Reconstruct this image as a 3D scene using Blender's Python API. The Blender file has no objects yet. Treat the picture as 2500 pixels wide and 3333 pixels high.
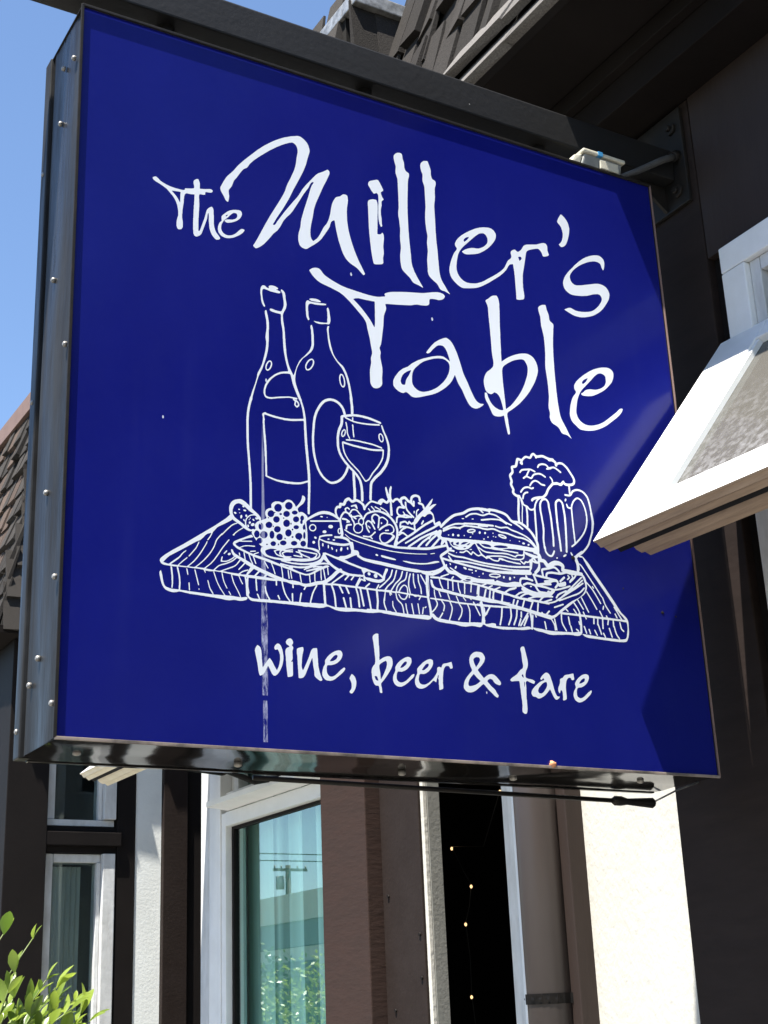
import bpy, bmesh, math, random
import numpy as np
from mathutils import Vector, Matrix
from mathutils.geometry import delaunay_2d_cdt
random.seed(7)
sc = bpy.context.scene
R = math.radians

# ------------------------------------------------------------------ camera
cam_d = bpy.data.cameras.new("camera"); cam = bpy.data.objects.new("camera", cam_d)
sc.collection.objects.link(cam); sc.camera = cam
cam_d.sensor_fit = 'VERTICAL'; cam_d.sensor_height = 36; cam_d.sensor_width = 27; cam_d.lens = 49.46
cam_d.clip_start = .05; cam_d.clip_end = 2000
cam.matrix_world = Matrix(((0.8644395, -(0.1353929), -(0.4841622), 0), (-0.5011686, -(0.3080840), -(0.8086497), 0), (-0.0396772, -(-0.9416756), -(0.3341747), 1.6), (0, 0, 0, 1)))

# ------------------------------------------------------------------ sky, sun, exposure
SUN = Vector((-.36, -.137, 1)).normalized()
w = bpy.data.worlds.new("World"); sc.world = w; w.use_nodes = True
nt = w.node_tree; bg = nt.nodes["Background"]
sky = nt.nodes.new("ShaderNodeTexSky"); sky.sky_type = 'NISHITA'; sky.sun_disc = False
sky.sun_elevation = math.asin(SUN.z); sky.sun_rotation = math.atan2(SUN.x, SUN.y) % (2 * math.pi)
sky.air_density = 1.0; sky.dust_density = .15; sky.ozone_density = 4.0
nt.links.new(sky.outputs[0], bg.inputs[0]); bg.inputs[1].default_value = .07
sd = bpy.data.lights.new("sun", 'SUN'); sd.energy = 4.6; sd.angle = R(.5); sd.color = (1, .95, .86)
so = bpy.data.objects.new("sun", sd); sc.collection.objects.link(so)
so.rotation_euler = SUN.to_track_quat('Z', 'Y').to_euler(); so.location = SUN * 30
vs = sc.view_settings
vs.view_transform = 'Standard'; vs.look = 'None'; vs.gamma = 1; vs.use_curve_mapping = False
vs.exposure = 1.8

# ------------------------------------------------------------------ helpers
C = sc.collection
def tag(o, label=None, cat=None, group=None, kind=None):
    if label: o["label"] = label
    if cat: o["category"] = cat
    if group: o["group"] = group
    if kind: o["kind"] = kind
    return o
def thing(name, loc, label, cat, group=None):
    o = bpy.data.objects.new(name, None); C.objects.link(o); o.location = loc; o.empty_display_size = .1
    return tag(o, label, cat, group)
def link_mesh(name, me, parent=None):
    o = bpy.data.objects.new(name, me); C.objects.link(o)
    if parent is not None:
        o.parent = parent; o.matrix_parent_inverse = Matrix.Translation(parent_world(parent)).inverted()
    return o
def parent_world(p): return Vector(p.location)      # every part's parent inverse cancels what is above it
def obj(name, bm, mats, parent=None, smooth=False, label=None):
    me = bpy.data.meshes.new(name)
    bmesh.ops.recalc_face_normals(bm, faces=bm.faces)
    bm.to_mesh(me); bm.free()
    for m in (mats if isinstance(mats, (list, tuple)) else [mats]): me.materials.append(m)
    if smooth:
        for p in me.polygons: p.use_smooth = True
    o = link_mesh(name, me, parent)
    if label: o["label"] = label
    return o
def BM(): return bmesh.new()
def hexa(bm, P, bev=0, mi=0):
    """8 corners: bottom ring 0-3, top ring 4-7"""
    v = [bm.verts.new(p) for p in P]
    fs = [bm.faces.new([v[i] for i in q]) for q in ((0, 3, 2, 1), (4, 5, 6, 7), (0, 1, 5, 4), (1, 2, 6, 5), (2, 3, 7, 6), (3, 0, 4, 7))]
    for f in fs: f.material_index = mi
    if bev:
        es = list({e for f in fs for e in f.edges})
        bmesh.ops.bevel(bm, geom=es, offset=bev, segments=2, profile=.6, affect='EDGES')
    return fs
def box(bm, x0, x1, y0, y1, z0, z1, bev=0, mi=0):
    return hexa(bm, [(x0, y0, z0), (x1, y0, z0), (x1, y1, z0), (x0, y1, z0), (x0, y0, z1), (x1, y0, z1), (x1, y1, z1), (x0, y1, z1)], bev, mi)
def bx(x0, x1, y0, y1, z0, z1, bev=0):
    bm = BM(); box(bm, x0, x1, y0, y1, z0, z1, bev); return bm
def prism(bm, poly, f0, f1, mi=0):
    """poly of 2D points mapped by f0 / f1 to the two end caps"""
    a = [bm.verts.new(f0(*p)) for p in poly]; b = [bm.verts.new(f1(*p)) for p in poly]; n = len(poly)
    fs = [bm.faces.new(a), bm.faces.new(b[::-1])] + [bm.faces.new((a[i], b[i], b[(i + 1) % n], a[(i + 1) % n])) for i in range(n)]
    for f in fs: f.material_index = mi
    return fs
def tube(bm, pts, r, seg=10, mi=0):
    pts = [Vector(p) for p in pts]; rings = []
    for i, p in enumerate(pts):
        d = (pts[min(i + 1, len(pts) - 1)] - pts[max(i - 1, 0)]).normalized()
        a = d.orthogonal().normalized() if i == 0 else (rings_a - rings_a.dot(d) * d).normalized()
        rings_a = a; b = d.cross(a); rr = r[i] if isinstance(r, (list, tuple)) else r
        rings.append([bm.verts.new(p + (a * math.cos(t) + b * math.sin(t)) * rr) for t in [2 * math.pi * k / seg for k in range(seg)]])
    for u, v in zip(rings[:-1], rings[1:]):
        for k in range(seg):
            f = bm.faces.new((u[k], u[(k + 1) % seg], v[(k + 1) % seg], v[k])); f.smooth = True; f.material_index = mi
    for q in (rings[0][::-1], rings[-1]): bm.faces.new(q).material_index = mi

# ------------------------------------------------------------------ materials
def mat(name, col, rough=.6, spec=.5, metal=0, noise=None, bump=None, var=0, coat=0, fleck=0):
    """noise=(scale,(r,g,b) second colour,amount,detail,stretch) ; bump=(scale,strength,distance,stretch)"""
    m = bpy.data.materials.new(name); m.use_nodes = True
    t = m.node_tree; p = t.nodes["Principled BSDF"]; N = t.nodes.new; L = t.links.new
    p.inputs["Base Color"].default_value = (*col, 1); p.inputs["Roughness"].default_value = rough
    p.inputs["Specular IOR Level"].default_value = spec; p.inputs["Metallic"].default_value = metal
    if coat: p.inputs["Coat Weight"].default_value = coat; p.inputs["Coat Roughness"].default_value = .08
    tc = N("ShaderNodeTexCoord")
    last = None
    if noise:
        scale, c2, amt, det, stretch = noise
        mp = N("ShaderNodeMapping"); mp.inputs["Scale"].default_value = stretch; L(tc.outputs["Object"], mp.inputs[0])
        n = N("ShaderNodeTexNoise"); n.inputs["Scale"].default_value = scale; n.inputs["Detail"].default_value = det; n.inputs["Roughness"].default_value = .65
        L(mp.outputs[0], n.inputs["Vector"])
        r = N("ShaderNodeMapRange"); r.inputs[1].default_value = .36; r.inputs[2].default_value = .66; r.inputs[4].default_value = amt; L(n.outputs["Fac"], r.inputs[0])
        mx = N("ShaderNodeMix"); mx.data_type = 'RGBA'; mx.inputs["A"].default_value = (*col, 1); mx.inputs["B"].default_value = (*c2, 1)
        L(r.outputs[0], mx.inputs["Factor"]); last = mx.outputs["Result"]
    if fleck:
        vo = N("ShaderNodeTexVoronoi"); vo.inputs["Scale"].default_value = fleck; L(tc.outputs["Object"], vo.inputs["Vector"])
        lt = N("ShaderNodeMath"); lt.operation = 'LESS_THAN'; lt.inputs[1].default_value = .045; L(vo.outputs["Distance"], lt.inputs[0])
        sp = N("ShaderNodeSeparateColor"); L(vo.outputs["Color"], sp.inputs[0])
        gt = N("ShaderNodeMath"); gt.operation = 'GREATER_THAN'; gt.inputs[1].default_value = .72; L(sp.outputs[0], gt.inputs[0])
        mu = N("ShaderNodeMath"); mu.operation = 'MULTIPLY'; L(lt.outputs[0], mu.inputs[0]); L(gt.outputs[0], mu.inputs[1])
        mf = N("ShaderNodeMix"); mf.data_type = 'RGBA'; mf.inputs["B"].default_value = (.3, .29, .28, 1); L(mu.outputs[0], mf.inputs["Factor"])
        if last: L(last, mf.inputs["A"])
        else: mf.inputs["A"].default_value = (*col, 1)
        last = mf.outputs["Result"]
    if var:
        oi = N("ShaderNodeObjectInfo"); hs = N("ShaderNodeHueSaturation")
        mr = N("ShaderNodeMapRange"); mr.inputs[3].default_value = 1 - var; mr.inputs[4].default_value = 1 + var; L(oi.outputs["Random"], mr.inputs[0]); L(mr.outputs[0], hs.inputs["Value"])
        if last: L(last, hs.inputs["Color"])
        else: hs.inputs["Color"].default_value = (*col, 1)
        last = hs.outputs[0]
    if last: L(last, p.inputs["Base Color"])
    if bump:
        bs, st, dist, stretch = bump
        mp2 = N("ShaderNodeMapping"); mp2.inputs["Scale"].default_value = stretch; L(tc.outputs["Object"], mp2.inputs[0])
        n2 = N("ShaderNodeTexNoise"); n2.inputs["Scale"].default_value = bs; n2.inputs["Detail"].default_value = 5; L(mp2.outputs[0], n2.inputs["Vector"])
        b = N("ShaderNodeBump"); b.inputs["Strength"].default_value = st; b.inputs["Distance"].default_value = dist
        L(n2.outputs["Fac"], b.inputs["Height"]); L(b.outputs[0], p.inputs["Normal"])
    return m
ONE = (1, 1, 1)
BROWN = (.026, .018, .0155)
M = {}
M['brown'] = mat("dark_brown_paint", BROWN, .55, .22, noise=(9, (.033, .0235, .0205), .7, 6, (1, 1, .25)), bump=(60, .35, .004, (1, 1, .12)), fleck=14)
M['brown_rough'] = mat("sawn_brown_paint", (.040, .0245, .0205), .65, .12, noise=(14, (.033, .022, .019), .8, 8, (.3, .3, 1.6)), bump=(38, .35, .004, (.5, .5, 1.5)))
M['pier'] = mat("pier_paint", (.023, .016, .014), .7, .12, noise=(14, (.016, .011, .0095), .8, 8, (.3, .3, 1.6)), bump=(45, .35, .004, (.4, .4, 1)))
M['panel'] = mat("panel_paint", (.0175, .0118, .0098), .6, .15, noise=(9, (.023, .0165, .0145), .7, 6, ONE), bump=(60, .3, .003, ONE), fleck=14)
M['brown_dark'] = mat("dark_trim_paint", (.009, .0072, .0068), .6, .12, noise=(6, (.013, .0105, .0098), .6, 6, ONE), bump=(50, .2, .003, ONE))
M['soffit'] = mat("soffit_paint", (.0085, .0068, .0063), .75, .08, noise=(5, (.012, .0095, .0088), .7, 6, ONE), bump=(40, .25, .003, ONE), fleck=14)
M['stucco'] = mat("cream_stucco", (.525, .51, .47), .85, .2, noise=(2.3, (.47, .455, .41), .8, 10, (1, 1, .5)), bump=(38, .45, .006, (1, 1.6, 1)))
M['stucco_white'] = mat("white_stucco", (.76, .78, .76), .85, .2, noise=(6, (.66, .67, .64), .5, 9, ONE), bump=(70, .22, .004, ONE))
M['stucco_shaded'] = mat("shaded_stucco_reveal", (.20, .20, .185), .85, .2, noise=(9, (.16, .16, .147), .5, 9, ONE), bump=(70, .3, .004, ONE))  # darker stucco copy, the reveal's shade is in its colour
M['white'] = mat("white_paint", (.76, .77, .77), .4, .5, noise=(11, (.62, .62, .6), .35, 8, ONE), bump=(30, .12, .003, (1, 1, .3)))
M['white_old'] = mat("weathered_white_paint", (.62, .63, .63), .5, .4, noise=(18, (.36, .35, .33), .55, 9, (1, 1, .35)), bump=(40, .3, .004, ONE))
M['tan'] = mat("weathered_bare_wood", (.34, .255, .19), .7, .3, noise=(20, (.16, .115, .085), .8, 8, (2, .15, 2)), bump=(40, .5, .004, (2, .12, 2)))
M['cream'] = mat("bounce_lit_white_paint", (.72, .66, .52), .5, .4, noise=(14, (.55, .48, .36), .5, 6, ONE))  # white sash undersides, warm ground bounce put into the colour
M['black'] = mat("black", (.006, .006, .007), .7, .2)
M['interior'] = mat("dark_room", (.035, .032, .03), .8, .2)
M['metal_black'] = mat("glossy_black_sheet", (.006, .006, .0065), .07, .22, noise=(5, (.014, .012, .010), .5, 9, ONE), bump=(3.5, .05, .02, (1, 1, 1)))
M['beam'] = mat("grey_black_beam_paint", (.016, .016, .017), .5, .25, noise=(7, (.011, .0105, .0105), .8, 9, (.35, 1, 1)), bump=(60, .25, .003, ONE), fleck=14)
M['dark_steel'] = mat("black_steel", (.011, .011, .0115), .5, .16, noise=(25, (.03, .023, .018), .45, 8, ONE), bump=(50, .2, .002, ONE), fleck=14)
M['rust_edge'] = mat("worn_sheet_edge", (.26, .21, .18), .5, .5, noise=(16, (.02, .02, .02), .8, 9, ONE))
M['screw'] = mat("zinc_screw", (.32, .31, .29), .45, .5, .4, noise=(160, (.12, .10, .09), .6, 4, ONE))
M['galv'] = mat("galvanised_flashing", (.50, .50, .49), .42, .5, .55, noise=(30, (.10, .095, .09), .75, 9, ONE), bump=(20, .4, .006, ONE))
M['shingle'] = mat("asphalt_shingle", (.038, .034, .031), .95, .12, noise=(150, (.036, .033, .031), .85, 5, ONE), bump=(500, .6, .003, ONE), var=.34)
M['shingle_warm'] = mat("asphalt_shingle_warm", (.10, .072, .058), .95, .12, noise=(150, (.05, .04, .035), .85, 4, ONE), bump=(500, .6, .003, ONE), var=.25)
M['shingle_shaded'] = mat("asphalt_shingle_shaded", (.036, .032, .0295), .95, .1, noise=(170, (.018, .0165, .0155), .85, 5, ONE), bump=(240, .7, .004, ONE), var=.25)  # darker copy: shade on the upper courses put into the colour
M['shingle_lit'] = mat("asphalt_shingle_lit", (.150, .140, .132), .95, .12, noise=(170, (.075, .07, .068), .85, 5, ONE), bump=(240, .7, .004, ONE), var=.15)  # lighter copy: sunlight on the eave strips put into the colour
M['felt'] = mat("roof_felt", (.018, .017, .016), .95, .1, bump=(200, .3, .003, ONE))
M['coping'] = mat("brown_coping", (.20, .135, .115), .65, .2, noise=(10, (.15, .10, .085), .6, 6, ONE))
M['pipe'] = mat("brown_pipe_paint", (.042, .033, .030), .42, .4, noise=(12, (.033, .026, .023), .6, 6, (1, 1, .3)), bump=(9, .1, .004, (1, 1, .4)))
M['box'] = mat("beige_plastic", (.55, .52, .42), .5, .4, noise=(60, (.42, .40, .33), .6, 5, ONE))
M['grey_metal'] = mat("grey_cast_metal", (.22, .23, .22), .5, .5, .2, noise=(40, (.34, .34, .32), .6, 5, ONE))
M['conduit'] = mat("dull_conduit", (.10, .10, .10), .5, .4, noise=(30, (.05, .05, .05), .6, 5, ONE))
M['blue_tape'] = mat("blue_tape", (.05, .25, .5), .4)
M['white_print'] = mat("white_vinyl", (.66, .69, .74), .35, .25)
M['leaf'] = None
M['concrete'] = mat("sidewalk_concrete", (.24, .225, .20), .9, .2, noise=(3, (.19, .18, .16), .7, 9, ONE), bump=(60, .3, .004, ONE))
M['asphalt'] = mat("asphalt", (.055, .055, .056), .9, .2, noise=(60, (.075, .075, .075), .6, 6, ONE), bump=(120, .4, .005, ONE))
M['earth'] = mat("far_ground", (.16, .15, .12), .95, .1, noise=(.2, (.11, .12, .08), .7, 6, ONE))
M['line'] = mat("road_paint", (.7, .69, .64), .7, .3)
M['shop'] = mat("cream_shop_wall", (.82, .76, .60), .85, .2, noise=(2, (.72, .66, .52), .5, 6, ONE))
M['shop_grey'] = mat("grey_shop_panel", (.22, .22, .22), .7, .3)
M['wood_pole'] = mat("pole_timber", (.09, .07, .055), .9, .1, noise=(8, (.06, .045, .035), .6, 6, (1, 1, .1)))

def blue_face():
    m = bpy.data.materials.new("blue_vinyl_face"); m.use_nodes = True
    t = m.node_tree; p = t.nodes["Principled BSDF"]; N = t.nodes.new; L = t.links.new
    tc = N("ShaderNodeTexCoord"); sep = N("ShaderNodeSeparateXYZ"); L(tc.outputs["Object"], sep.inputs[0])
    def mth(op, a, b=None, c=None):
        n = N("ShaderNodeMath"); n.operation = op
        for i, v in enumerate((a, b, c)):
            if v is None: continue
            if isinstance(v, (int, float)): n.inputs[i].default_value = v
            else: L(v, n.inputs[i])
        return n.outputs[0]
    def mix(f, a, b):
        n = N("ShaderNodeMix"); n.data_type = 'RGBA'; L(f, n.inputs["Factor"])
        for k, v in (("A", a), ("B", b)):
            if isinstance(v, tuple): n.inputs[k].default_value = (*v, 1)
            else: L(v, n.inputs[k])
        return n.outputs["Result"]
    def noise(scale, det=4, stretch=ONE, rough=.6):
        mp = N("ShaderNodeMapping"); mp.inputs["Scale"].default_value = stretch; L(tc.outputs["Object"], mp.inputs[0])
        n = N("ShaderNodeTexNoise"); n.inputs["Scale"].default_value = scale; n.inputs["Detail"].default_value = det; n.inputs["Roughness"].default_value = rough
        L(mp.outputs[0], n.inputs["Vector"]); return n.outputs["Fac"]
    def ramp(v, lo, hi):
        r = N("ShaderNodeMapRange"); r.inputs[1].default_value = lo; r.inputs[2].default_value = hi; L(v, r.inputs[0]); return r.outputs[0]
    col = mix(ramp(noise(2.2, 5), .35, .7), (.0052, .0078, .126), (.0070, .0102, .148))
    # faint vertical run-off streaks
    col = mix(mth('MULTIPLY', ramp(noise(4.3, 4, (3, 1, .2)), .58, .80), .02), col, (.12, .14, .32))
    # fine dust film and faint smears
    col = mix(mth('MULTIPLY', ramp(noise(55, 9, ONE, .75), .45, .75), .006), col, (.30, .32, .42))
    col = mix(mth('MULTIPLY', ramp(noise(1.6, 6, (1, 1, .7), .7), .50, .78), .009), col, (.25, .28, .42))
    # pale flecks
    v = N("ShaderNodeTexVoronoi"); v.inputs["Scale"].default_value = 11; v.inputs["Randomness"].default_value = 1
    mp = N("ShaderNodeMapping"); mp.inputs["Scale"].default_value = (1, 1, .55); L(tc.outputs["Object"], mp.inputs[0]); L(mp.outputs[0], v.inputs["Vector"])
    fleck = mth('MULTIPLY', mth('LESS_THAN', v.outputs["Distance"], .032), mth('GREATER_THAN', noise(9, 2), .49))
    col = mix(mth('MULTIPLY', fleck, .7), col, (.62, .66, .78))
    # the scraped white streak down the left third
    x, z = sep.outputs["X"], sep.outputs["Z"]
    cx = mth('ADD', mth('MULTIPLY', mth('SUBTRACT', noise(3.5, 4, (.01, .01, 1)), .5), .009), .4115)
    hw = mth('ADD', mth('MULTIPLY', ramp(z, .62, .24), .0048), .0022)
    hw = mth('MULTIPLY', hw, mth('ADD', .55, mth('MULTIPLY', noise(14, 3, (.01, .01, 1)), .9)))
    hw = mth('SUBTRACT', hw, mth('MULTIPLY', mth('LESS_THAN', z, .10), .0018))
    edge = ramp(mth('SUBTRACT', hw, mth('ABSOLUTE', mth('SUBTRACT', x, cx))), 0, .0012)
    span = mth('MULTIPLY', mth('MULTIPLY', mth('GREATER_THAN', z, .016), ramp(z, .675, .60)), mth('SUBTRACT', 1, mth('MULTIPLY', mth('GREATER_THAN', z, .096), mth('LESS_THAN', z, .106))))
    grit = ramp(noise(60, 7, (2.2, 1, .5), .75), .43, .62)
    grit = mth('MAXIMUM', grit, mth('MULTIPLY', ramp(z, .30, .45), .55))
    streak = mth('MULTIPLY', mth('MULTIPLY', edge, span), mth('MULTIPLY', grit, .6))
    col = mix(streak, col, (.62, .64, .82))
    L(col, p.inputs["Base Color"])
    rg = mth('ADD', mth('MULTIPLY', noise(3, 5), .08), .115); L(rg, p.inputs["Roughness"])
    p.inputs["Specular IOR Level"].default_value = .12
    b = N("ShaderNodeBump"); b.inputs["Strength"].default_value = .10; b.inputs["Distance"].default_value = .01; L(noise(2.5, 2), b.inputs["Height"]); L(b.outputs[0], p.inputs["Normal"])
    return m
M['blue'] = blue_face()

def side_sheet():
    m = mat("grey_black_side_sheet", (.026, .028, .031), .3, .17, noise=(4.2, (.011, .0095, .0085), 1, 10, (1, 3.2, .55)), bump=(3.2, .5, .03, (1, 2.2, .5)))
    t = m.node_tree; p = t.nodes["Principled BSDF"]; N = t.nodes.new; L = t.links.new
    n = N("ShaderNodeTexNoise"); n.inputs["Scale"].default_value = 5; n.inputs["Detail"].default_value = 8
    tc = N("ShaderNodeTexCoord"); mp = N("ShaderNodeMapping"); mp.inputs["Scale"].default_value = (1, 3, .4); L(tc.outputs["Object"], mp.inputs[0]); L(mp.outputs[0], n.inputs["Vector"])
    r = N("ShaderNodeMapRange"); r.inputs[1].default_value = .35; r.inputs[2].default_value = .65; r.inputs[3].default_value = .25; r.inputs[4].default_value = .6; L(n.outputs["Fac"], r.inputs[0]); L(r.outputs[0], p.inputs["Roughness"])
    return m
M['side'] = side_sheet()

def glass(name, tint, refl, rough=.0, dust=None):
    m = bpy.data.materials.new(name); m.use_nodes = True
    t = m.node_tree; t.nodes.remove(t.nodes["Principled BSDF"]); N = t.nodes.new; L = t.links.new; out = t.nodes["Material Output"]
    tr = N("ShaderNodeBsdfTransparent"); tr.inputs[0].default_value = (*tint, 1)
    gl = N("ShaderNodeBsdfGlossy"); gl.inputs["Roughness"].default_value = rough; gl.inputs[0].default_value = (.9, 1, .97, 1)
    fr = N("ShaderNodeLayerWeight"); fr.inputs[0].default_value = .5
    pw = N("ShaderNodeMath"); pw.operation = 'POWER'; pw.inputs[1].default_value = 4.5; L(fr.outputs["Facing"], pw.inputs[0])
    ma = N("ShaderNodeMath"); ma.operation = 'MULTIPLY_ADD'; ma.inputs[1].default_value = .9; ma.inputs[2].default_value = refl; ma.use_clamp = True; L(pw.outputs[0], ma.inputs[0])
    mx = N("ShaderNodeMixShader"); L(ma.outputs[0], mx.inputs[0]); L(tr.outputs[0], mx.inputs[1]); L(gl.outputs[0], mx.inputs[2])
    res = mx.outputs[0]
    if dust:
        tc = N("ShaderNodeTexCoord")
        df = N("ShaderNodeBsdfDiffuse")
        n = N("ShaderNodeTexNoise"); n.inputs["Scale"].default_value = 42; n.inputs["Detail"].default_value = 9; n.inputs["Roughness"].default_value = .7
        L(tc.outputs["Object"], n.inputs["Vector"])
        sep = N("ShaderNodeSeparateXYZ"); L(tc.outputs["Object"], sep.inputs[0])
        g = N("ShaderNodeMapRange"); g.inputs[1].default_value = dust[0]; g.inputs[2].default_value = dust[1]; L(sep.outputs["Z"], g.inputs[0])
        sp = N("ShaderNodeMapRange"); sp.inputs[1].default_value = .44; sp.inputs[2].default_value = .66; L(n.outputs["Fac"], sp.inputs[0])
        a = N("ShaderNodeMath"); a.operation = 'MULTIPLY'; L(sp.outputs[0], a.inputs[0]); L(g.outputs[0], a.inputs[1])
        cm = N("ShaderNodeMix"); cm.data_type = 'RGBA'; cm.inputs["A"].default_value = (.128, .122, .112, 1); cm.inputs["B"].default_value = (.21, .21, .22, 1); L(a.outputs[0], cm.inputs["Factor"]); L(cm.outputs["Result"], df.inputs[0])
        f = N("ShaderNodeMath"); f.operation = 'MULTIPLY_ADD'; f.inputs[1].default_value = .3; f.inputs[2].default_value = .55; L(a.outputs[0], f.inputs[0])
        mx2 = N("ShaderNodeMixShader"); L(f.outputs[0], mx2.inputs[0]); L(res, mx2.inputs[1]); L(df.outputs[0], mx2.inputs[2]); res = mx2.outputs[0]
    L(res, out.inputs[0]); return m
M['glass_green'] = glass("green_window_glass", (.72, .97, .93), .24)
M['glass_dark'] = glass("dark_window_glass", (.75, .8, .8), .04)
M['glass_dusty'] = glass("dusty_glass", (.5, .5, .48), .05, .08, dust=(3.02, 2.68))

def leaf_mat():
    m = bpy.data.materials.new("glossy_leaf"); m.use_nodes = True
    t = m.node_tree; p = t.nodes["Principled BSDF"]; N = t.nodes.new; L = t.links.new
    oi = N("ShaderNodeObjectInfo"); mx = N("ShaderNodeMix"); mx.data_type = 'RGBA'
    mx.inputs["A"].default_value = (.075, .13, .018, 1); mx.inputs["B"].default_value = (.26, .335, .05, 1); L(oi.outputs["Random"], mx.inputs["Factor"])
    L(mx.outputs["Result"], p.inputs["Base Color"]); p.inputs["Roughness"].default_value = .32; p.inputs["Specular IOR Level"].default_value = .5
    tl = N("ShaderNodeBsdfTranslucent"); hs = N("ShaderNodeHueSaturation"); hs.inputs["Value"].default_value = 1.6; L(mx.outputs["Result"], hs.inputs["Color"]); L(hs.outputs[0], tl.inputs[0])
    ms = N("ShaderNodeMixShader"); ms.inputs[0].default_value = .35; L(p.outputs[0], ms.inputs[1]); L(tl.outputs[0], ms.inputs[2]); L(ms.outputs[0], t.nodes["Material Output"].inputs[0])
    return m
M['leaf'] = leaf_mat()
M['stem'] = mat("green_stem", (.12, .16, .04), .5)
def bulb_mat():
    m = bpy.data.materials.new("warm_bulb"); m.use_nodes = True; p = m.node_tree.nodes["Principled BSDF"]
    p.inputs["Emission Color"].default_value = (1, .62, .28, 1); p.inputs["Emission Strength"].default_value = .55; p.inputs["Base Color"].default_value = (.8, .6, .4, 1); return m
M['bulb'] = bulb_mat()
def curtain_mat(name, a, b, sc_, trans=.4):
    m = bpy.data.materials.new(name); m.use_nodes = True; t = m.node_tree; p = t.nodes["Principled BSDF"]; N = t.nodes.new; L = t.links.new
    tc = N("ShaderNodeTexCoord"); mp = N("ShaderNodeMapping"); mp.inputs["Scale"].default_value = (1, 1, .02); L(tc.outputs["Object"], mp.inputs[0])
    n = N("ShaderNodeTexNoise"); n.inputs["Scale"].default_value = sc_; n.inputs["Detail"].default_value = 1; L(mp.outputs[0], n.inputs["Vector"])
    r = N("ShaderNodeMapRange"); r.inputs[1].default_value = .42; r.inputs[2].default_value = .58; L(n.outputs["Fac"], r.inputs[0])
    mx = N("ShaderNodeMix"); mx.data_type = 'RGBA'; mx.inputs["A"].default_value = (*a, 1); mx.inputs["B"].default_value = (*b, 1); L(r.outputs[0], mx.inputs["Factor"]); L(mx.outputs["Result"], p.inputs["Base Color"])
    p.inputs["Roughness"].default_value = .9; return m
M['curtain'] = curtain_mat("pale_curtain", (.22, .34, .30), (.86, .95, .90), 7)
M['curtain_grey'] = curtain_mat("grey_curtain", (.42, .44, .40), (.58, .59, .54), 14)

# ------------------------------------------------------------------ ground and street
def sheet(name, x0, x1, y0, y1, z, m):
    bm = BM(); v = [bm.verts.new(p) for p in ((x0, y0, z), (x1, y0, z), (x1, y1, z), (x0, y1, z))]; bm.faces.new(v)
    return tag(obj(name, bm, m), kind="structure")
sheet("ground", -900, 900, -900, 900, -.14, M['earth'])
tag(obj("sidewalk", bx(-.9, 2.9, -30, 90, -.2, 0, .01), M['concrete']), kind="structure")
sheet("road", -7.0, -.9, -200, 200, -.136, M['asphalt'])
tag(obj("far_sidewalk", bx(-9.2, -7.0, -30, 120, -.2, -.004, .01), M['concrete']), kind="structure")
bm = BM()
for k in range(-8, 20): 
    v = [bm.verts.new(p) for p in ((-4.0, k * 5, -.131), (-3.88, k * 5, -.131), (-3.88, k * 5 + 2.4, -.131), (-4.0, k * 5 + 2.4, -.131))]; bm.faces.new(v)
tag(obj("road_marking", bm, M['line']), kind="structure")

# ------------------------------------------------------------------ the building
B = thing("restaurant_building", (2.62, 3.0, 0), "dark brown timber and cream stucco restaurant with shingled mansard roof behind the blue sign", "building")
def P_(name, bm, m, smooth=False, label=None, parent=None): return obj(name, bm, m, parent or B, smooth, label)
XF, XW = 2.62, 2.48
YW = 7.1                                    # side wall of the projecting wing
# recessed facade, from the pier by the sign to the wing
bm = BM(); box(bm, XF, XF + .2, 2.70, 3.365, 0, 4.13)
bmesh.ops.subdivide_edges(bm, edges=bm.edges[:], cuts=0)
P_("stucco_wall", bm, M['stucco'], label="sunlit cream stucco panel below the sign")
P_("board", bx(XF - .015, XF + .2, 3.365, 3.46, 0, 4.13, .004), M['brown'])
P_("board", bx(XF - .06, XF + .2, 3.318, 3.362, 0, 4.10, .004), M['brown'])
# downspout
bm = BM(); tube(bm, [(2.535, 3.425, 0), (2.535, 3.425, 2.0), (2.537, 3.425, 4.0)], .068, 24)
ds = P_("downspout", bm, M['pipe'], True, label="round brown downpipe fixed with a perforated strap")
bm = BM()
prev = None
for a in range(0, 13):
    t = R(75 + a * 17.5)
    c = (2.535 + .0715 * math.cos(t), 3.425 - .0715 * math.sin(t)) if False else (2.535 + .0715 * math.cos(t), 3.425 + .0715 * math.sin(t))
    q = [bm.verts.new((c[0], c[1], 1.615 + s * .014)) for s in (-1, 1)]
    if prev: bm.faces.new((prev[0], q[0], q[1], prev[1]))
    prev = q
for e in ((2.56, 3.352), (2.604, 3.335)):
    q = [bm.verts.new((e[0], e[1], 1.615 + s * .014)) for s in (-1, 1)]; bm.faces.new((prev[0], q[0], q[1], prev[1])); prev = q
bmesh.ops.solidify(bm, geom=bm.faces[:], thickness=.002)
strap = P_("pipe_strap", bm, M['dark_steel'], parent=ds)
bm = BM()
for a in range(9):
    t = R(120 + a * 18); n = Vector((math.cos(t), math.sin(t), 0)); c = Vector((2.535, 3.425, 1.616)) + n * .0752
    s = n.cross(Vector((0, 0, 1))) * .004; u = Vector((0, 0, .004))
    bm.faces.new([bm.verts.new(c + d) for d in (s, u, -s, -u)])
h = P_("strap_holes", bm, M['black'], parent=ds); h["kind"] = "stuff"
bm = BM(); tube(bm, [(2.60, 3.34, 1.60), (2.575, 3.336, 1.60)], .009, 8); P_("strap_screw", bm, M['dark_steel'], parent=ds)
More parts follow.
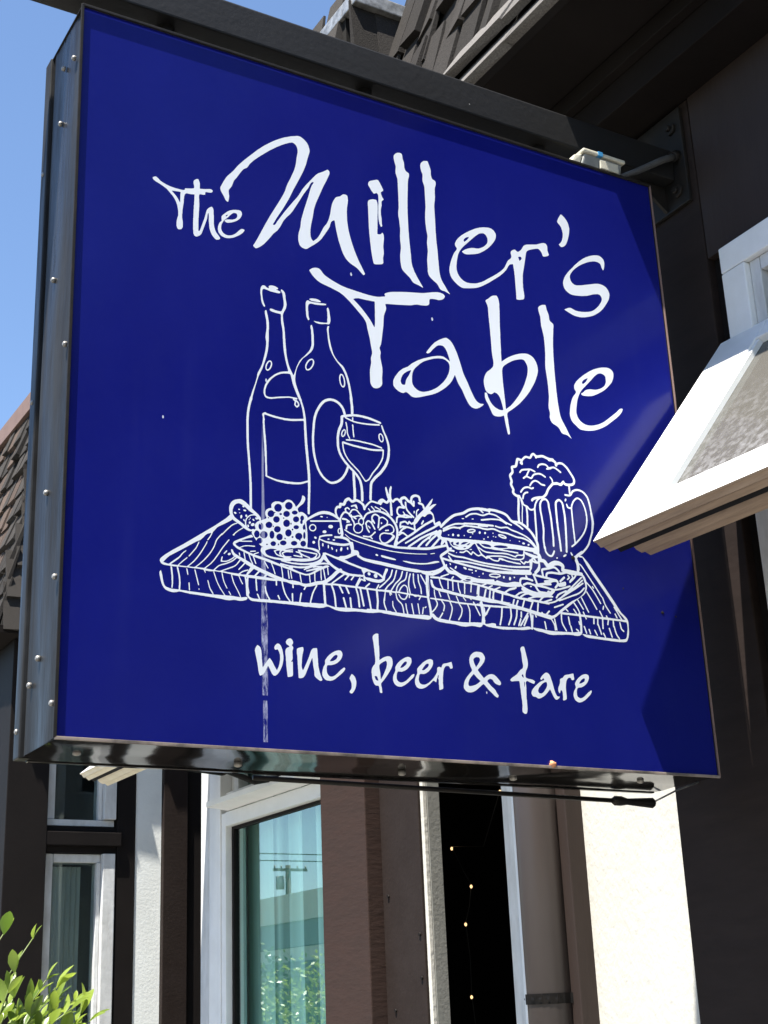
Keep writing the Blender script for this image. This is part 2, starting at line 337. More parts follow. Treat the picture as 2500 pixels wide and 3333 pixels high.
# white window frame on the near side of the dark opening, stepped
wf = P_("window_frame", bx(XF - .045, XF + .12, 3.462, 3.60, .7, 3.4, .004), M['white'])
P_("frame_bead", bx(XF - .02, XF + .12, 3.602, 3.645, .7, 3.4, .003), M['white'], parent=wf)
P_("frame_bead", bx(XF + .005, XF + .12, 3.647, 3.70, .7, 3.4, .003), M['white_old'], parent=wf)
P_("frame_bead", bx(XF + .03, XF + .12, 3.702, 3.765, .7, 3.4, .003), M['white_old'], parent=wf)
P_("sill_wall", bx(XF - .01, XF + .2, 3.462, 4.19, 0, .69), M['brown'])
P_("head_wall", bx(XF - .01, XF + .2, 3.462, 4.19, 3.41, 4.13), M['brown'])
# far reveal of the opening: stucco with its shade put into the colour, and a pale lit arris
P_("reveal", bx(XF + .004, XF + .052, 4.172, 4.195, .7, 3.4), M['stucco_shaded'])
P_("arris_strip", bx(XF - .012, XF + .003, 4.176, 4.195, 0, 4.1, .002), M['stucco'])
# brown board panel and the rough post
P_("panel", bx(XF - .02, XF + .05, 4.197, 4.462, 0, 4.13, .003), M['panel'])
P_("groove_board", bx(XF + .012, XF + .05, 4.464, 4.482, 0, 4.13), M['brown_dark'])
bm = BM(); box(bm, XF - .07, XF + .2, 4.484, 4.826, 0, 4.13, .005)
P_("timber_post", bm, M['brown_rough'], label="rough sawn brown timber post right of the big window")
for y, z in ((4.42, 1.98), (4.22, 1.84), (4.22, 1.70), (4.40, 1.60)):
    bm = BM(); tube(bm, [(XF - .026, y, z), (XF - .018, y, z)], .006, 8); P_("nail_head", bm, M['brown_dark'])
# big window with its hood, transom and frame
P_("casing", bx(XF - .004, XF + .2, 6.04, 6.135, 0, 4.1, .004), M['white_old'])
bw = P_("window", bx(XF - .005, XF + .10, 5.915, 6.038, 0, 4.1, .004), M['white'], label="large white framed window with pale green glass")
P_("frame_stile", bx(XF + .0, XF + .10, 5.868, 5.912, .5, 2.465, .003), M['white'], parent=bw)
P_("frame_head", bx(XF + .0, XF + .10, 4.83, 5.868, 2.405, 2.468, .003), M['white'], parent=bw)
P_("bead", bx(XF + .03, XF + .06, 5.846, 5.867, .5, 2.404), M['brown_dark'], parent=bw)
P_("bead", bx(XF + .03, XF + .06, 4.83, 5.846, 2.392, 2.404), M['brown_dark'], parent=bw)
hood = BM(); prism(hood, [(XF - .105, 2.482), (XF - .105, 2.505), (XF + .0, 2.515), (XF + .0, 2.47)], lambda x, z: (x, 4.828, z), lambda x, z: (x, 5.84, z))
P_("hood", hood, M['white'], parent=bw)
bm = BM(); bm.faces.new([bm.verts.new((XF + .043, y, z)) for y, z in ((4.83, .5), (5.846, .5), (5.846, 2.392), (4.83, 2.392))]); P_("pane", bm, M['glass_green'], parent=bw)
P_("transom_bar", bx(XF + .02, XF + .1, 4.83, 5.913, 2.516, 2.56, .003), M['white_old'], parent=bw)
P_("apron", bx(XF + .0, XF + .1, 4.83, 5.913, 0, .499), M['brown'], parent=bw)
tw = P_("transom_window", bx(XF + .05, XF + .1, 5.84, 5.913, 2.562, 3.3, .003), M['white_old'])
P_("glazing_bar", bx(XF + .05, XF + .1, 5.55, 5.57, 2.562, 3.3), M['white_old'], parent=tw)
P_("head_rail", bx(XF + .0, XF + .1, 4.83, 5.913, 3.302, 4.1), M['brown'], parent=tw)
def curtain(y0, y1, z0, z1, x, amp, wav, m, lab):
    bm = BM(); n = 90; cols = []
    for i in range(n + 1):
        y = y0 + (y1 - y0) * i / n; xx = x + amp * math.sin(y * wav) + amp * .5 * math.sin(y * wav * 2.3 + 1)
        cols.append([bm.verts.new((xx, y, z)) for z in (z0, z1)])
    for a, b in zip(cols[:-1], cols[1:]): bm.faces.new((a[0], b[0], b[1], a[1])).smooth = True
    return tag(obj("curtain", bm, m), lab, "curtain")
curtain(4.6, 6.3, .4, 2.9, 2.80, .014, 46, M['curtain'], "pale green striped curtain hanging behind the big window glass")
# room behind the openings (dark)
bm = BM(); box(bm, 2.84, 6.5, -8, 6.13, -.1, 4.0)
for f in [f for f in bm.faces if abs(f.normal.x + 1) < .01 or f.calc_center_median().x < 2.9]: bm.faces.remove(f)
P_("room", bm, M['interior'])
for y, z, wh in ((4.553, 2.39, "highest, close to the white frame"), (4.92, 2.213, "second from the top"), (4.794, 2.052, "third from the top"), (4.849, 1.911, "fourth from the top"), (4.836, 1.638, "lowest, near the picture's bottom edge")):
    bm = BM(); bmesh.ops.create_uvsphere(bm, u_segments=10, v_segments=6, radius=.0055)
    bmesh.ops.scale(bm, vec=(1, 1, 1.3), verts=bm.verts)
    o = obj("light_bulb", bm, M['bulb'], None, True); o.location = (3.2, y, z)
    tag(o, "tiny warm bulb in the dark opening, " + wh, "bulb", "string light bulbs inside the dark opening")
bm = BM(); tube(bm, [(3.2, 4.48, 2.50), (3.201, 4.553, 2.397), (3.22, 4.72, 2.20), (3.201, 4.92, 2.221), (3.21, 4.86, 2.12), (3.201, 4.794, 2.06), (3.21, 4.83, 1.98), (3.201, 4.849, 1.919), (3.21, 4.845, 1.78), (3.201, 4.836, 1.646), (3.2, 4.80, 1.4)], .0022, 6)
tag(obj("light_string", bm, mat("string_wire", (.05, .05, .045), .5)), "thin dark wire of the string lights hanging in the dark opening", "wire")
# upper facade behind the sign
P_("upper_wall", bx(XF + .101, XF + .3, 4.83, 6.135, 2.9, 4.13), M['brown'])

# pier and window bay on the right (nearer than the sign)
P_("pier", bx(XW, XF + .15, 2.405, 2.755, 0, 3.97, .004), M['pier'], label="brown timber pier in the shadow of the sign, with one lit sliver")
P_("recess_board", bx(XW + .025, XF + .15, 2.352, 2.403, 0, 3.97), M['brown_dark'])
cs = P_("window", bx(XW - .012, XW + .03, .9, 2.350, 3.385, 3.46, .004), M['white'], label="white cased window with its sash propped open")
P_("casing", bx(XW - .012, XW + .03, 2.268, 2.350, 2.80, 3.383, .004), M['white'], parent=cs)
P_("jamb", bx(XW + .006, XW + .034, 2.232, 2.266, 2.80, 3.383, .003), M['white_old'], parent=cs)
P_("jamb", bx(XW + .006, XW + .034, 1.0, 2.230, 3.345, 3.383, .003), M['white_old'], parent=cs)
P_("dark_reveal", bx(XW + .036, XW + .16, 2.236, 2.35, 2.80, 3.46), M['black'], parent=cs)
P_("lower_bar", bx(XW + .012, XW + .12, .9, 2.349, 2.726, 2.798, .003), M['brown_dark'], parent=cs)
P_("security_bar", bx(XW + .07, XW + .082, 2.185, 2.197, 2.80, 3.344), M['grey_metal'], parent=cs)
P_("security_bar", bx(XW + .07, XW + .082, 2.12, 2.132, 2.80, 3.344), M['grey_metal'], parent=cs)
lw = P_("window", bx(XW - .012, XW + .12, 2.255, 2.347, .8, 2.724, .005), M['white_old'])
P_("casing", bx(XW - .012, XW + .12, .9, 2.253, 2.64, 2.724, .005), M['white_old'], parent=lw)
P_("pane", bx(XW + .05, XW + .055, .9, 2.253, .8, 2.638), M['glass_dark'], parent=lw)
P_("apron", bx(XW, XW + .15, -8, 2.35, 0, .798), M['brown'])
P_("upper_wall", bx(XW, XW + .15, -8, 2.40, 3.462, 3.97), M['brown'], label="dark brown wall boards above the open window")
for k, y in enumerate((.6, -1.2, -3.0, -4.8)):
    P_("timber_post", bx(XW - .03, XW + .15, y, y + .28, .80, 3.46, .004), M['brown'])
    ww = P_("window", bx(XW, XW + .1, y - 1.5, y - .002, 2.95, 3.05), M['white_old'])
    P_("pane", bx(XW + .05, XW + .056, y - 1.5, y - .002, .80, 2.948), M['glass_dark'], parent=ww)
    P_("stucco_panel", bx(XW + .02, XW + .1, y - 1.5, y - .002, 3.052, 3.458), M['stucco'])
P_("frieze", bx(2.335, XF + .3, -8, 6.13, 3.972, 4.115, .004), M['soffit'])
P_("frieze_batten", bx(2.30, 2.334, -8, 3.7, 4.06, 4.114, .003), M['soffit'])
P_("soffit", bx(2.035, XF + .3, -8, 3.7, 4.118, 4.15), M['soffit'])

# the wing on the left, farther off and standing out towards the street
W0 = 1.967; ZE = 3.497
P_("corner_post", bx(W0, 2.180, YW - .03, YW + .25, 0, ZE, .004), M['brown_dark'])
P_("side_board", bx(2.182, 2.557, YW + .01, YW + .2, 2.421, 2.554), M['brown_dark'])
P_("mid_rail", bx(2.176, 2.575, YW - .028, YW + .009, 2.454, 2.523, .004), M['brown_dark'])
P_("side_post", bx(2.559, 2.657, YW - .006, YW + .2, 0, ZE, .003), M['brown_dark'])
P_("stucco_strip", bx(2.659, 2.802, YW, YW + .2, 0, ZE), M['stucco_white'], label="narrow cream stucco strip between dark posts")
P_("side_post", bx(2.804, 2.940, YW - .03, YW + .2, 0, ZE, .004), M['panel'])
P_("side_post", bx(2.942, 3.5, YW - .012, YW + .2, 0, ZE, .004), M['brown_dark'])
def side_window(z0, z1, lab):
    w_ = P_("window", bx(2.185, 2.549, YW + .02, YW + .16, z0, z0 + .032, .003), M['white_old'], label=lab)
    for nm, a in (("stile", (2.185, 2.234, z0 + .034, z1)), ("stile", (2.484, 2.549, z0 + .034, z1)), ("rail", (2.236, 2.482, z1 - .042, z1))):
        P_(nm, bx(a[0], a[1], YW - .012 if a[0] > 2.4 else YW + .03, YW + .16, a[2], a[3], .004), M['white_old'], parent=w_)
    P_("bead", bx(2.462, 2.482, YW + .02, YW + .1, z0 + .034, z1 - .044, .002), M['white_old'], parent=w_)
    P_("pane", bx(2.236, 2.461, YW + .05, YW + .055, z0 + .034, z1 - .044), M['glass_dark'], parent=w_)
    return w_
side_window(2.557, 3.279, "upper white framed window in the dark side wall")
side_window(.9, 2.418, "lower white framed window with a grey curtain")
P_("apron", bx(2.182, 2.557, YW + .0, YW + .2, 0, .898), M['brown_dark'])
P_("head_board", bx(2.182, 2.557, YW + .0, YW + .2, 3.281, ZE), M['brown_dark'])
bm = BM(); n = 40; cols = []
for i in range(n + 1):
    x = 2.245 + .155 * i / n; yy = YW + .10 + .009 * math.sin(i * .9)
    cols.append([bm.verts.new((x, yy, z)) for z in (.9, 2.36)])
for a, b in zip(cols[:-1], cols[1:]): bm.faces.new((a[0], b[0], b[1], a[1])).smooth = True
tag(obj("curtain", bm, M['curtain_grey']), "grey curtain hanging inside the narrow lower side window", "curtain")
P_("wing_room", bx(2.2, 3.4, YW + .35, YW + .39, 0, 3.5), M['interior'])
P_("wing_front_wall", bx(W0 + .004, W0 + .2, YW + .252, 14, 0, ZE), M['brown'])
P_("wing_soffit", bx(1.855, 5.0, YW - .13, 14, ZE + .002, ZE + .04), M['soffit'])
P_("end_wall", bx(XF + .21, 5.0, 6.10, 6.134, 0, 4.1), M['brown_dark'])

# ---- roofs
def shingle_meshes(w_, h_, th, n, m):
    out = []
    for k in range(n):
        bm = BM(); c = random.uniform(-.02, .02); t1 = th * random.uniform(.7, 1.5)
        # local: x along course, y outward normal, z up slope
        hexa(bm, [(-w_ / 2, 0, random.uniform(-.012, .006)), (w_ / 2, 0, random.uniform(-.012, .006)), (w_ / 2, t1, random.uniform(-.012, .006)), (-w_ / 2, t1, random.uniform(-.012, .006)),
                  (-w_ / 2 + .004, 0, h_), (w_ / 2 - .004, 0, h_), (w_ / 2 - .004, th * .35, h_), (-w_ / 2 + .004, th * .35, h_)])
        bmesh.ops.recalc_face_normals(bm, faces=bm.faces)
        me = bpy.data.meshes.new("shingle"); bm.to_mesh(me); bm.free(); me.materials.append(m); out.append(me)
    return out
SM = shingle_meshes(.128, .28, .026, 6, M['shingle']) + shingle_meshes(.105, .28, .034, 3, M['shingle']) + shingle_meshes(.135, .28, .028, 2, M['shingle_warm'])
TAB = shingle_meshes(.116, .31, .024, 5, M['shingle_shaded']) + shingle_meshes(.10, .31, .034, 3, M['shingle_shaded'])
STR = shingle_meshes(.33, .17, .030, 3, M['shingle_lit']) + shingle_meshes(.27, .17, .034, 1, M['shingle_warm'])
def put_shingle(roof, me, pos, along, normal):
    along = along.normalized(); normal = (normal - normal.dot(along) * along).normalized(); up = along.cross(normal)
    if up.z < 0: along = -along; up = along.cross(normal)
    o = bpy.data.objects.new("shingle", me); C.objects.link(o); o.parent = roof
    mw = Matrix((along, normal, up)).transposed().to_4x4(); mw.translation = pos
    o.matrix_parent_inverse = Matrix.Translation(parent_world(roof)).inverted(); o.matrix_basis = mw
    return o
# main mansard along the facade
LEAN = .32
bm = BM(); prism(bm, [(2.05, 4.152), (2.62, 5.93), (4.5, 6.1), (4.5, 4.152)], lambda x, z: (x, -8, z), lambda x, z: (x, 3.66, z))
roof = P_("mansard_roof", bm, M['felt'], label="steep shingled mansard above the sign")
P_("eave_edge", bx(2.02, 2.06, -8, 3.66, 4.116, 4.15, .003), M['brown_dark'], parent=roof)
random.seed(11)
for k, z in enumerate((4.122, 4.228)):                # thick starter strips along the eave, sunlit brightness painted into their tone
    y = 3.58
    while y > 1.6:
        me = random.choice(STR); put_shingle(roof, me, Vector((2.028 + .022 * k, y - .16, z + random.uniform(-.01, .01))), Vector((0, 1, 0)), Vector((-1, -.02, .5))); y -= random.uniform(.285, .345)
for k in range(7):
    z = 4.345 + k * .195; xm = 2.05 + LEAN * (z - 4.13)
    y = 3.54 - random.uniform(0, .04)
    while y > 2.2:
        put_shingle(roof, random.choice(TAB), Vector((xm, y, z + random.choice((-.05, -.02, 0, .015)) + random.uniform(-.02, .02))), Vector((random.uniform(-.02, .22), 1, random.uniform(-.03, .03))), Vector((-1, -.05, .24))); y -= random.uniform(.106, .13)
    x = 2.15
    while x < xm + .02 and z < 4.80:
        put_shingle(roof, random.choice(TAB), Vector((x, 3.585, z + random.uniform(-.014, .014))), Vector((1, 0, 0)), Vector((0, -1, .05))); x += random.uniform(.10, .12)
# taller bay just beyond the sign, capped with metal
bm = BM(); box(bm, 2.118, 4.5, 3.662, 6.3, 4.152, 5.03)
bay = P_("bay_roof", bm, M['felt'])
P_("cap_flashing", bx(2.102, 2.335, 3.561, 3.66, 5.012, 5.068, .004), M['galv'], parent=bay)
P_("cap_flashing", bx(2.102, 2.20, 3.662, 6.3, 5.012, 5.068, .004), M['galv'], parent=bay)
for k in range(6):
    for j in range(5):
        put_shingle(bay, random.choice(SM[:6]), Vector((2.113, 3.75 + j * .17, 4.14 + k * .15 + random.uniform(-.01, .01))), Vector((0, 1, 0)), Vector((-1, 0, .12)))
# mansard of the wing
bm = BM()
ex, ey, ez = 1.85, YW - .137, ZE + .042; lx, lz = .345, 1.57
a = [(ex + .02, ey + .02, ez), (5.0, ey + .02, ez), (5.0, 14, ez), (ex + .02, 14, ez)]; b = [(ex + lx + .02, ey + lx + .02, ez + lz), (5.0, ey + lx + .02, ez + lz), (5.0, 14, ez + lz), (ex + lx + .02, 14, ez + lz)]
hexa(bm, a + b)
wr = P_("wing_mansard_roof", bm, M['felt'], label="shingled mansard of the wing at the left edge")
bm = BM(); prism(bm, [(ex + lx - .03, ez + lz - .02), (ex + lx - .03, ez + lz + .09), (ex + lx + .1, ez + lz + .09), (ex + lx + .1, ez + lz - .02)], lambda x, z: (x, ey + lx, z), lambda x, z: (x, 14, z)); P_("coping", bm, M['coping'], parent=wr)
P_("coping", bx(ex + lx + .102, 5.0, ey + lx - .03, ey + lx + .1, ez + lz - .02, ez + lz + .09), M['coping'], parent=wr)
random.seed(5)
NR = 9
for k in range(NR):
    f = k / NR; z = ez + lz * f - .01; off = lx * f
    y = ey + off + random.uniform(0, .06)
    while y < 9.2:
        put_shingle(wr, random.choice(SM), Vector((ex + off + .008, y + .06, z + random.uniform(-.014, .014))), Vector((0, 1, 0)), Vector((-1, 0, .26))); y += random.uniform(.115, .145)
    x = ex + off + random.uniform(0, .04)
    while x < 2.36 + off:
        put_shingle(wr, random.choice(SM[:6]), Vector((x + .06, ey + off + .008, z + random.uniform(-.014, .014))), Vector((1, 0, 0)), Vector((0, -1, .26))); x += random.uniform(.115, .14)

# the rest of both roofs: too far round to pick apart, one joined part each
def shingle_field(name, roof_, rows, m):
    bm = BM()
    for p0, p1, nrm, wd in rows:
        p0, p1, nrm = Vector(p0), Vector(p1), Vector(nrm); al = (p1 - p0).normalized(); d = random.uniform(0, wd); L_ = (p1 - p0).length
        nr = (nrm - nrm.dot(al) * al).normalized(); up = al.cross(nr); up = up if up.z > 0 else -up
        while d < L_ - wd:
            w2 = wd * random.uniform(.42, .49); c = p0 + al * (d + wd / 2) + up * random.uniform(-.02, .015); th = random.uniform(.016, .036)
            hexa(bm, [c - al * w2, c + al * w2, c + al * w2 + nr * th, c - al * w2 + nr * th, c - al * w2 + up * .29, c + al * w2 + up * .29, c + al * w2 + up * .29 + nr * .008, c - al * w2 + up * .29 + nr * .008]); d += wd * random.uniform(.92, 1.08)
    P_(name, bm, m, parent=roof_)["kind"] = "stuff"
random.seed(9)
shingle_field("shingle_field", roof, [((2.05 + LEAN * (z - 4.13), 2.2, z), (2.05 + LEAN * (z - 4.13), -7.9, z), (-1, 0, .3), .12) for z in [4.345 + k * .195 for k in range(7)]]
              + [((2.028 + .022 * k, 1.55, 4.122 + .106 * k), (2.028 + .022 * k, -7.9, 4.122 + .106 * k), (-1, 0, .5), .32) for k in range(2)], M['shingle_shaded'])
shingle_field("shingle_field", wr, [((ex + lx * k / NR + .008, ey + 2.45, ez + lz * k / NR - .01), (ex + lx * k / NR + .008, 13.9, ez + lz * k / NR - .01), (-1, 0, .26), .13) for k in range(NR)]
              + [((2.44 + lx * k / NR, ey + lx * k / NR + .008, ez + lz * k / NR - .01), (4.9, ey + lx * k / NR + .008, ez + lz * k / NR - .01), (0, -1, .26), .13) for k in range(NR)], M['shingle'])

# ------------------------------------------------------------------ open sashes
def sash(o, width, height, ang, yaw, dust, name, lab, thick=.048, stile=.16, rail=.10, under='tan'):
    """o = far bottom outer corner; local u runs towards the camera, v up the sash, n outwards"""
    t = thing_part(name, o, lab)
    u = Vector((math.sin(R(yaw)), -math.cos(R(yaw)), 0)); h = Vector((math.cos(R(yaw)), math.sin(R(yaw)), 0))
    v = (h * math.sin(R(ang)) + Vector((0, 0, 1)) * math.cos(R(ang))); n = (-h * math.cos(R(ang)) + Vector((0, 0, 1)) * math.sin(R(ang)))
    o = Vector(o)
    f = lambda a, b, c: o + u * a + v * b + n * c
    def bar(nm, a0, a1, b0, b1, c0, c1, m, bev=.003):
        bm = BM(); hexa(bm, [f(a0, b0, c0), f(a1, b0, c0), f(a1, b0, c1), f(a0, b0, c1), f(a0, b1, c0), f(a1, b1, c0), f(a1, b1, c1), f(a0, b1, c1)], bev)
        return P_(nm, bm, m, parent=t)
    W_, H_, T_ = width, height, thick
    def profrail(nm, poly, a0, a1, mats):
        bm = BM(); prism(bm, poly, lambda b, c: f(a0, b, c), lambda b, c: f(a1, b, c))
        for fc in bm.faces: fc.normal_update()
        bmesh.ops.recalc_face_normals(bm, faces=bm.faces)
        for fc in bm.faces:
            if fc.normal.dot(v) < -.3 or fc.normal.dot(n) < -.2: fc.material_index = 1
        return P_(nm, bm, mats, parent=t)
    wm = [M['white'], M[under]]
    profrail("bottom_rail", [(0, 0), (rail, 0), (rail, -T_), (.016, -T_), (.012, -T_ * .62), (.004, -T_ * .5), (.004, -T_ * .16), (0, -T_ * .1)], 0, W_, wm)
    bar("stile", 0, stile, rail + .0005, H_, -T_, 0, M['white']); bar("stile", W_ - stile, W_, rail + .0005, H_, -T_, 0, M['white'])
    bar("top_rail", stile + .0005, W_ - stile - .0005, H_ - .09, H_, -T_, 0, M['white'])
    bar("gap_shade_strip", .02, W_ - .02, .022, .06, -T_ - .0145, -T_ - .0005, M["black"], 0)  # black strip added to paint the shade in the gap
    # inner frame, set in from the edge, with a dark gap between
    g = -T_ - .015
    profrail("inner_rail", [(.030, g), (.075, g), (.075, g - .05), (.052, g - .05), (.046, g - .034), (.036, g - .028), (.030, g - .012)], .055, W_ - .02, wm)
    bar("inner_stile", .055, .10, .0755, H_ - .05, g - .05, g, M['white']); bar("inner_stile", W_ - .07, W_ - .02, .0755, H_ - .05, g - .05, g, M['white'])
    gm = BM(); hexa(gm, [f(stile + .001, rail + .001, -.026), f(W_ - stile - .001, rail + .001, -.026), f(W_ - stile - .001, rail + .001, -.02), f(stile + .001, rail + .001, -.02),
                         f(stile + .001, H_ - .091, -.026), f(W_ - stile - .001, H_ - .091, -.026), f(W_ - stile - .001, H_ - .091, -.02), f(stile + .001, H_ - .091, -.02)])
    gl = P_("pane", gm, dust, parent=t)
    bar("glazing_bead", stile + .0006, stile + .012, rail + .001, H_ - .092, -.0195, -.006, M['white'], 0)
    return t
def thing_part(name, o, lab):
    bm = BM(); 
    e = bpy.data.objects.new(name, None); C.objects.link(e); e.parent = B; e.location = Vector(o); e.matrix_parent_inverse = Matrix.Translation(parent_world(B)).inverted(); e["label"] = lab; e.empty_display_size = .05
    return e
sash((1.958, 2.356, 2.582), 1.35, .80, 39.5, 3.0, M['glass_dusty'], "open_sash", "white top hung sash propped open beside the sign, sunlit, with dusty glass")
sash((1.99, 3.99, 2.632), .54, .80, 50, 0, M['glass_dusty'], "open_sash", "middle sash propped open behind the sign, above the dark opening", stile=.1, under='cream')  # underside colour carries the warm bounced light
sash((1.985, 6.0, 2.632), 1.12, .80, 52, 0, M['glass_dusty'], "open_sash", "small far sash propped open below the sign's left end", stile=.1, under='cream')

# ------------------------------------------------------------------ the sign
SX0, SX1, SZ0, SZ1, SY0, SY1 = .747, 2.303, 2.074, 3.638, 2.4, 2.64
S = thing("blade_sign", (1.525, 2.52, SZ0), "large square blue projecting sign with white brush lettering and a food drawing", "sign")
FY = SY0 + .0068
# sheet metal case: a slightly dented left side, bottom, top, right and back
bm = BM(); ny, nz = 14, 48; grid = []
random.seed(3)
for j in range(nz + 1):
    z = SZ0 + (SZ1 - SZ0) * j / nz; row = []
    for i in range(ny + 1):
        y = SY0 + .006 + (SY1 - .042 - SY0 - .006) * i / ny
        s = i / ny
        bow = .0035 * math.sin(math.pi * s) * (1 + .7 * math.sin(z * 5.1) + .4 * math.sin(z * 11 + 2)) - .0022 * math.exp(-((s - .12) / .06) ** 2) + .002 * math.exp(-((s - .93) / .05) ** 2)
        row.append(bm.verts.new((SX0 + .004 - bow, y, z)))
    grid.append(row)
for a, b in zip(grid[:-1], grid[1:]):
    for i in range(ny): bm.faces.new((a[i], a[i + 1], b[i + 1], b[i])).smooth = True
P_s = lambda name, bm, m, smooth=False, label=None: obj(name, bm, m, S, smooth, label)
P_s("side_sheet", bm, M['side'])
P_s("rear_retainer", bx(SX0 - .004, SX0 + .02, SY1 - .034, SY1 + .004, SZ0 - .002, SZ1, .003), M['side'])
P_s("seam", bx(SX0 + .006, SX0 + .02, SY1 - .043, SY1 - .035, SZ0, SZ1), M['black'])
P_s("front_flange", bx(SX0 - .003, SX0 + .0035, SY0, SY0 + .005, SZ0, SZ1, .001), M['dark_steel'])
bm = BM()
n = 30
for (ya, yb, za, zb) in ((SY0 + .005, SY1, SZ0, SZ0 + .004),):
    rows = []
    for i in range(n + 1):
        x = SX0 + .003 + (SX1 - SX0 - .003) * i / n; r_ = []
        for j in range(7):
            s = j / 6; sag = .0035 * math.sin(math.pi * s) * math.sin(i * .7 + .4) + .003 * (s > .8)
            r_.append(bm.verts.new((x, ya + (yb - ya) * s, za + .002 - sag)))
        rows.append(r_)
    for a, b in zip(rows[:-1], rows[1:]):
        for j in range(6): bm.faces.new((a[j], b[j], b[j + 1], a[j + 1])).smooth = True
P_s("bottom_sheet", bm, M['metal_black'])
P_s("front_flange", bx(SX0, SX1, SY0, SY0 + .0045, SZ0 - .003, SZ0 + .003, .001), M['rust_edge'])
P_s("front_flange", bx(SX0, SX1, SY0, SY0 + .005, SZ1 - .004, SZ1 + .002, .001), M['dark_steel'])
P_s("front_flange", bx(SX1 - .002, SX1 + .001, SY0, SY0 + .0045, SZ0, SZ1, .0005), M['coping'])
P_s("top_sheet", bx(SX0, SX1, SY0 + .006, SY1, SZ1 - .003, SZ1), M['dark_steel'])
P_s("right_sheet", bx(SX1 - .003, SX1, SY0 + .006, SY1, SZ0 + .002, SZ1 - .004), M['dark_steel'])
P_s("back_face", bx(SX0 + .01, SX1 - .004, SY1 - .02, SY1 - .01, SZ0 + .006, SZ1 - .006), M['blue'])
P_s("rear_lip", bx(SX0 + .021, SX1, SY1 - .01, SY1 + .004, SZ0 - .004, SZ0 + .006, .002), M['metal_black'])
bm = BM(); v = [bm.verts.new((x, 0, z)) for x, z in ((0, 0), (SX1 - SX0, 0), (SX1 - SX0, SZ1 - SZ0), (0, SZ1 - SZ0))]; bm.faces.new(v[::1])
face = obj("sign_face", bm, M['blue'], S); face.location = Vector((SX0, FY, SZ0)); face["label"] = "deep blue sign face with a scraped white streak"
# screws on the left side and the bottom
for y, z in ((2.44, 3.525), (2.511, 3.546), (2.518, 3.41), (2.52, 3.035), (2.424, 2.847), (2.506, 2.566), (2.43, 2.376), (2.513, 2.241), (2.418, 2.138), (2.628, 3.348), (2.628, 2.805), (2.628, 2.125), (2.56, 2.20)):
    bm = BM(); xx = SX0 - .0035
    tube(bm, [(xx + .004, y, z), (xx - .0015, y, z), (xx - .004, y, z)], [.0058, .0056, .003], 10)
    P_s("screw", bm, M['screw'])
for x, y in ((.83, 2.53), (1.17, 2.56), (1.55, 2.56), (1.83, 2.55), (2.15, 2.5)):
    bm = BM(); tube(bm, [(x, y, SZ0 + .004), (x, y, SZ0 - .004), (x, y, SZ0 - .006)], [.008, .008, .004], 10); P_s("screw", bm, M['screw'])
bm = BM(); bmesh.ops.create_icosphere(bm, subdivisions=2, radius=.008)
for v in bm.verts: v.co = Vector((1.83, SY0 + .002, SZ0 + .006)) + v.co * random.uniform(.7, 1.2)
P_s("putty_blob", bm, mat("orange_putty", (.6, .25, .12), .7), True)

for x, z, r in ((1.937, 2.555, .006), (2.1875, 2.452, .005), (2.2275, 2.446, .0035), (2.076, 2.498, .0025)):
    bm = BM(); vv = [bm.verts.new((x + r * random.uniform(.5, 1.2) * math.cos(t * .785), FY - .0004, z + r * random.uniform(.5, 1.2) * math.sin(t * .785))) for t in range(8)]
    c_ = bm.verts.new((x, FY - .0016, z)); [bm.faces.new((vv[i], vv[(i + 1) % 8], c_)) for i in range(8)]
    P_s("paint_chip", bm, M['dark_steel'])

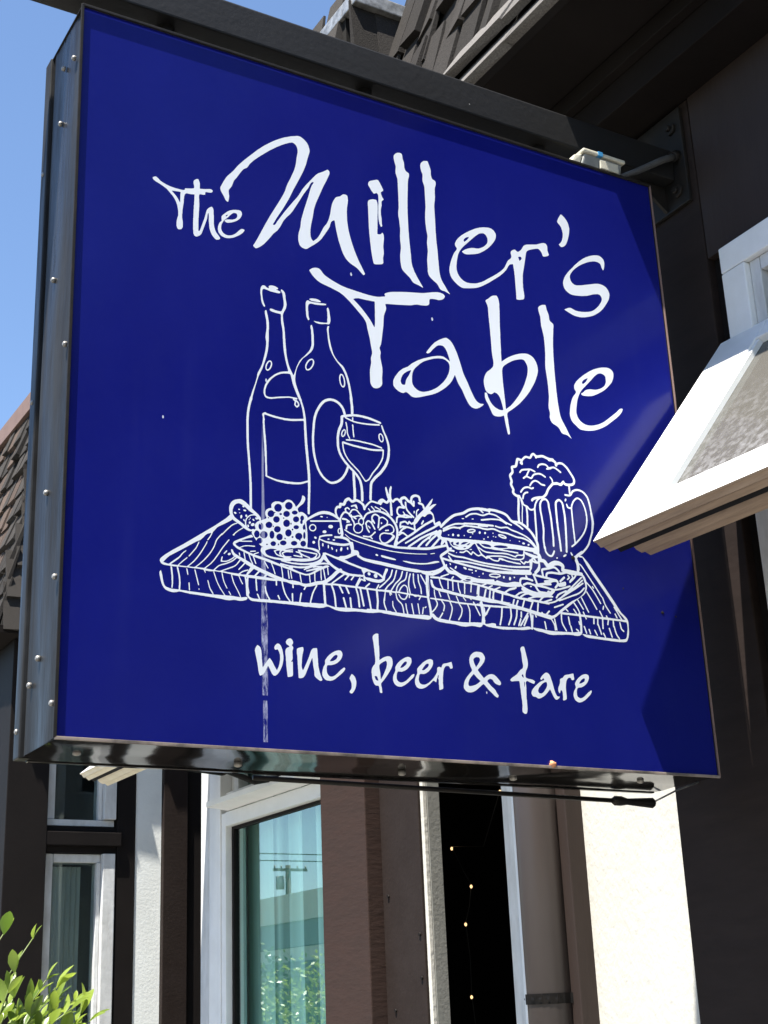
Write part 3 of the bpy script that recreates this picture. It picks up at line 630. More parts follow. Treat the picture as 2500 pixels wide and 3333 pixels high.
LOOPS = {
"the": [
[1315,5363,-9,2,-7,4,-5,5,-6,14,-3,13,0,29,-3,9,0,133,3,11,2,97,2,11,0,39,3,11,0,34,2,11,2,81,-46,-10,-36,0,-11,-3,-13,-10,-6,-11,-7,-29,0,-18,-3,-9,0,-34,-13,-97,-2,-49,-3,-9,1,-41,8,-51,0,-57,-5,-15,-9,-15,-16,-8,-16,-3,-7,3,-7,7,-9,27,0,38,2,23,5,27,11,40,0,43,-7,49,-7,32,-18,45,-23,36,-15,18,-50,49,-13,12,-45,24,-48,21,-25,8,-27,15,-12,15,2,9,8,10,15,8,9,3,7,0,23,-16,20,-19,26,-13,41,-14,43,-10,54,-6,77,0,18,2,9,3,7,5,3,4,0,11,5,5,21,4,49,13,20,8,9,6,1,21,-8,40,0,18,7,16,14,14,13,9,14,5,5,-1,7,-7,9,-27,3,-18,0,-54,1,-4,4,-1,54,11,61,18,16,-1,10,-7,2,-5,-1,-9,-6,-11,-9,-7,-19,-5,-31,-3,-12,-3,-4,-4,-3,-5,-1,-20,-4,-7,-19,-5,-34,-3,-8,-5,-4,-7,-2,-20,0,-21,2,-9,0,-38,2,-11,0,-45,-2,-9,0,-36,-2,-9,-3,-77,-2,-11,0,-148,3,-5,5,0,7,6,5,10,51,162,20,83,6,18,7,14,9,11,16,16,16,11,7,3,9,-7,7,-10,5,-22,0,-52,2,-11,1,-99,4,-34,5,-20,7,-20,11,-23,33,-38,11,-16,0,-11,-7,-9,-12,-7,-20,-6,-13,4,-15,11,-18,20,-11,16,-11,23,-12,38,-4,31,-3,48,-2,9,0,72,-2,6,0,16,-3,2,-5,-6,-5,-14,-5,-47,-10,-38,-51,-158,-12,-21,-14,-14,-24,-17],
[1641,5437,-27,6,-13,7,-12,10,-18,24,-7,30,2,36,12,40,7,14,20,24,4,7,0,7,-2,9,-1,25,4,13,11,17,19,21,33,33,29,22,38,18,30,9,40,7,18,-3,9,-8,5,-10,3,-9,0,-14,-7,-24,-12,-23,-10,-16,-31,-30,-33,-22,-36,-18,-30,-11,-13,-3,-9,0,-7,3,-11,6,-3,6,4,11,5,4,23,10,47,10,16,5,29,17,17,19,7,18,0,14,-5,13,-5,5,-9,3,-16,-1,-7,-2,-20,-15,-23,-26,-30,-38,-31,-32,-18,-24,-15,-32,-7,-20,-4,-29,1,-16,5,-18,7,-14,13,-15,28,-14,29,-1,20,5,23,9,28,19,22,20,30,38,19,19,16,11,15,3,16,-6,1,-4,-5,-12,-17,-27,-24,-23,-26,-22,-48,-34,-16,-9,-40,-16,-34,-7],
[1657,5698,5,1,12,13,6,11,0,3,-19,-12,-7,-9,1,-5],
[1130,5725,3,-1,1,6,2,101,2,11,-1,9,-15,1,-70,-9,-12,-3,2,-5,40,-38,11,-13,18,-25],
],
"millers": [
[2001,5401,-21,16,-4,7,0,6,21,34,34,68,96,204,56,113,125,234,40,80,23,53,15,51,18,50,39,85,45,111,18,63,7,36,12,85,13,65,0,34,-5,23,-7,18,-13,18,-17,11,-9,5,-11,2,-13,-2,-36,-16,-75,-45,-75,-54,-87,-71,-122,-112,-77,-78,-44,-54,-9,-14,-15,-29,-14,-21,-36,-25,-18,-21,-32,-50,-39,-68,-17,-22,-14,-23,-4,-9,-19,-60,-12,-23,-23,-34,-5,-11,0,-29,6,-41,-4,-38,-8,-37,-11,0,-9,3,-12,12,-19,42,-24,36,-11,23,-5,18,0,18,3,9,38,83,27,52,21,30,39,46,31,40,42,64,21,28,68,82,124,137,38,41,73,71,57,49,73,58,66,45,56,34,88,43,77,29,11,3,25,0,18,-5,22,-12,21,-14,23,-22,11,-16,9,-18,11,-38,3,-18,0,-23,-3,-13,-24,-79,-23,-90,-23,-65,-22,-54,-50,-109,-68,-141,-62,-142,-72,-139,-85,-149,-42,-83,-1,-7,17,0,7,5,9,11,22,41,90,144,114,166,46,63,21,34,48,90,43,64,116,152,21,25,25,24,63,40,48,37,6,5,9,1,15,-13,4,-9,0,-20,-5,-18,-38,-90,-44,-92,-78,-189,-21,-52,-15,-47,-12,-45,-18,-102,-20,-87,-12,-75,0,-24,-2,-9,2,-52,8,-27,13,-18,10,-7,4,0,42,41,22,31,18,32,50,103,44,65,18,39,16,49,14,54,11,68,14,60,19,46,20,35,8,12,16,15,44,20,31,31,9,6,18,5,16,0,11,-3,7,-5,5,-15,3,-41,-5,-43,-11,-60,-2,-36,-2,-7,0,-124,9,-90,11,-61,25,-101,36,-110,36,-88,29,-61,17,-29,36,-72,7,-18,0,-4,-16,-14,-5,-2,-4,2,-61,57,-11,9,-30,16,-47,19,-34,23,-25,22,-20,27,-18,33,-16,39,-36,113,-27,130,-16,111,-4,9,-6,-2,-26,-19,-11,-15,-9,-23,-12,-45,-21,-40,-83,-134,-24,-31,-37,-39,-45,-40,-56,-46,-16,-15,-18,-11,-18,-3,-29,5,-18,9,-12,12,-7,14,-9,33,-3,16,0,45,7,47,22,77,7,49,0,14,9,49,35,124,59,189,26,97,21,57,25,42,0,2,-3,1,-11,0,-4,0,-9,-8,-10,-11,-13,-24,-20,-46,-68,-108,-51,-96,-83,-149,-34,-50,-44,-51,-33,-45,-18,-34,-29,-61,-36,-58,-48,-50,-62,-90,-53,-69,-34,-34,-16,-14,-32,-23,-16,-6],
[4116,5428,-60,19,-52,10,-17,7,-13,14,-20,27,-11,13,-63,49,-21,19,-9,11,-6,13,-8,32,-6,61,0,74,15,94,0,54,-4,43,0,70,4,31,0,21,2,6,1,50,-3,9,0,29,-2,7,-2,47,-9,56,0,48,11,69,0,45,2,12,-2,47,2,11,0,196,3,11,-3,9,0,41,-2,18,-20,67,0,34,6,45,0,20,-15,56,-7,36,-1,23,1,13,6,17,19,26,26,19,31,9,16,0,9,-3,4,-2,5,-7,5,-29,1,-23,2,-11,15,-47,1,-63,7,-24,9,-15,7,-7,32,-15,5,-7,0,-25,-2,-13,-13,-45,-9,-63,-5,-90,-2,-7,-5,-88,-2,-6,0,-30,-2,-6,-3,-81,-2,-12,0,-49,-2,-11,0,-270,2,-12,0,-67,2,-11,3,-86,2,-7,0,-27,2,-6,3,-61,2,-7,0,-65,2,-9,0,-27,2,-20,10,-43,22,-59,43,-78,57,-90,7,-12],
[4481,5432,-59,19,-13,3,-27,0,-18,5,-7,4,-12,12,-21,39,-13,15,-47,30,-26,19,-19,17,-13,20,-7,25,-3,18,0,18,2,9,-2,123,16,120,0,38,-2,7,0,27,-2,9,0,38,11,76,0,21,-11,72,-5,67,-2,9,0,92,2,7,2,45,11,86,0,157,-2,9,2,11,0,88,-5,27,-17,52,0,34,4,29,0,36,-15,34,-2,11,-7,38,0,32,3,15,9,21,23,25,11,9,13,7,34,9,11,0,5,-5,30,-86,5,-27,0,-20,-2,-9,0,-34,9,-36,5,-10,7,-6,34,-13,7,-16,0,-22,-2,-16,-13,-41,-5,-31,0,-29,-2,-9,0,-66,-2,-6,-3,-34,-8,-45,-5,-38,0,-295,-2,-11,0,-57,2,-11,0,-88,2,-9,0,-31,2,-7,3,-63,2,-9,2,-135,3,-11,0,-68,2,-9,0,-47,2,-9,0,-16,7,-42,7,-30,9,-24,18,-34,30,-45,24,-41,33,-40,0,-2],
[4670,5558,-14,2,-24,7,-30,16,-42,31,-28,28,-8,10,-14,28,-10,38,-2,30,4,38,14,54,21,61,20,49,22,47,8,12,27,36,9,18,-1,13,-16,20,-5,12,0,20,3,11,18,38,29,39,32,34,30,27,37,31,75,54,79,50,72,34,52,18,69,14,45,0,30,-14,14,-12,17,-26,3,-12,0,-23,-5,-25,-6,-20,-12,-22,-18,-28,-37,-49,-35,-39,-43,-41,-40,-32,-52,-37,-37,-20,-40,-16,-92,-29,-31,-7,-27,0,-9,2,-21,12,-6,7,3,4,21,19,22,17,46,26,45,18,25,6,49,6,23,5,13,4,27,14,32,19,22,18,27,27,19,26,9,23,2,18,-2,29,-8,18,-10,16,-10,10,-20,9,-18,0,-34,-10,-16,-9,-18,-13,-52,-46,-160,-164,-49,-58,-25,-37,-13,-27,-12,-29,-15,-58,-8,-36,-9,-61,0,-47,5,-27,7,-21,16,-30,23,-25,20,-15,20,-11,34,-10,20,-2,9,2,23,0,72,14,34,12,60,29,45,29,58,43,71,50,69,53,48,40,45,45,11,14,16,23,35,68,16,25,9,12,30,26,11,13,8,21,0,9,-7,33,1,16,4,11,9,12,19,16,20,11,9,3,11,-3,20,-14,9,-3,7,0,14,7,34,30,20,27,22,37,14,14,22,15,20,9,133,35,18,6,83,40,30,9,24,0,7,-4,10,-10,6,-14,3,-11,-2,-56,16,-54,-7,-12,-17,-11,-36,-16,-22,-5,-9,0,-5,5,-11,32,-6,13,-18,23,-21,14,-16,0,-31,-9,-52,-20,-54,-25,-18,-13,-12,-12,-9,-14,-7,-16,-4,-18,-40,-168,-28,-108,-7,-39,-2,-36,-2,-6,-1,-32,-2,-9,0,-45,-2,-11,0,-25,2,-7,0,-24,5,-32,2,-43,-5,-33,-5,-10,-9,-9,-34,-13,-31,-8,-32,-2,-5,3,0,16,2,9,0,293,-2,11,0,45,-3,9,0,22,-2,7,-5,56,-3,3,-34,-11,-14,-7,-10,-11,-17,-23,-21,-38,-15,-21,-44,-50,-56,-54,-157,-123,-91,-63,-56,-34,-50,-23,-40,-13,-52,-14,-79,-18],
[6315,5565,-43,9,-56,18,-54,22,-3,3,2,2,47,27,17,8,24,7,18,-1,57,-17,18,-2,42,0,7,2,34,2,58,12,52,14,41,15,33,18,25,18,33,28,45,47,35,50,14,24,9,25,0,23,-12,22,-11,12,-14,5,-25,0,-47,-12,-27,-9,-94,-41,-81,-23,-50,-9,-63,-9,-45,-3,-20,3,-27,9,-27,14,-18,13,-16,19,-12,27,-5,22,0,32,10,36,22,49,21,32,49,63,71,74,33,37,68,67,85,70,52,33,56,30,32,13,40,14,36,9,27,5,18,0,25,-8,9,-4,16,-11,14,-14,4,-7,7,-27,0,-25,-7,-45,-11,-31,-12,-25,-5,2,-17,31,-9,34,-7,14,-11,8,-16,6,-16,3,-43,0,-31,-8,-63,-22,-54,-27,-65,-38,-48,-32,-58,-47,-48,-48,-43,-56,-11,-23,-5,-20,0,-20,7,-32,7,-13,12,-15,11,-8,25,-11,31,-1,77,19,214,73,36,9,24,5,36,2,9,-2,16,0,25,-5,31,-14,15,-12,20,-27,11,-27,3,-13,0,-23,-3,-13,-7,-29,-11,-27,-27,-43,-39,-55,-39,-51,-21,-22,-34,-33,-25,-20,-68,-47,-40,-22,-41,-18,-78,-27,-52,-12,-34,-5],
[3477,5578,-5,8,-5,20,-13,76,-5,54,-2,7,-7,97,-2,7,-2,56,-2,7,0,33,-3,12,0,54,-2,11,0,290,-2,11,0,34,3,16,6,18,10,10,16,11,31,13,14,3,31,2,9,-5,8,-32,2,-20,0,-61,-2,-9,-2,-52,-2,-6,-1,-25,-2,-7,0,-34,-2,-9,0,-33,-2,-9,0,-34,-2,-9,0,-34,-3,-9,-2,-58,3,-4,5,0,7,2,13,1,11,3,15,13,12,16,5,-1,5,-8,7,-16,2,-15,0,-32,-13,-97,0,-36,2,-11,0,-56,-13,-59,2,-58,-5,-11,-7,-8,-13,-6,-28,-9,-40,-10,-14,-2],
[3588,6086,-17,40,-9,56,0,92,2,9,2,72,5,38,0,39,2,11,-1,54,-7,16,-11,10,-9,-2,-27,-16,-7,0,-4,2,-23,26,-22,36,-14,20,-6,14,1,13,5,18,11,17,18,13,41,20,36,16,11,3,9,0,7,-4,16,-22,27,-50,16,-33,2,-9,-4,-9,-24,-21,-7,-11,3,-18,9,-27,6,-13,14,-18,2,-5,-3,-7,-22,-22,-5,-16,0,-45,-11,-43,-4,-29,0,-54,6,-40,0,-72,5,-30,-6,-12,-9,-6],
[5531,6135,3,-1,18,15,14,17,2,7,-2,9,-5,9,-5,5,-15,-2,-25,-10,2,-11],
[4737,6191,5,1,39,37,18,25,10,20,-4,1,-11,-5,-23,-11,-16,-11,-16,-17,-9,-13,-3,-9,3,-9],
[6200,6496,-7,3,-14,9,-15,14,31,33,17,23,6,13,7,16,12,38,4,23,3,31,-7,50,-10,30,-13,22,-38,38,-3,11,2,14,20,42,32,51,11,15,5,2,20,-11,25,-17,23,-24,18,-25,11,-22,9,-34,5,-36,0,-16,-9,-58,-12,-45,-20,-59,-29,-63,-16,-24,-19,-19,-18,-13,-13,-7],
],
"table": [
[5172,3789,-5,5,-3,10,-16,81,-9,58,-7,65,-3,9,-5,0,-45,-20,-42,-8,-32,0,-20,5,-11,8,-7,9,-18,42,-33,70,-17,27,-11,23,-5,15,-3,16,1,51,5,4,22,4,5,-9,11,-41,22,-47,15,-23,22,-23,27,-20,17,-8,41,-13,29,0,25,5,3,3,0,11,-6,41,-19,72,-11,29,-15,23,-17,14,-11,6,-16,5,-16,-1,-31,-25,-18,-7,-30,5,-22,11,-14,16,-9,23,-10,45,-2,40,2,21,8,29,9,25,15,31,18,25,10,10,47,38,27,28,14,23,7,36,0,27,-11,81,0,22,-2,9,0,205,-2,11,0,86,-2,11,0,59,-3,9,0,56,-2,11,0,124,-7,40,-19,39,-3,13,12,15,29,20,43,40,9,7,27,13,38,10,7,-1,8,-7,13,-25,7,-31,0,-18,3,-9,-1,-32,-2,-9,0,-74,-2,-7,0,-29,-2,-7,-5,-83,-2,-7,0,-38,-2,-9,-2,-133,-3,-11,0,-63,-2,-11,-2,-122,-3,-11,-1,-123,5,0,55,44,44,30,49,29,50,25,49,20,48,16,56,12,36,0,34,-8,24,-11,18,-13,16,-18,19,-30,13,-38,5,-30,0,-42,-7,-32,-11,-34,-25,-58,-16,-34,-25,-45,-61,-93,-37,-49,-43,-51,-79,-84,-57,-50,-69,-55,-43,-31,-14,-14,-7,-14,-3,-11,0,-23,7,-40,2,-47,9,-68,0,-27,2,-9,-2,-20,-4,-9,-4,-3],
[6083,3897,-32,22,-22,11,-27,5,-27,0,-23,8,-14,14,-17,33,-16,19,-18,11,-54,22,-18,13,-16,25,-10,34,0,9,9,36,0,23,-11,47,0,43,13,78,5,39,0,144,-2,11,0,43,-2,9,-1,24,-2,7,0,20,-6,57,-1,29,-2,7,0,54,2,9,1,24,6,50,0,16,5,27,0,22,2,7,0,45,2,11,0,119,-2,9,0,32,-5,36,-22,117,0,103,-3,18,-17,66,-2,31,2,14,5,9,8,11,14,11,32,19,21,6,24,5,7,0,3,-3,12,-61,22,-60,2,-12,1,-38,2,-18,5,-9,7,-8,29,-18,8,-8,4,-6,2,-14,-1,-13,-9,-43,0,-14,-16,-114,0,-14,-4,-27,-1,-20,-2,-7,0,-20,-2,-7,-2,-67,-3,-9,0,-39,-2,-9,0,-51,-2,-12,0,-87,-2,-12,0,-189,2,-11,0,-126,2,-11,0,-45,2,-9,3,-72,2,-7,0,-20,2,-7,7,-79,7,-42,14,-45,18,-36,41,-72,38,-77,27,-43,0,-3],
[3900,4017,-9,2,-15,9,-25,19,-20,11,-16,3,-32,-20,-27,0,-37,12,-30,20,-17,16,-6,9,-5,9,-3,14,1,36,2,11,12,29,11,21,40,56,21,24,34,31,18,13,61,35,54,49,63,44,33,20,63,32,117,49,68,21,43,9,40,0,16,-5,20,-9,52,-30,1,5,-12,49,-20,59,-14,27,-13,20,-14,14,-16,7,-31,0,-25,-7,-18,-9,-12,-9,-53,-53,-26,-33,-12,-11,-16,-12,-18,-7,-9,3,-6,7,33,46,53,66,41,42,41,31,31,20,41,23,27,11,20,3,22,-8,16,-9,14,-10,24,-28,12,-18,20,-41,21,-47,11,-32,25,-81,28,-103,11,-34,14,-31,34,-68,38,-92,38,-77,20,-29,14,-14,14,-9,13,-7,20,-5,45,3,3,-2,-2,-2,-21,-21,-36,-27,-33,-17,-14,-5,-16,-3,-29,2,-23,8,-15,10,-13,13,-17,24,-36,68,-31,72,-46,70,-15,33,-24,66,-3,3,-42,-78,-33,-45,-54,-54,-17,-14,-38,-31,-54,-38,-39,-23,-45,-22,-164,-63,-49,-14,-18,-3],
[3408,4030,-7,3,-11,8,-10,12,-9,16,-5,23,0,119,2,9,0,18,18,83,2,20,-2,14,0,31,16,50,2,11,0,27,-11,59,-11,87,-27,122,-5,38,-7,27,-9,20,-27,39,-114,112,-53,48,-63,49,-25,16,-38,18,-97,29,-112,26,-27,9,-30,14,-33,24,-31,30,-33,45,-2,7,3,5,28,24,17,10,24,9,14,3,29,0,9,-3,16,-11,21,-26,19,-19,18,-13,41,-20,49,-20,79,-27,25,-7,45,-9,31,-5,36,-2,7,-2,23,-1,6,-2,21,0,6,-2,86,-7,7,-2,60,-2,9,-2,86,0,7,2,20,0,36,7,74,23,4,5,-9,22,7,10,16,11,23,11,33,14,30,9,114,27,88,18,185,32,38,9,112,37,45,12,25,5,38,2,32,-5,12,-5,16,-16,2,-9,-12,-22,-14,-15,-15,-11,-18,-9,-30,-9,-51,0,-39,-5,-27,-7,-7,-7,-4,-9,-3,-16,0,-25,-5,-18,-12,-12,-18,-9,-27,-7,-59,-9,-47,-2,-38,-12,-38,-15,-39,-9,-144,-27,-137,-21,-20,-5,-5,-2,-1,-12,7,-31,0,-14,-5,-22,-19,-47,-10,-32,-6,-47,-5,-70,-32,-193,-11,-54,-17,-36,-3,-12,1,-6,12,-39,-2,-20,-6,-27,0,-27,20,-115,0,-49,-9,-72,0,-68,-5,-20,-7,-13,-22,-23,-25,-13,-14,-5,-12,-3],
[6240,4039,-15,5,-21,11,-28,23,-37,26,-17,17,-17,31,-10,43,0,27,12,68,11,47,18,52,16,36,14,24,15,21,23,26,10,14,4,11,0,9,-19,32,-2,16,2,27,12,24,29,40,44,44,40,34,35,29,66,47,40,27,54,32,48,22,45,18,42,14,41,9,29,5,43,0,22,-7,16,-9,18,-18,8,-19,0,-22,-2,-16,-5,-23,-12,-31,-13,-27,-9,-14,-33,-40,-62,-62,-40,-33,-43,-29,-66,-39,-51,-27,-45,-18,-48,-11,-56,-7,-34,0,-11,7,-5,10,1,4,2,2,31,20,24,25,21,14,17,9,37,12,27,5,52,4,25,5,27,9,27,12,34,18,24,17,21,18,18,24,14,31,3,16,0,47,-3,14,-9,13,-14,10,-23,7,-13,1,-18,-1,-23,-7,-18,-9,-27,-20,-31,-27,-45,-49,-163,-166,-27,-34,-27,-45,-18,-38,-18,-49,-9,-36,-16,-77,-3,-20,0,-32,3,-15,9,-30,16,-24,22,-23,30,-18,32,-12,36,-5,45,3,27,4,36,10,61,22,38,18,54,32,52,38,155,123,47,45,20,15,21,10,21,-1,1,-3,-4,-11,-13,-27,-22,-29,-22,-24,-54,-49,-156,-121,-35,-23,-47,-27,-56,-27,-50,-20,-40,-13,-27,-7,-36,-7,-59,-7],
[3998,4105,40,-1,22,5,52,18,49,23,54,33,32,25,14,12,57,56,30,38,23,34,27,52,11,31,8,34,2,34,-5,25,-13,20,-17,12,-13,6,-12,5,-24,5,-25,0,-43,-7,-52,-14,-87,-36,-59,-31,-49,-38,-67,-66,-24,-34,-13,-32,-10,-47,0,-16,-2,-9,0,-45,3,-15,6,-16,14,-21,8,-8,24,-17,18,-9],
[5167,4105,69,56,40,43,34,41,51,66,43,64,31,54,25,50,38,92,12,34,9,40,5,34,0,29,-5,25,-21,40,-11,15,-9,6,-9,3,-25,0,-25,-5,-72,-25,-45,-22,-63,-41,-49,-38,-23,-25,-9,-18,-5,-16,-5,-29,0,-147,2,-9,0,-40,2,-9,3,-79,2,-11,0,-45,2,-11,3,-102,2,-18],
[3773,4143,22,-1,11,4,5,4,4,9,11,47,9,18,37,57,24,51,2,10,-9,-2,-50,-28,-36,-29,-22,-27,-18,-38,-8,-36,5,-25,7,-9],
[6334,4654,5,0,15,9,34,32,24,36,6,13,-1,2,-10,-4,-32,-18,-21,-14,-12,-11,-12,-16,-7,-15,2,-7],
[3443,4776,3,-2,3,4,5,25,4,33,0,27,2,7,0,72,3,11,0,93,2,11,-1,40,-20,1,-7,-2,-63,-2,-9,-2,-108,0,-38,-10,-27,-15,-1,-3,7,-8,52,-43,38,-36,64,-69,40,-49,23,-34],
],
"tagline": [
[5111,556,-16,9,-7,8,-3,6,0,25,7,43,-2,9,0,34,-5,38,0,25,-2,6,-3,68,-2,7,-2,47,-5,25,-5,3,-9,-2,-18,0,-7,-2,-13,-1,-43,-8,-11,2,-9,7,-4,5,12,14,16,13,66,42,51,54,24,14,11,12,5,20,0,7,-7,42,-5,90,-8,36,0,12,3,9,11,14,18,7,14,0,4,-3,3,-5,16,-70,14,-67,2,-34,-2,-22,-8,-30,-16,-27,-9,-20,-8,-31,-1,-27,6,-9,14,-5,21,-5,38,-3,20,-5,18,-11,4,-5,-10,-20,-5,-4,-11,0,-30,8,-42,15,-14,-1,-11,-13,-3,-12,4,-20,0,-39,-2,-9,-3,-65,-2,-9,0,-31,2,-9,0,-97,-5,-29,-9,-21,-11,-5],
[3003,619,-12,4,-5,6,-2,7,2,6,19,23,5,20,0,32,-2,11,-9,22,-10,16,-1,7,10,20,9,14,7,9,4,2,25,-19,12,-19,9,-32,0,-25,-5,-24,-6,-21,-9,-18,-17,-25,-9,-9,-4,-4],
[3338,651,-3,3,-3,9,-4,40,-5,14,-5,5,-25,0,-9,3,-7,5,-7,8,-6,14,-10,25,-5,23,-2,40,-3,9,3,30,5,18,14,23,21,22,7,27,0,38,-4,34,-1,22,-2,7,0,27,-2,7,-5,60,-8,43,0,16,5,13,11,13,23,13,13,2,14,0,3,-5,0,-113,3,-11,0,-103,-3,-12,1,-30,5,0,34,24,18,9,29,11,13,3,23,0,19,-8,8,-13,6,-23,-1,-29,-2,-13,-5,-14,-13,-27,-18,-29,-32,-44,-38,-48,-33,-36,-4,-7,-1,-11,7,-32,4,-47,-3,-4,-4,-2],
[4764,707,-15,7,-16,11,-14,13,-56,45,-49,49,-9,5,-7,-1,-21,-14,-67,-54,-31,-18,-23,-9,-25,-5,-24,0,-12,3,-11,4,-16,12,-11,13,-5,12,0,20,9,36,11,25,27,38,40,43,19,17,8,10,2,9,-2,11,-15,29,-7,29,-2,16,0,27,5,19,11,22,7,9,14,14,24,18,16,6,20,5,48,0,18,-5,12,-7,9,-9,11,-16,5,-15,0,-14,-10,-29,-7,-12,-28,-35,-50,-48,-4,-6,0,-7,16,-20,48,-51,7,-4,4,1,36,27,27,14,29,7,9,0,16,-2,16,-5,22,-14,39,-38,11,-14,5,-11,0,-14,-9,-11,-12,-3,-20,2,-25,9,-13,9,-12,11,-12,19,-8,5,-16,5,-13,0,-14,-7,-20,-19,4,-9,45,-45,32,-23,19,-19,14,-27,15,-16,5,-9,-7,-16,-5,-5],
[2004,720,-8,12,-9,34,-9,72,-27,124,3,18,11,22,12,17,6,0,17,-10,8,-8,5,-10,7,-25,1,-18,2,-9,0,-51,2,-7,5,-70,3,-7,2,0,29,44,27,36,16,19,2,0,23,-27,26,-49,26,-39,3,3,17,34,9,29,8,43,0,45,-8,27,-13,24,-5,4,-23,-7,-4,1,-7,11,-1,14,10,19,18,17,7,3,11,0,11,-5,12,-12,9,-18,9,-24,10,-61,0,-27,-3,-20,-9,-41,-11,-29,-18,-34,-14,-21,-14,-16,-22,-15,-16,0,-9,6,-10,10,-23,47,-14,24,-5,2,-5,-5,-30,-59,-11,-16,-15,-11,-18,-9],
[2656,721,-11,4,-30,19,-12,11,-6,9,-3,9,0,36,-11,58,-2,34,-2,7,-1,20,-3,17,-2,-1,-5,-9,-71,-160,-14,-23,-11,-12,-12,-6,-20,-5,-18,1,-3,9,-3,74,-2,7,0,34,-2,9,0,38,-2,9,0,38,-5,27,0,39,6,11,18,9,36,10,9,-1,3,-7,2,-20,-13,-50,-7,-45,-2,-40,-2,-9,0,-29,5,-18,7,-14,2,0,10,16,33,66,28,62,17,47,11,23,16,16,34,7,11,-1,3,-20,3,-76,2,-12,0,-36,2,-6,0,-25,3,-16,11,-49,12,-34,15,-36,0,-7,-4,-5,-9,-5],
[2735,730,-14,4,-12,7,-17,18,-10,21,0,22,5,27,11,36,17,27,2,9,-1,27,3,7,25,35,25,24,29,22,38,21,34,11,18,0,7,-1,10,-9,6,-9,5,-15,0,-9,-5,-18,-5,-12,-11,-18,-14,-16,-20,-18,-16,-11,-22,-11,-30,-10,-29,-4,-16,-1,-7,-3,-4,-7,-5,-20,0,-31,2,-14,10,-19,15,-15,14,-5,14,0,18,5,21,12,28,23,38,38,30,22,9,5,7,-3,5,-9,-3,-7,-15,-22,-24,-24,-78,-62,-27,-14,-25,-7],
[3804,730,-25,9,-8,7,-4,7,-7,13,-5,18,0,23,3,13,9,29,21,39,1,18,-2,22,3,9,17,20,54,50,42,27,18,9,24,8,12,0,13,-3,11,-6,4,-8,0,-27,-5,-16,-9,-18,-20,-29,-27,-27,-28,-19,-29,-11,-41,-1,-10,-7,-6,-11,-7,-28,-3,-15,3,-18,5,-12,7,-10,16,-8,13,-3,18,0,14,3,22,9,23,13,38,31,28,28,26,34,16,27,3,11,0,25,7,16,19,8,9,-1,11,-5,5,0,5,5,10,22,12,14,20,7,11,1,20,5,48,16,6,1,10,-46,0,-16,-2,-4,-19,-8,-7,0,-3,3,-10,18,-5,5,-24,1,-14,-5,-10,-8,-15,-22,-10,-36,-9,-61,-2,-38,-2,-9,0,-16,2,-9,0,-38,-7,-9,-37,-12,-4,1,-1,2,0,47,-3,11,3,41,-6,18,5,13,2,21,-3,3,-5,-3,-6,-16,-3,-14,-6,-6,-11,-39,-5,0,-20,12,-11,0,-9,-6,-29,-29,-54,-40,-23,-11,-29,-9],
[2303,731,-3,4,-9,78,-1,16,-2,7,-2,52,-2,9,0,31,-5,32,0,24,3,14,6,13,13,12,21,9,3,4,-10,11,-21,11,-5,10,-3,11,5,13,9,12,21,14,16,2,11,-5,8,-7,9,-20,-1,-16,-13,-20,13,-16,3,-9,-11,-31,2,-72,-5,-21,-14,-15,9,-2,7,2,3,-3,0,-128,-6,-13,-8,-5,-32,-8],
[3554,732,-18,4,-20,13,-12,15,-10,27,0,29,3,11,7,21,14,24,9,21,-1,29,7,16,14,21,17,19,32,27,39,25,18,9,25,8,15,0,18,-5,8,-5,4,-12,1,-24,-5,-16,-14,-26,-27,-31,-15,-13,-26,-16,-36,-14,-40,0,-7,-3,-10,-16,-5,-21,-2,-11,0,-27,7,-16,12,-11,23,-8,18,0,24,8,26,14,31,26,40,40,14,8,13,5,5,-1,1,-6,-4,-16,-8,-11,-13,-14,-19,-15,-36,-33,-41,-29,-33,-16,-23,-5],
[5853,732,-11,2,-16,7,-12,7,-8,8,-12,21,-5,21,0,18,10,31,7,14,14,18,9,15,1,12,-9,24,4,14,8,14,17,22,26,26,40,28,27,14,25,7,14,2,18,-2,15,-5,5,-5,3,-13,-2,-23,-10,-22,-16,-24,-22,-22,-21,-16,-15,-9,-30,-13,-38,-6,-14,-7,-7,-7,-6,-13,-5,-21,0,-36,5,-15,9,-10,23,-9,15,0,25,9,32,20,51,44,43,27,3,0,2,-9,-4,-16,-8,-12,-15,-18,-45,-39,-30,-22,-42,-22,-23,-7,-13,-3],
[5302,736,-25,13,-13,2,-18,1,-12,5,-11,18,-3,11,1,7,6,18,16,23,31,31,48,38,36,23,47,18,-1,9,-7,12,-10,-5,-11,-10,-11,-8,-7,6,-3,7,1,5,13,18,23,23,31,24,14,5,14,0,20,-9,12,-14,9,-20,20,-63,21,-86,9,-25,9,-18,8,-12,4,-3,11,-4,21,0,2,-1,0,-2,-11,-16,-9,-7,-14,-7,-7,-3,-11,0,-9,3,-11,10,-7,9,-43,86,-4,-2,-45,-47,-29,-25,-16,-11,-43,-22,-16,-5],
[5640,738,-1,8,4,27,0,49,-5,18,-10,8,-9,3,-14,-33,-4,-4,-9,8,-7,16,0,14,2,15,5,15,21,39,5,21,0,15,5,16,10,7,20,6,7,5,25,26,15,8,50,10,58,16,4,-6,2,-34,2,-6,0,-18,-3,-6,-16,-6,-11,-1,-6,4,-7,13,-7,7,-18,1,-16,-7,-19,-21,-11,-25,-7,-31,-5,-34,2,-104,-2,-15,-5,-10,-12,-7,-24,-7],
[3310,773,8,-1,3,3,-5,20,-9,18,-10,8,-15,-3,-3,-2,0,-5,9,-25,9,-9],
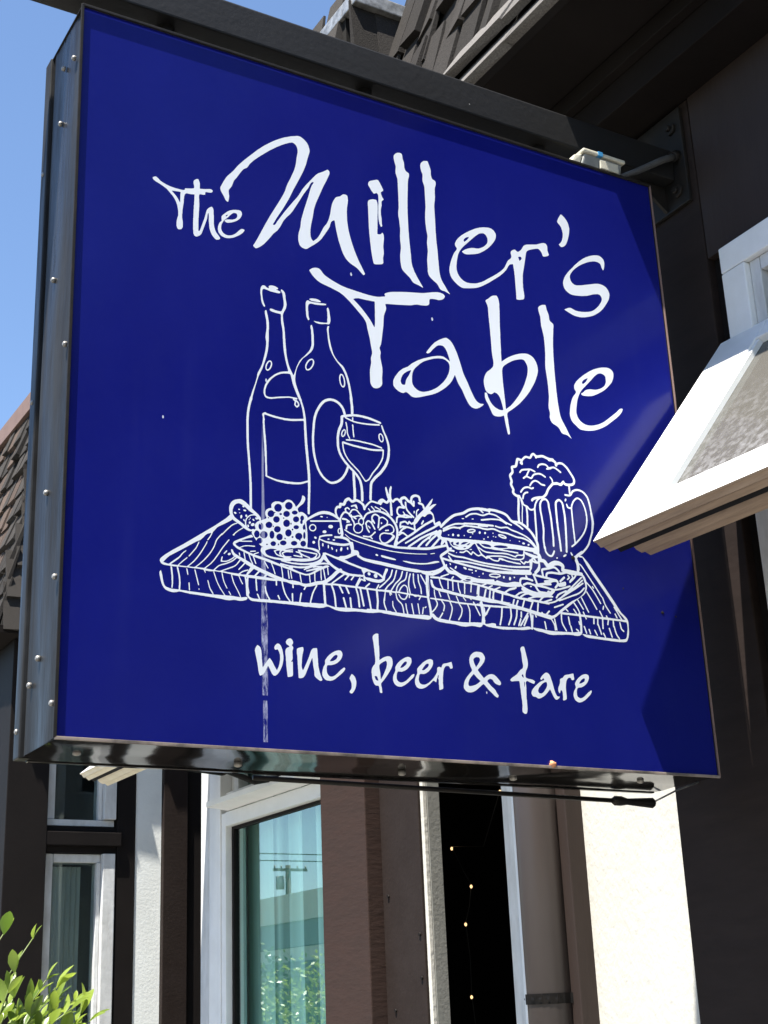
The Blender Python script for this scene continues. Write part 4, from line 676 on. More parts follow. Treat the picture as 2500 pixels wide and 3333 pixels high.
[3349,793,2,-1,3,1,29,45,36,74,10,34,0,23,-5,13,-5,6,-5,-1,-27,-13,-29,-18,-13,-11,-5,-8,-3,-9,0,-22,9,-50],
[5328,793,24,-1,11,4,18,12,23,23,22,30,12,22,2,20,-6,23,-24,-4,-18,-9,-22,-15,-40,-40,-8,-11,-10,-22,0,-9,5,-14,5,-7],
[4417,804,17,-1,15,3,21,5,31,11,18,9,21,14,24,19,2,6,-42,32,-34,34,-5,0,-6,-5,-26,-25,-15,-18,-14,-21,-9,-22,-3,-14,0,-15],
[5133,849,3,0,2,7,6,20,-1,18,-5,10,-5,3],
[3846,926,16,-1,14,5,15,11,30,24,11,19,1,7,-3,9,-18,1,-16,-9,-32,-36,-18,-26],
[2770,928,12,-1,23,5,15,7,25,17,14,22,1,11,-4,9,-4,1,-14,-1,-18,-10,-28,-28,-19,-25],
[3586,930,11,-1,11,3,13,7,27,20,17,19,2,9,-1,13,-15,1,-14,-7,-17,-16,-22,-27,-11,-16],
[5882,944,7,-1,23,5,36,18,8,7,4,7,6,18,0,5,-11,5,-12,-3,-15,-9,-12,-8,-21,-22,-13,-18],
[5126,951,5,-2,3,4,-5,25,-2,6,-3,2,-14,-6,-3,-5,8,-16],
[4519,1018,5,-1,21,24,24,33,7,14,3,9,-1,7,-7,15,-7,5,-29,1,-9,-3,-18,-9,-12,-12,-3,-13,5,-25,5,-13],
],
"bottle_a": [
[1918,2388,-9,6,-3,10,0,18,2,9,0,171,2,9,-2,9,0,92,-2,12,-3,87,-2,7,-2,59,-2,6,-7,117,-4,36,-1,25,-2,7,0,29,-2,9,0,47,-2,12,0,216,2,9,0,24,2,7,3,41,9,60,23,95,6,22,6,7,2,7,13,45,37,103,15,54,8,32,2,20,7,25,35,70,16,42,29,111,12,58,9,65,0,34,-4,23,-3,29,5,45,6,36,1,18,2,9,0,40,-2,9,0,32,-3,20,-13,65,0,27,4,12,10,5,5,-3,14,-59,12,-78,0,-77,-3,-11,-2,-133,-2,-7,-2,-49,-9,-61,-14,-61,-21,-69,-31,-88,-44,-97,-20,-61,-29,-101,-21,-81,-3,-29,-12,-34,-14,-56,-12,-72,-2,-41,-2,-6,0,-23,-2,-9,0,-236,2,-11,2,-77,2,-7,5,-83,2,-7,0,-24,4,-36,1,-25,4,-36,2,-72,2,-9,0,-45,3,-11,0,-291,-5,-13],
[2566,2449,-5,7,-1,65,3,9,0,47,2,9,0,34,2,7,0,34,3,9,0,45,2,11,-1,71,-9,-1,-59,-26,-43,-11,-67,-9,-36,0,-11,-3,-45,0,-9,2,-30,1,-54,6,-42,10,-72,20,-5,3,-2,4,1,43,-2,11,0,86,-2,11,0,56,-3,9,0,45,-2,12,-2,85,-2,9,-5,104,-2,6,0,34,-2,9,0,52,-3,11,3,61,-7,31,4,12,17,14,18,5,14,-9,65,-9,36,-3,7,-2,22,0,7,-2,85,-2,7,2,45,2,54,9,92,18,5,3,1,3,-5,47,-6,45,-12,50,-14,45,-2,6,-8,7,-6,13,-25,55,-25,60,-18,52,-19,83,-5,12,-7,7,-25,0,-15,-2,-36,-7,-27,-9,-32,-16,-28,-18,-29,-25,-18,-18,-28,-35,-21,-33,-9,-17,-7,-16,-12,-39,-2,-15,0,-34,5,-14,5,-7,25,-7,16,0,29,4,90,25,99,20,20,2,81,0,3,-3,-5,-13,-2,-3,-9,-2,1,-2,14,-10,12,-12,7,-14,3,-11,-1,-12,-4,-9,-17,-16,-6,-4,-7,2,-7,4,-14,14,-4,14,7,31,-20,16,-1,11,-4,4,-40,0,-16,-3,-115,-27,-38,-12,-38,-10,-18,-2,-30,0,-20,7,-9,11,-5,10,-7,27,0,16,4,29,14,47,14,29,13,23,30,39,50,47,45,31,31,16,27,9,59,15,3,5,-1,11,-28,106,-18,103,-3,41,-2,7,0,36,-2,9,0,45,-2,11,0,76,-2,7,-3,36,-11,59,0,18,-2,9,0,38,2,18,-3,20,-5,3,-52,1,-49,5,-19,7,-4,7,-1,9,5,6,8,4,20,0,31,-7,16,0,7,-2,36,0,13,5,5,5,16,36,10,34,0,45,-12,85,-2,11,-18,34,1,7,7,7,7,-2,16,-11,11,-11,7,-15,5,-31,0,-23,11,-67,0,-18,-9,-41,-28,-56,-7,-18,-3,-18,3,-58,13,-86,2,-38,2,-7,3,-76,2,-9,0,-39,2,-6,0,-27,2,-7,1,-29,2,-7,2,-47,9,-61,14,-63,16,-45,38,-72,3,0,12,22,28,86,31,67,25,34,38,41,48,57,16,24,12,22,11,36,5,32,0,101,-2,11,0,38,-7,34,0,20,3,9,7,8,5,0,2,-3,9,-25,5,-34,1,-20,4,-36,0,-112,-5,-27,-7,-25,-7,-16,-19,-29,-54,-56,-41,-36,-19,-25,-27,-43,-23,-45,-13,-36,-10,-36,-9,-70,0,-29,7,-38,25,-74,40,-99,0,-9,22,-70,14,-70,7,-56,11,-290,2,-7,3,-54,2,-7,2,-49,4,-34,1,-25,2,-7,0,-24,2,-7,2,-56,2,-7,1,-36,2,-9,0,-140,-2,-11,0,-52,-3,-9,0,-33,-2,-7,0,-29,-2,-7,0,-29,-2,-9,-1,-36,-2,-9,0,-48,-3,-25,-7,-5],
[2239,2773,134,-1,9,2,54,3,49,9,27,9,56,23,3,2,1,68,-2,11,-1,34,-2,7,-2,51,-2,7,-7,108,-2,7,-3,49,-2,7,0,25,-2,7,0,33,-2,9,-3,129,-2,11,0,90,-3,7,-9,1,-99,-20,-43,-7,-22,-2,-34,-1,-9,-2,-16,0,-9,3,-40,0,-7,2,-50,2,-110,16,-4,0,-4,-4,0,-29,7,-25,-5,-11,1,-47,2,-7,0,-27,2,-7,0,-22,2,-7,0,-20,5,-32,0,-22,4,-38,0,-32,3,-9,0,-56,2,-11,0,-144,2,-12,0,-108,6,-5,67,-16,38,-7],
[2457,3639,3,-1,4,1,10,11,1,5,-5,18,-12,12,-2,-1,-9,-31,2,-5],
[2439,3705,6,-1,6,5,-18,0],
[2121,3976,-7,3,-6,5,-6,15,0,23,7,27,16,29,16,17,16,7,11,-3,7,-7,5,-14,0,-22,-5,-21,-11,-24,-9,-14,-12,-12,-9,-6,-9,-3],
[2120,3993,3,-2,4,1,12,7,9,12,11,22,8,27,0,16,-6,10,-9,-1,-9,-6,-18,-28,-10,-31,0,-18],
[2094,4721,-8,7,-15,27,-8,30,0,13,-2,7,0,22,-7,41,0,40,5,27,9,21,8,10,11,6,18,0,5,-1,20,-16,11,-3,11,0,3,4,-2,18,4,7,15,9,23,5,25,0,13,-2,29,-12,3,-5,-6,-11,-3,-3,-16,-4,0,-2,51,-12,-2,-15,-11,-8,-22,-3,-81,1,-54,11,-21,2,-11,-3,-9,-12,-5,-15,-1,-34,7,-61,10,-38,17,-41,-1,-4,-4,-3,-5,-1],
],
"bottle_b": [
[3115,2678,-7,5,-3,9,0,25,2,9,0,90,-2,11,0,65,-2,12,0,92,0,4,5,6,9,3,9,-3,6,-10,0,-81,2,-11,0,-72,3,-12,0,-96,-3,-9,0,-27,-10,-10],
[2836,2824,-27,7,-18,9,-38,27,-24,23,-22,29,-15,27,-12,25,-20,59,-16,67,-7,43,-4,38,-1,23,-2,9,0,117,2,6,1,25,2,7,0,18,2,7,7,81,13,78,17,52,9,23,29,56,27,41,22,26,10,10,27,20,31,16,32,9,43,0,29,-7,22,-9,16,-9,11,-8,26,-26,13,-18,11,-23,19,-65,-3,-9,-7,-5,-9,0,-7,3,-5,9,-12,47,-9,23,-18,24,-13,14,-27,18,-37,12,-30,2,-24,-5,-18,-6,-33,-19,-29,-29,-33,-47,-29,-53,-16,-42,-12,-43,-9,-51,-5,-54,-4,-27,0,-16,-2,-7,-3,-45,-2,-7,0,-51,-2,-12,2,-6,0,-48,2,-9,3,-42,11,-68,14,-56,18,-52,18,-36,33,-45,33,-27,27,-16,27,-8,11,1,22,5,36,15,34,25,28,28,10,12,21,33,16,31,21,54,5,3,7,0,10,-7,0,-7,-18,-50,-16,-31,-30,-46,-27,-30,-19,-16,-24,-17,-31,-15,-32,-10,-13,-2],
[3122,3643,-8,5,-4,7,0,115,-9,76,2,32,-5,45,-11,74,-19,79,-15,45,-23,45,-20,29,-53,56,-29,38,-23,37,-24,51,-12,41,-9,52,-5,31,-4,68,-2,6,-1,23,-2,7,0,13,5,27,5,11,5,4,11,0,3,-4,-6,-24,-2,-18,0,-30,2,-6,0,-21,2,-6,2,-34,16,-83,19,-72,9,-27,18,-32,28,-36,16,-16,44,-30,21,-24,29,-58,22,-65,14,-61,25,-160,1,-20,-2,-9,8,-70,0,-63,-2,-9,0,-27,-6,-8,-7,-4],
[3016,3961,-12,7,-11,18,-7,16,-7,36,0,33,3,16,9,21,7,7,7,2,7,0,6,-2,8,-5,6,-9,14,-32,5,-27,0,-40,-5,-21,-5,-9,-11,-11],
[3020,3975,5,1,5,5,5,14,2,16,0,22,-5,29,-6,21,-8,12,-6,6,-5,1,-4,-3,-5,-10,-5,-27,0,-13,4,-32,7,-22,10,-16],
[2589,4075,-7,4,-7,8,-5,18,2,25,7,20,9,18,12,19,12,15,14,11,17,10,20,0,7,-5,5,-7,5,-16,0,-7,-3,-18,-7,-20,-9,-18,-17,-27,-17,-17,-18,-10,-9,-3],
[2593,4089,2,-1,9,3,14,9,14,14,16,23,9,18,7,22,0,23,-6,9,-11,0,-20,-13,-25,-32,-9,-18,-8,-23,-1,-13,1,-12],
[2744,4663,-18,1,-18,5,-20,10,0,3,38,0,9,2,45,0,9,3,16,0,31,5,11,4,5,5,3,12,0,31,3,9,0,72,-5,23,0,20,3,7,5,5,7,4,2,-1,7,-17,5,-21,11,-90,0,-29,-7,-25,-4,-9,-9,-9,-8,-3,-29,0,-45,-13,-38,-5],
[2618,4678,-14,28,-5,18,-2,18,-1,34,-2,9,0,83,3,18,5,13,6,9,10,8,11,0,16,-6,49,0,34,4,43,2,43,7,24,0,5,-1,3,-9,-3,-4,-32,-8,-36,-7,-69,-9,-14,2,-27,0,-20,-5,-12,-10,-7,-13,-5,-23,0,-45,3,-11,0,-47,11,-43,-4,-7,-6,-4,-5,-2],
[2667,4921,-22,7,-3,3,-2,4,7,8,14,6,24,5,16,1,9,2,25,0,22,-5,21,-11,3,-3,-3,-6,-7,-4,-23,-5,-38,0,-11,-2],
],
"wine_glass": [
[3207,2680,-7,5,-5,7,2,113,-2,6,0,18,-5,36,-11,45,-9,18,-27,36,-23,25,-68,58,-43,42,-29,37,-21,32,-15,31,-9,27,-5,23,-5,36,0,85,7,48,7,33,11,32,24,52,4,18,3,22,0,45,3,9,5,6,16,8,83,25,41,9,56,7,88,0,6,-2,41,-2,45,-7,101,-23,9,-4,6,-8,-2,-9,-6,-5,-11,0,-70,17,-52,9,-31,5,-50,2,-9,3,-49,-1,-7,-2,-25,0,-31,-4,-43,-10,-38,-11,-7,-3,-1,-2,5,-3,63,-18,4,3,0,20,2,9,6,4,5,-2,2,-4,0,-14,-2,-9,1,-11,18,-3,18,0,9,-2,66,0,11,2,34,0,6,2,21,0,6,2,54,5,75,11,4,-1,5,-5,1,-4,-3,-5,-10,-3,-47,-7,-79,-9,-18,0,-6,-2,-27,0,-9,-2,-93,0,-38,4,-31,8,-61,18,-7,4,-2,7,-2,1,-12,-2,-4,-3,-3,-11,-1,-36,-5,-32,-6,-20,-31,-68,-11,-51,-5,-36,0,-84,2,-20,12,-47,23,-45,14,-21,21,-26,60,-58,42,-34,37,-37,29,-38,14,-27,9,-29,5,-27,4,-36,0,-25,3,-9,-3,-99,-8,-9],
[3309,2707,-8,5,-3,7,0,43,3,9,0,31,2,7,5,72,5,23,6,18,17,25,30,38,71,71,12,14,45,63,29,59,9,27,9,38,9,63,0,40,-2,23,-12,52,-15,45,-24,51,-16,52,-2,11,0,5,5,4,5,0,4,-3,3,-6,21,-60,28,-57,18,-51,8,-30,4,-27,3,-47,-3,-9,-2,-40,-7,-39,-7,-29,-14,-38,-18,-36,-18,-29,-33,-45,-27,-32,-54,-52,-18,-20,-26,-33,-7,-14,-4,-11,-5,-25,-1,-20,-2,-7,-2,-45,-2,-7,-3,-70,-5,-10,-7,-4],
[3257,2912,-8,5,-13,16,-52,72,-22,21,-33,27,-43,39,-33,32,-24,34,-16,29,-11,27,-7,32,-7,67,3,9,5,6,13,2,34,-7,88,-11,58,-2,9,-2,39,-1,9,-2,42,0,9,-2,63,0,57,7,72,12,6,-2,3,-2,3,-9,-4,-30,-1,-15,-9,-48,-11,-27,-21,-38,-36,-55,-59,-70,-46,-75,-12,-15,-14,-10,-24,-14],
[3261,2928,3,0,18,12,19,18,46,75,56,68,39,57,22,43,12,31,7,50,-1,15,-11,1,-48,-8,-54,-7,-87,0,-9,2,-41,0,-9,2,-34,0,-9,2,-54,3,-121,16,-1,-8,2,-9,0,-18,5,-32,5,-20,6,-18,16,-32,18,-27,11,-13,26,-26,74,-63,29,-29,36,-52,17,-21],
[3471,3326,-79,17,-27,5,-41,2,-9,2,-92,3,-11,2,-86,0,-67,-9,-16,-1,-4,2,-3,2,-1,5,6,6,31,4,9,3,-15,24,-12,28,-3,11,-2,14,0,47,-11,59,1,6,4,3,5,0,2,-3,3,-9,9,-51,0,-52,3,-14,9,-24,15,-27,0,-5,-5,-7,6,-1,32,5,101,0,9,-2,50,-1,9,-2,60,-2,45,-7,77,-16,7,-5,1,-5,-6,-7],
[2994,3380,-7,4,-6,12,0,18,5,18,5,12,11,15,12,12,9,3,4,-1,7,-4,6,-12,0,-20,-5,-18,-9,-18,-12,-15,-11,-6],
[2996,3394,7,0,4,4,14,21,7,29,-2,9,-3,3,-5,-2,-10,-10,-8,-16,-5,-15],
[3131,3398,-3,5,-1,14,-2,6,-2,48,-2,9,0,40,-3,9,1,14,5,5,5,-1,2,-2,3,-16,0,-45,2,-7,1,-24,4,-34,-1,-18,-5,-3],
[3475,3400,-11,5,-11,11,-8,14,-5,18,0,25,5,16,10,10,9,4,9,0,14,-10,11,-17,5,-17,0,-31,-3,-10,-13,-15],
[3474,3414,6,0,7,7,5,18,0,9,-3,14,-7,15,-6,9,-10,4,-8,-6,-4,-9,0,-29,9,-23],
],
"table_board": [
[1644,1438,-48,6,-58,3,-9,2,-41,0,-11,2,-45,0,-11,3,-43,0,-11,2,-97,2,-7,2,-40,3,-34,6,-27,0,-29,-10,-27,-5,-29,2,-37,10,-18,9,-14,13,-11,16,-11,23,-7,18,-16,69,-2,18,3,14,7,9,4,1,3,-3,12,-39,5,-33,9,-41,7,-18,9,-14,14,-9,34,-9,20,-3,67,0,4,6,0,31,2,9,0,45,-7,54,-18,72,5,9,-59,0,7,-13,11,-88,0,-72,-2,-7,-2,-33,-4,-5,-4,0,-4,7,1,20,2,9,0,36,-3,11,0,34,-11,86,0,9,5,6,-69,2,-18,5,-13,8,-9,12,-5,12,-1,6,4,12,7,11,22,21,26,22,67,49,114,76,333,237,114,89,39,40,6,5,7,-3,30,-21,0,-4,-11,-16,-18,-16,-53,-34,-86,-51,-20,-21,-19,-24,-15,-16,-8,-23,-18,-36,-23,-32,-6,-2,-3,3,0,4,28,41,14,31,-3,2,-30,-10,-13,-7,-18,-15,-19,-24,-32,-31,-50,-27,-142,-95,-122,-78,-32,-30,-34,-40,1,-2,5,-3,45,-9,7,3,38,32,60,48,9,9,23,31,18,18,25,18,3,-3,-2,-5,-29,-27,-28,-40,-21,-22,-58,-47,-16,-15,0,-2,67,0,5,8,48,48,42,37,5,-3,-2,-7,-42,-38,-43,-43,1,-2,4,-1,75,1,33,28,40,40,41,53,39,59,43,74,10,25,5,3,4,-5,-6,-18,-45,-81,-22,-36,-34,-48,-33,-40,-53,-49,0,-3,5,-1,47,0,16,8,45,40,36,36,58,70,28,41,27,52,14,45,9,20,27,36,30,34,9,3,11,11,25,29,56,57,25,17,45,22,5,-4,-3,-6,-40,-21,-23,-15,-61,-62,-40,-46,-11,-5,-21,-23,-22,-29,-7,-14,-22,-61,-20,-38,-22,-36,-29,-38,-27,-32,-41,-42,-48,-43,0,-2,2,-1,72,0,7,4,51,44,20,20,28,35,41,60,33,54,16,23,62,82,8,6,5,-3,-2,-7,-67,-88,-44,-70,-45,-66,-34,-40,-52,-46,-7,-10,28,-3,49,-2,50,49,9,6,27,14,42,15,59,29,29,20,36,35,7,3,5,-4,-2,-6,-43,-41,-32,-21,-41,-20,-20,-9,-31,-10,-25,-11,-17,-12,-31,-32,-2,-4,18,-3,32,0,146,68,16,10,17,17,31,43,6,7,4,2,5,-3,0,-7,-35,-46,-23,-23,-28,-17,-102,-46,-4,-4,39,-2,9,-2,117,-2,43,33,24,11,34,11,3,0,3,-4,-1,-5,-3,-2,-47,-18,-19,-11,-13,-12,-2,-2,0,-2,14,-3,47,5,6,9,63,68,17,16,4,3,7,-4,0,-9,-73,-78,-2,-5,3,-1,61,1,49,55,16,16,4,2,7,-5,1,-5,-7,-9,-44,-49,-2,-5,3,-1,74,-1,22,26,14,13,4,2,7,-5,1,-5,-24,-29,0,-2,3,-1,162,-2,9,-3,63,0,11,-2,5,1,9,7,27,1,9,4,9,-4,20,0,38,-5,54,-13,25,0,13,2,43,12,68,26,65,12,31,14,23,15,54,45,51,51,12,10,20,13,25,11,13,-5,4,-5,2,-13,-3,-8,-30,-16,-18,-13,-49,-50,-32,-27,-42,-32,-3,-5,0,-3,18,0,23,3,18,17,134,105,10,5,5,-3,3,-5,-8,-10,-128,-99,-6,-5,1,-3,11,2,57,0,11,2,9,-2,7,1,9,-1,153,0,1,3,-2,7,50,90,7,3,5,-3,2,-5,-4,-9,1,-2,9,5,9,0,21,-7,2,2,-8,18,3,4,5,2,7,-3,9,-17,7,-13,0,-7,-3,-2,-9,-1,-7,-2,-27,10,-7,0,-18,-25,-25,-43,-1,-3,2,-2,81,0,2,1,2,9,3,3,38,34,9,6,4,0,5,-3,0,-7,-11,-12,-31,-26,-1,-4,5,-3,101,-1,12,15,21,36,5,3,7,-2,2,-6,-25,-42,0,-5,25,-1,9,2,50,3,35,46,69,65,18,31,15,45,8,30,7,15,5,4,7,-3,0,-7,-27,-84,-13,-27,-13,-18,-19,-19,-20,-16,-26,-25,-22,-30,0,-5,50,1,51,74,13,16,39,37,12,15,9,13,7,16,17,54,7,4,5,-2,2,-7,-15,-49,-12,-25,-19,-27,-41,-38,-13,-16,-44,-63,0,-4,4,-4,34,0,5,3,2,3,4,20,7,23,17,29,21,23,18,16,34,19,16,14,7,13,7,21,10,42,3,6,4,2,5,-2,3,-6,-14,-56,-9,-22,-6,-9,-12,-12,-39,-21,-18,-16,-19,-21,-15,-25,-9,-36,1,-4,11,-1,5,3,24,41,25,27,16,11,15,3,16,-5,7,-5,9,-11,5,-12,3,-18,0,-27,2,-9,1,-2,7,-3,8,1,-16,74,0,45,12,59,13,40,3,5,5,1,5,-4,2,-4,-17,-52,-9,-56,0,-25,2,-16,12,-58,-2,-9,29,-1,9,-3,43,0,16,3,13,-5,86,-2,3,3,0,12,-4,38,0,45,-3,9,2,13,-8,9,-8,16,-46,74,-3,9,3,5,3,1,8,-3,48,-79,2,-1,4,19,0,27,2,7,0,29,2,16,8,9,7,1,4,-1,5,-4,3,-3,1,-9,5,0,3,-5,0,-54,-2,-11,0,-112,-2,-12,0,-40,-5,-7,0,-7,5,-33,15,-77,4,-41,4,2,31,30,19,27,9,15,3,10,0,16,-18,31,-28,3,-27,1,-4,2,-1,3,1,5,4,3,56,1,1,2,-8,25,-3,18,0,47,3,5,3,1,3,-1,2,-5,1,-33,2,-7,0,-14,5,-20,6,-16,6,-3,83,0,11,-2,52,0,9,-2,34,0,9,-3,65,-2,3,1,0,7,-21,49,2,7,5,1,4,-2,3,-6,22,-52,2,-4,5,-1,126,0,11,2,36,0,3,4,-4,9,1,6,7,5,4,-2,14,-21,20,-1,9,7,31,1,2,18,7,7,7,11,7,3,5,-1,7,-4,7,-32,6,-3,92,0,9,2,45,0,9,2,83,3,11,2,36,0,9,2,36,0,12,2,94,0,9,-2,83,-4,9,-3,5,-5,1,-7,-3,-5,-5,-3,-20,0,-7,2,-62,4,4,-7,1,-7,-5,-20,-2,-27,-7,-31,-12,-30,-20,-42,-9,-18,-7,-6,-5,1,-4,4,-1,10,28,58,12,29,7,34,5,41,4,11,-33,3,-22,0,-14,-3,2,-9,0,-34,2,-9,0,-22,-3,-21,-11,-33,-30,-61,-7,-6,-7,1,-4,9,32,68,9,34,1,56,-3,11,2,16,-30,1,-11,-2,-36,0,-18,-4,-3,-11,-5,-49,-7,-43,-27,-92,-8,-6,-7,1,-4,9,19,59,9,38,11,81,-1,13,-4,1,-7,-2,-34,0,-9,-2,-83,-3,-36,-57,-18,-34,-4,-4,-5,0,-4,-3,-10,-15,-8,1,-1,-1,0,-40,5,-5,1,-4,-6,-12,0,-18,1,-2,9,-3,31,4,50,14,33,0,14,-4,1,-20,6,-3,85,0,9,2,34,0,7,2,33,0,9,2,41,0,9,3,63,2,36,5,90,20,31,-1,14,-10,3,25,3,52,-3,9,0,18,-10,65,5,8,9,5,6,-3,5,-5,7,-36,2,0,2,13,5,5,6,0,6,-7,-18,-139,3,-4,27,0,9,-2,45,0,7,-2,23,0,54,-7,60,-2,9,-2,93,2,9,2,33,0,7,2,34,0,9,2,40,1,9,2,34,0,27,3,1,2,-6,12,-12,49,0,11,-1,2,-7,3,-5,9,-9,74,1,16,7,3,6,-3,4,-11,9,-72,0,-16,8,-2,5,-9,11,-50,-1,-16,18,-1,61,13,0,2,-22,13,-6,5,-2,7,1,2,4,3,9,0,23,-13,5,-8,-2,-9,17,-1,3,3,3,63,2,7,-12,11,-10,32,2,6,5,4,5,-1,7,-7,2,0,-1,29,-6,34,-4,1,-149,0,-11,-2,-68,0,-4,-2,-1,-29,-2,-9,0,-31,2,-16,5,-18,11,-22,37,-59,-3,-7,-6,-3,-7,5,-34,52,-9,16,-9,25,-5,38,2,16,0,38,2,7,-4,7,0,6,5,8,7,3,205,0,2,3,-1,2,-32,43,-1,5,7,5,4,-1,6,-5,37,-48,9,-4,7,1,2,9,6,6,-3,12,-20,36,-44,58,-3,9,6,7,4,1,5,-3,41,-54,15,-25,16,-32,8,-22,5,-3,35,1,1,2,-10,27,2,7,6,3,7,-6,13,-29,5,-5,234,0,2,2,-1,3,-31,59,0,6,7,6,8,-6,32,-60,5,-8,5,-2,39,3,1,2,-5,11,0,7,3,4,4,2,6,-4,12,-20,5,-3,34,0,9,-2,135,0,4,0,2,2,-42,64,-44,61,-4,11,8,9,-5,9,-130,171,-144,178,-28,37,-32,46,-49,81,-16,27,0,4,3,0,9,-4,22,-17,60,-62,100,-133,98,-121,109,-141,87,-122,19,-22,45,-34,21,-19,8,-11,7,-13,5,-21,0,-42,-2,-9,-2,-63,-5,-30,-12,-40,-18,-34,-15,-16,-17,-7,-29,-5,-43,-2,-9,-2,-141,0,-12,2,-90,0,-9,2,-51,0,-12,2,-128,0,-31,5,-25,7,-32,21,-2,4,5,1,110,-4,7,-2,31,0,9,-2,34,-1,9,-2,45,0,11,-2,56,0,3,3,-1,3,-23,42,2,7,6,3,8,-3,8,-13,16,-32,-1,-7,3,-3,139,0,9,-2,32,0,4,1,3,2,-17,18,-18,25,-7,13,-9,27,-10,45,-10,12,0,69,-4,6,-47,-1,-16,-61,-7,-3,-6,2,-4,6,11,42,2,12,-1,2,-47,1,-9,-4,-6,0,-6,-105,-3,-7,-7,-3,-6,3,-2,7,2,61,2,9,1,38,-50,0,-4,-27,-3,-32,6,-13,35,-106,-3,-7,-7,-3,-8,6,-32,99,-9,6,-2,5,7,49,2,21,-1,2,-40,0,3,-11,-2,-7,-3,-34,-3,-16,-2,-4,-5,-1,-8,3,-2,7,5,43,4,18,-1,2,-99,1,-3,-3,6,-12,0,-9,-3,-3,-5,-2,-7,5,-11,23,-42,1,-7,-2,-4,-4,5,-49,0,-63,-2,-9,-3,-61,-4,-7,-6,-4,-1,-7,-2,-4,-30,-17,-12,-2,-15,-3,-48,0,-11,3,-72,-1,-7,-2,-18,0,-69,-9,-36,-2,-77,-11,-54,0,-92,18,-56,4,-25,5,-23,7,-9,5,-11,9,-2,-2,-4,-9,-5,-3,-9,0,-7,4,-9,0,-25,-7,-72,-13,-22,-3,-29,0,-9,-2,-50,0,-115,-13,-31,0,-9,-3,-77,3,-6,2,-66,2,-9,3,-33,0,-36,7,-16,11,-9,0,-9,2,-11,-4,-9,-18,-18,-10,-12,-2,-29,0,-29,4,-43,0,-83,-17,-50,0,-83,13,-43,0,-11,2,-65,0,-9,2,-59,3,-27,5,-31,11,-18,11,-16,18,-11,-8,0,-7,-2,-2,-14,-10,-16,-6,-13,-3,-266,0,-11,2,-45,0,-11,2,-43,0,-11,2,-92,3,-7,2,-50,2,-27,5,-24,0,-75,-14,-36,-2,-6,-2,-93,0,-20,2,-11,-2,-36,0,-119,-16,-72,0,-48,7,-60,22,-25,3,-16,-3,-31,-13,-50,-9,-128,0,-11,-3,-39,0,-11,3,-184,2,-12,-2,-130,0,-11,-3,-59,0,-9,-2,-29,0,-9,-2,-108,0,-20,7,-24,21,-8,14,-7,4,-2,5,-6,110,-9,65,-3,11,-22,4,-23,0,-5,-1,-4,-4,20,-41,17,-30,1,-4,-4,-4,-5,2,-16,27,-24,51,-63,4,-3,-1,0,-7,16,-56,18,-39,35,-60,22,-48,-2,-6,8,-1,57,11,5,-4,2,-11,-7,-10,-14,-8,-29,-10,-34,-4,-20,0,-7,2,-31,2,-50,-11],
[1456,1479,48,-1,4,1,0,3,-25,36,-13,29,-16,61,0,6,3,3,4,-2,3,-5,13,-50,9,-24,28,-43,2,-7,0,-7,20,-1,11,2,79,1,3,3,-47,65,-24,43,-14,31,-27,75,-2,6,2,7,-6,1,-36,-4,-43,2,-2,-1,0,-2,5,-16,-3,-5,-2,0,-16,27,-13,4,-18,0,-9,2,-45,0,-9,-2,-9,2,-77,0,-11,-2,-61,0,-15,-4,7,-13,18,-86,3,-45,2,-9,-4,-72,16,-3,50,0,11,-2],
[1757,1482,37,-1,4,1,0,2,-32,65,-26,43,-14,27,-11,31,-11,41,0,13,-78,8,-12,0,-3,-3,14,-68,12,-32,27,-51,-2,-4,-3,-1,-4,3,-12,18,-22,49,-10,32,-9,45,-1,13,-63,2,-15,-4,32,-90,16,-34,29,-47,41,-56,27,-1,12,2,49,0],
[1942,1484,17,-1,9,2,24,0,5,3,-1,5,-18,38,1,5,4,3,5,-1,5,-5,19,-42,3,-4,18,0,9,3,49,0,13,3,-1,9,-23,34,-9,20,-5,22,-1,18,-2,9,0,18,6,5,4,-1,3,-4,4,-36,18,-47,6,-16,17,-22,2,-10,142,2,11,2,49,0,4,1,1,3,-27,33,-21,34,-16,43,-9,36,-8,40,-2,9,-3,1,-22,1,-7,2,-15,-6,0,-43,-3,-5,-4,-2,-5,2,-3,8,0,36,-4,3,-15,-2,-187,-1,-1,-23,2,-9,0,-34,2,-6,3,-45,-2,-5,-4,-3,-7,5,-3,18,-3,50,-2,7,-1,47,-4,1,-66,0,-2,-1,-3,-11,0,-21,-2,-9,0,-49,13,-65,-7,-12,0,-13,3,-9,7,-7,18,-7],
[1268,1490,-2,1,-4,9,0,22,-4,34,1,13,4,3,4,-3,2,-4,2,-47,2,-7,0,-18,-1,-2],
[1698,1490,-5,5,-16,25,-2,4,2,5,5,0,2,-2,16,-25,2,-9],
[4313,1491,87,-1,9,2,45,2,18,3,-2,9,7,57,3,54,-5,29,-19,47,-16,1,-11,-2,-64,-1,26,-41,3,-11,0,-27,-12,-43,-9,-18,-28,-40,-8,-4,-5,2,-2,6,30,43,11,23,7,27,3,18,-3,18,-7,13,-27,37,-36,0,-7,2,-34,1,-9,2,-7,-1,2,-12,8,-15,7,-21,2,-13,0,-11,-5,-27,-13,-43,-25,-59,2,-3,18,-2],
[2828,1495,19,-1,3,1,0,2,-4,9,-4,66,-7,54,-7,31,-21,56,-2,5,-5,1,-58,-5,-3,-3,1,-9,0,-43,3,-9,0,-38,2,-9,2,-70,3,-15,3,-5,4,-3],
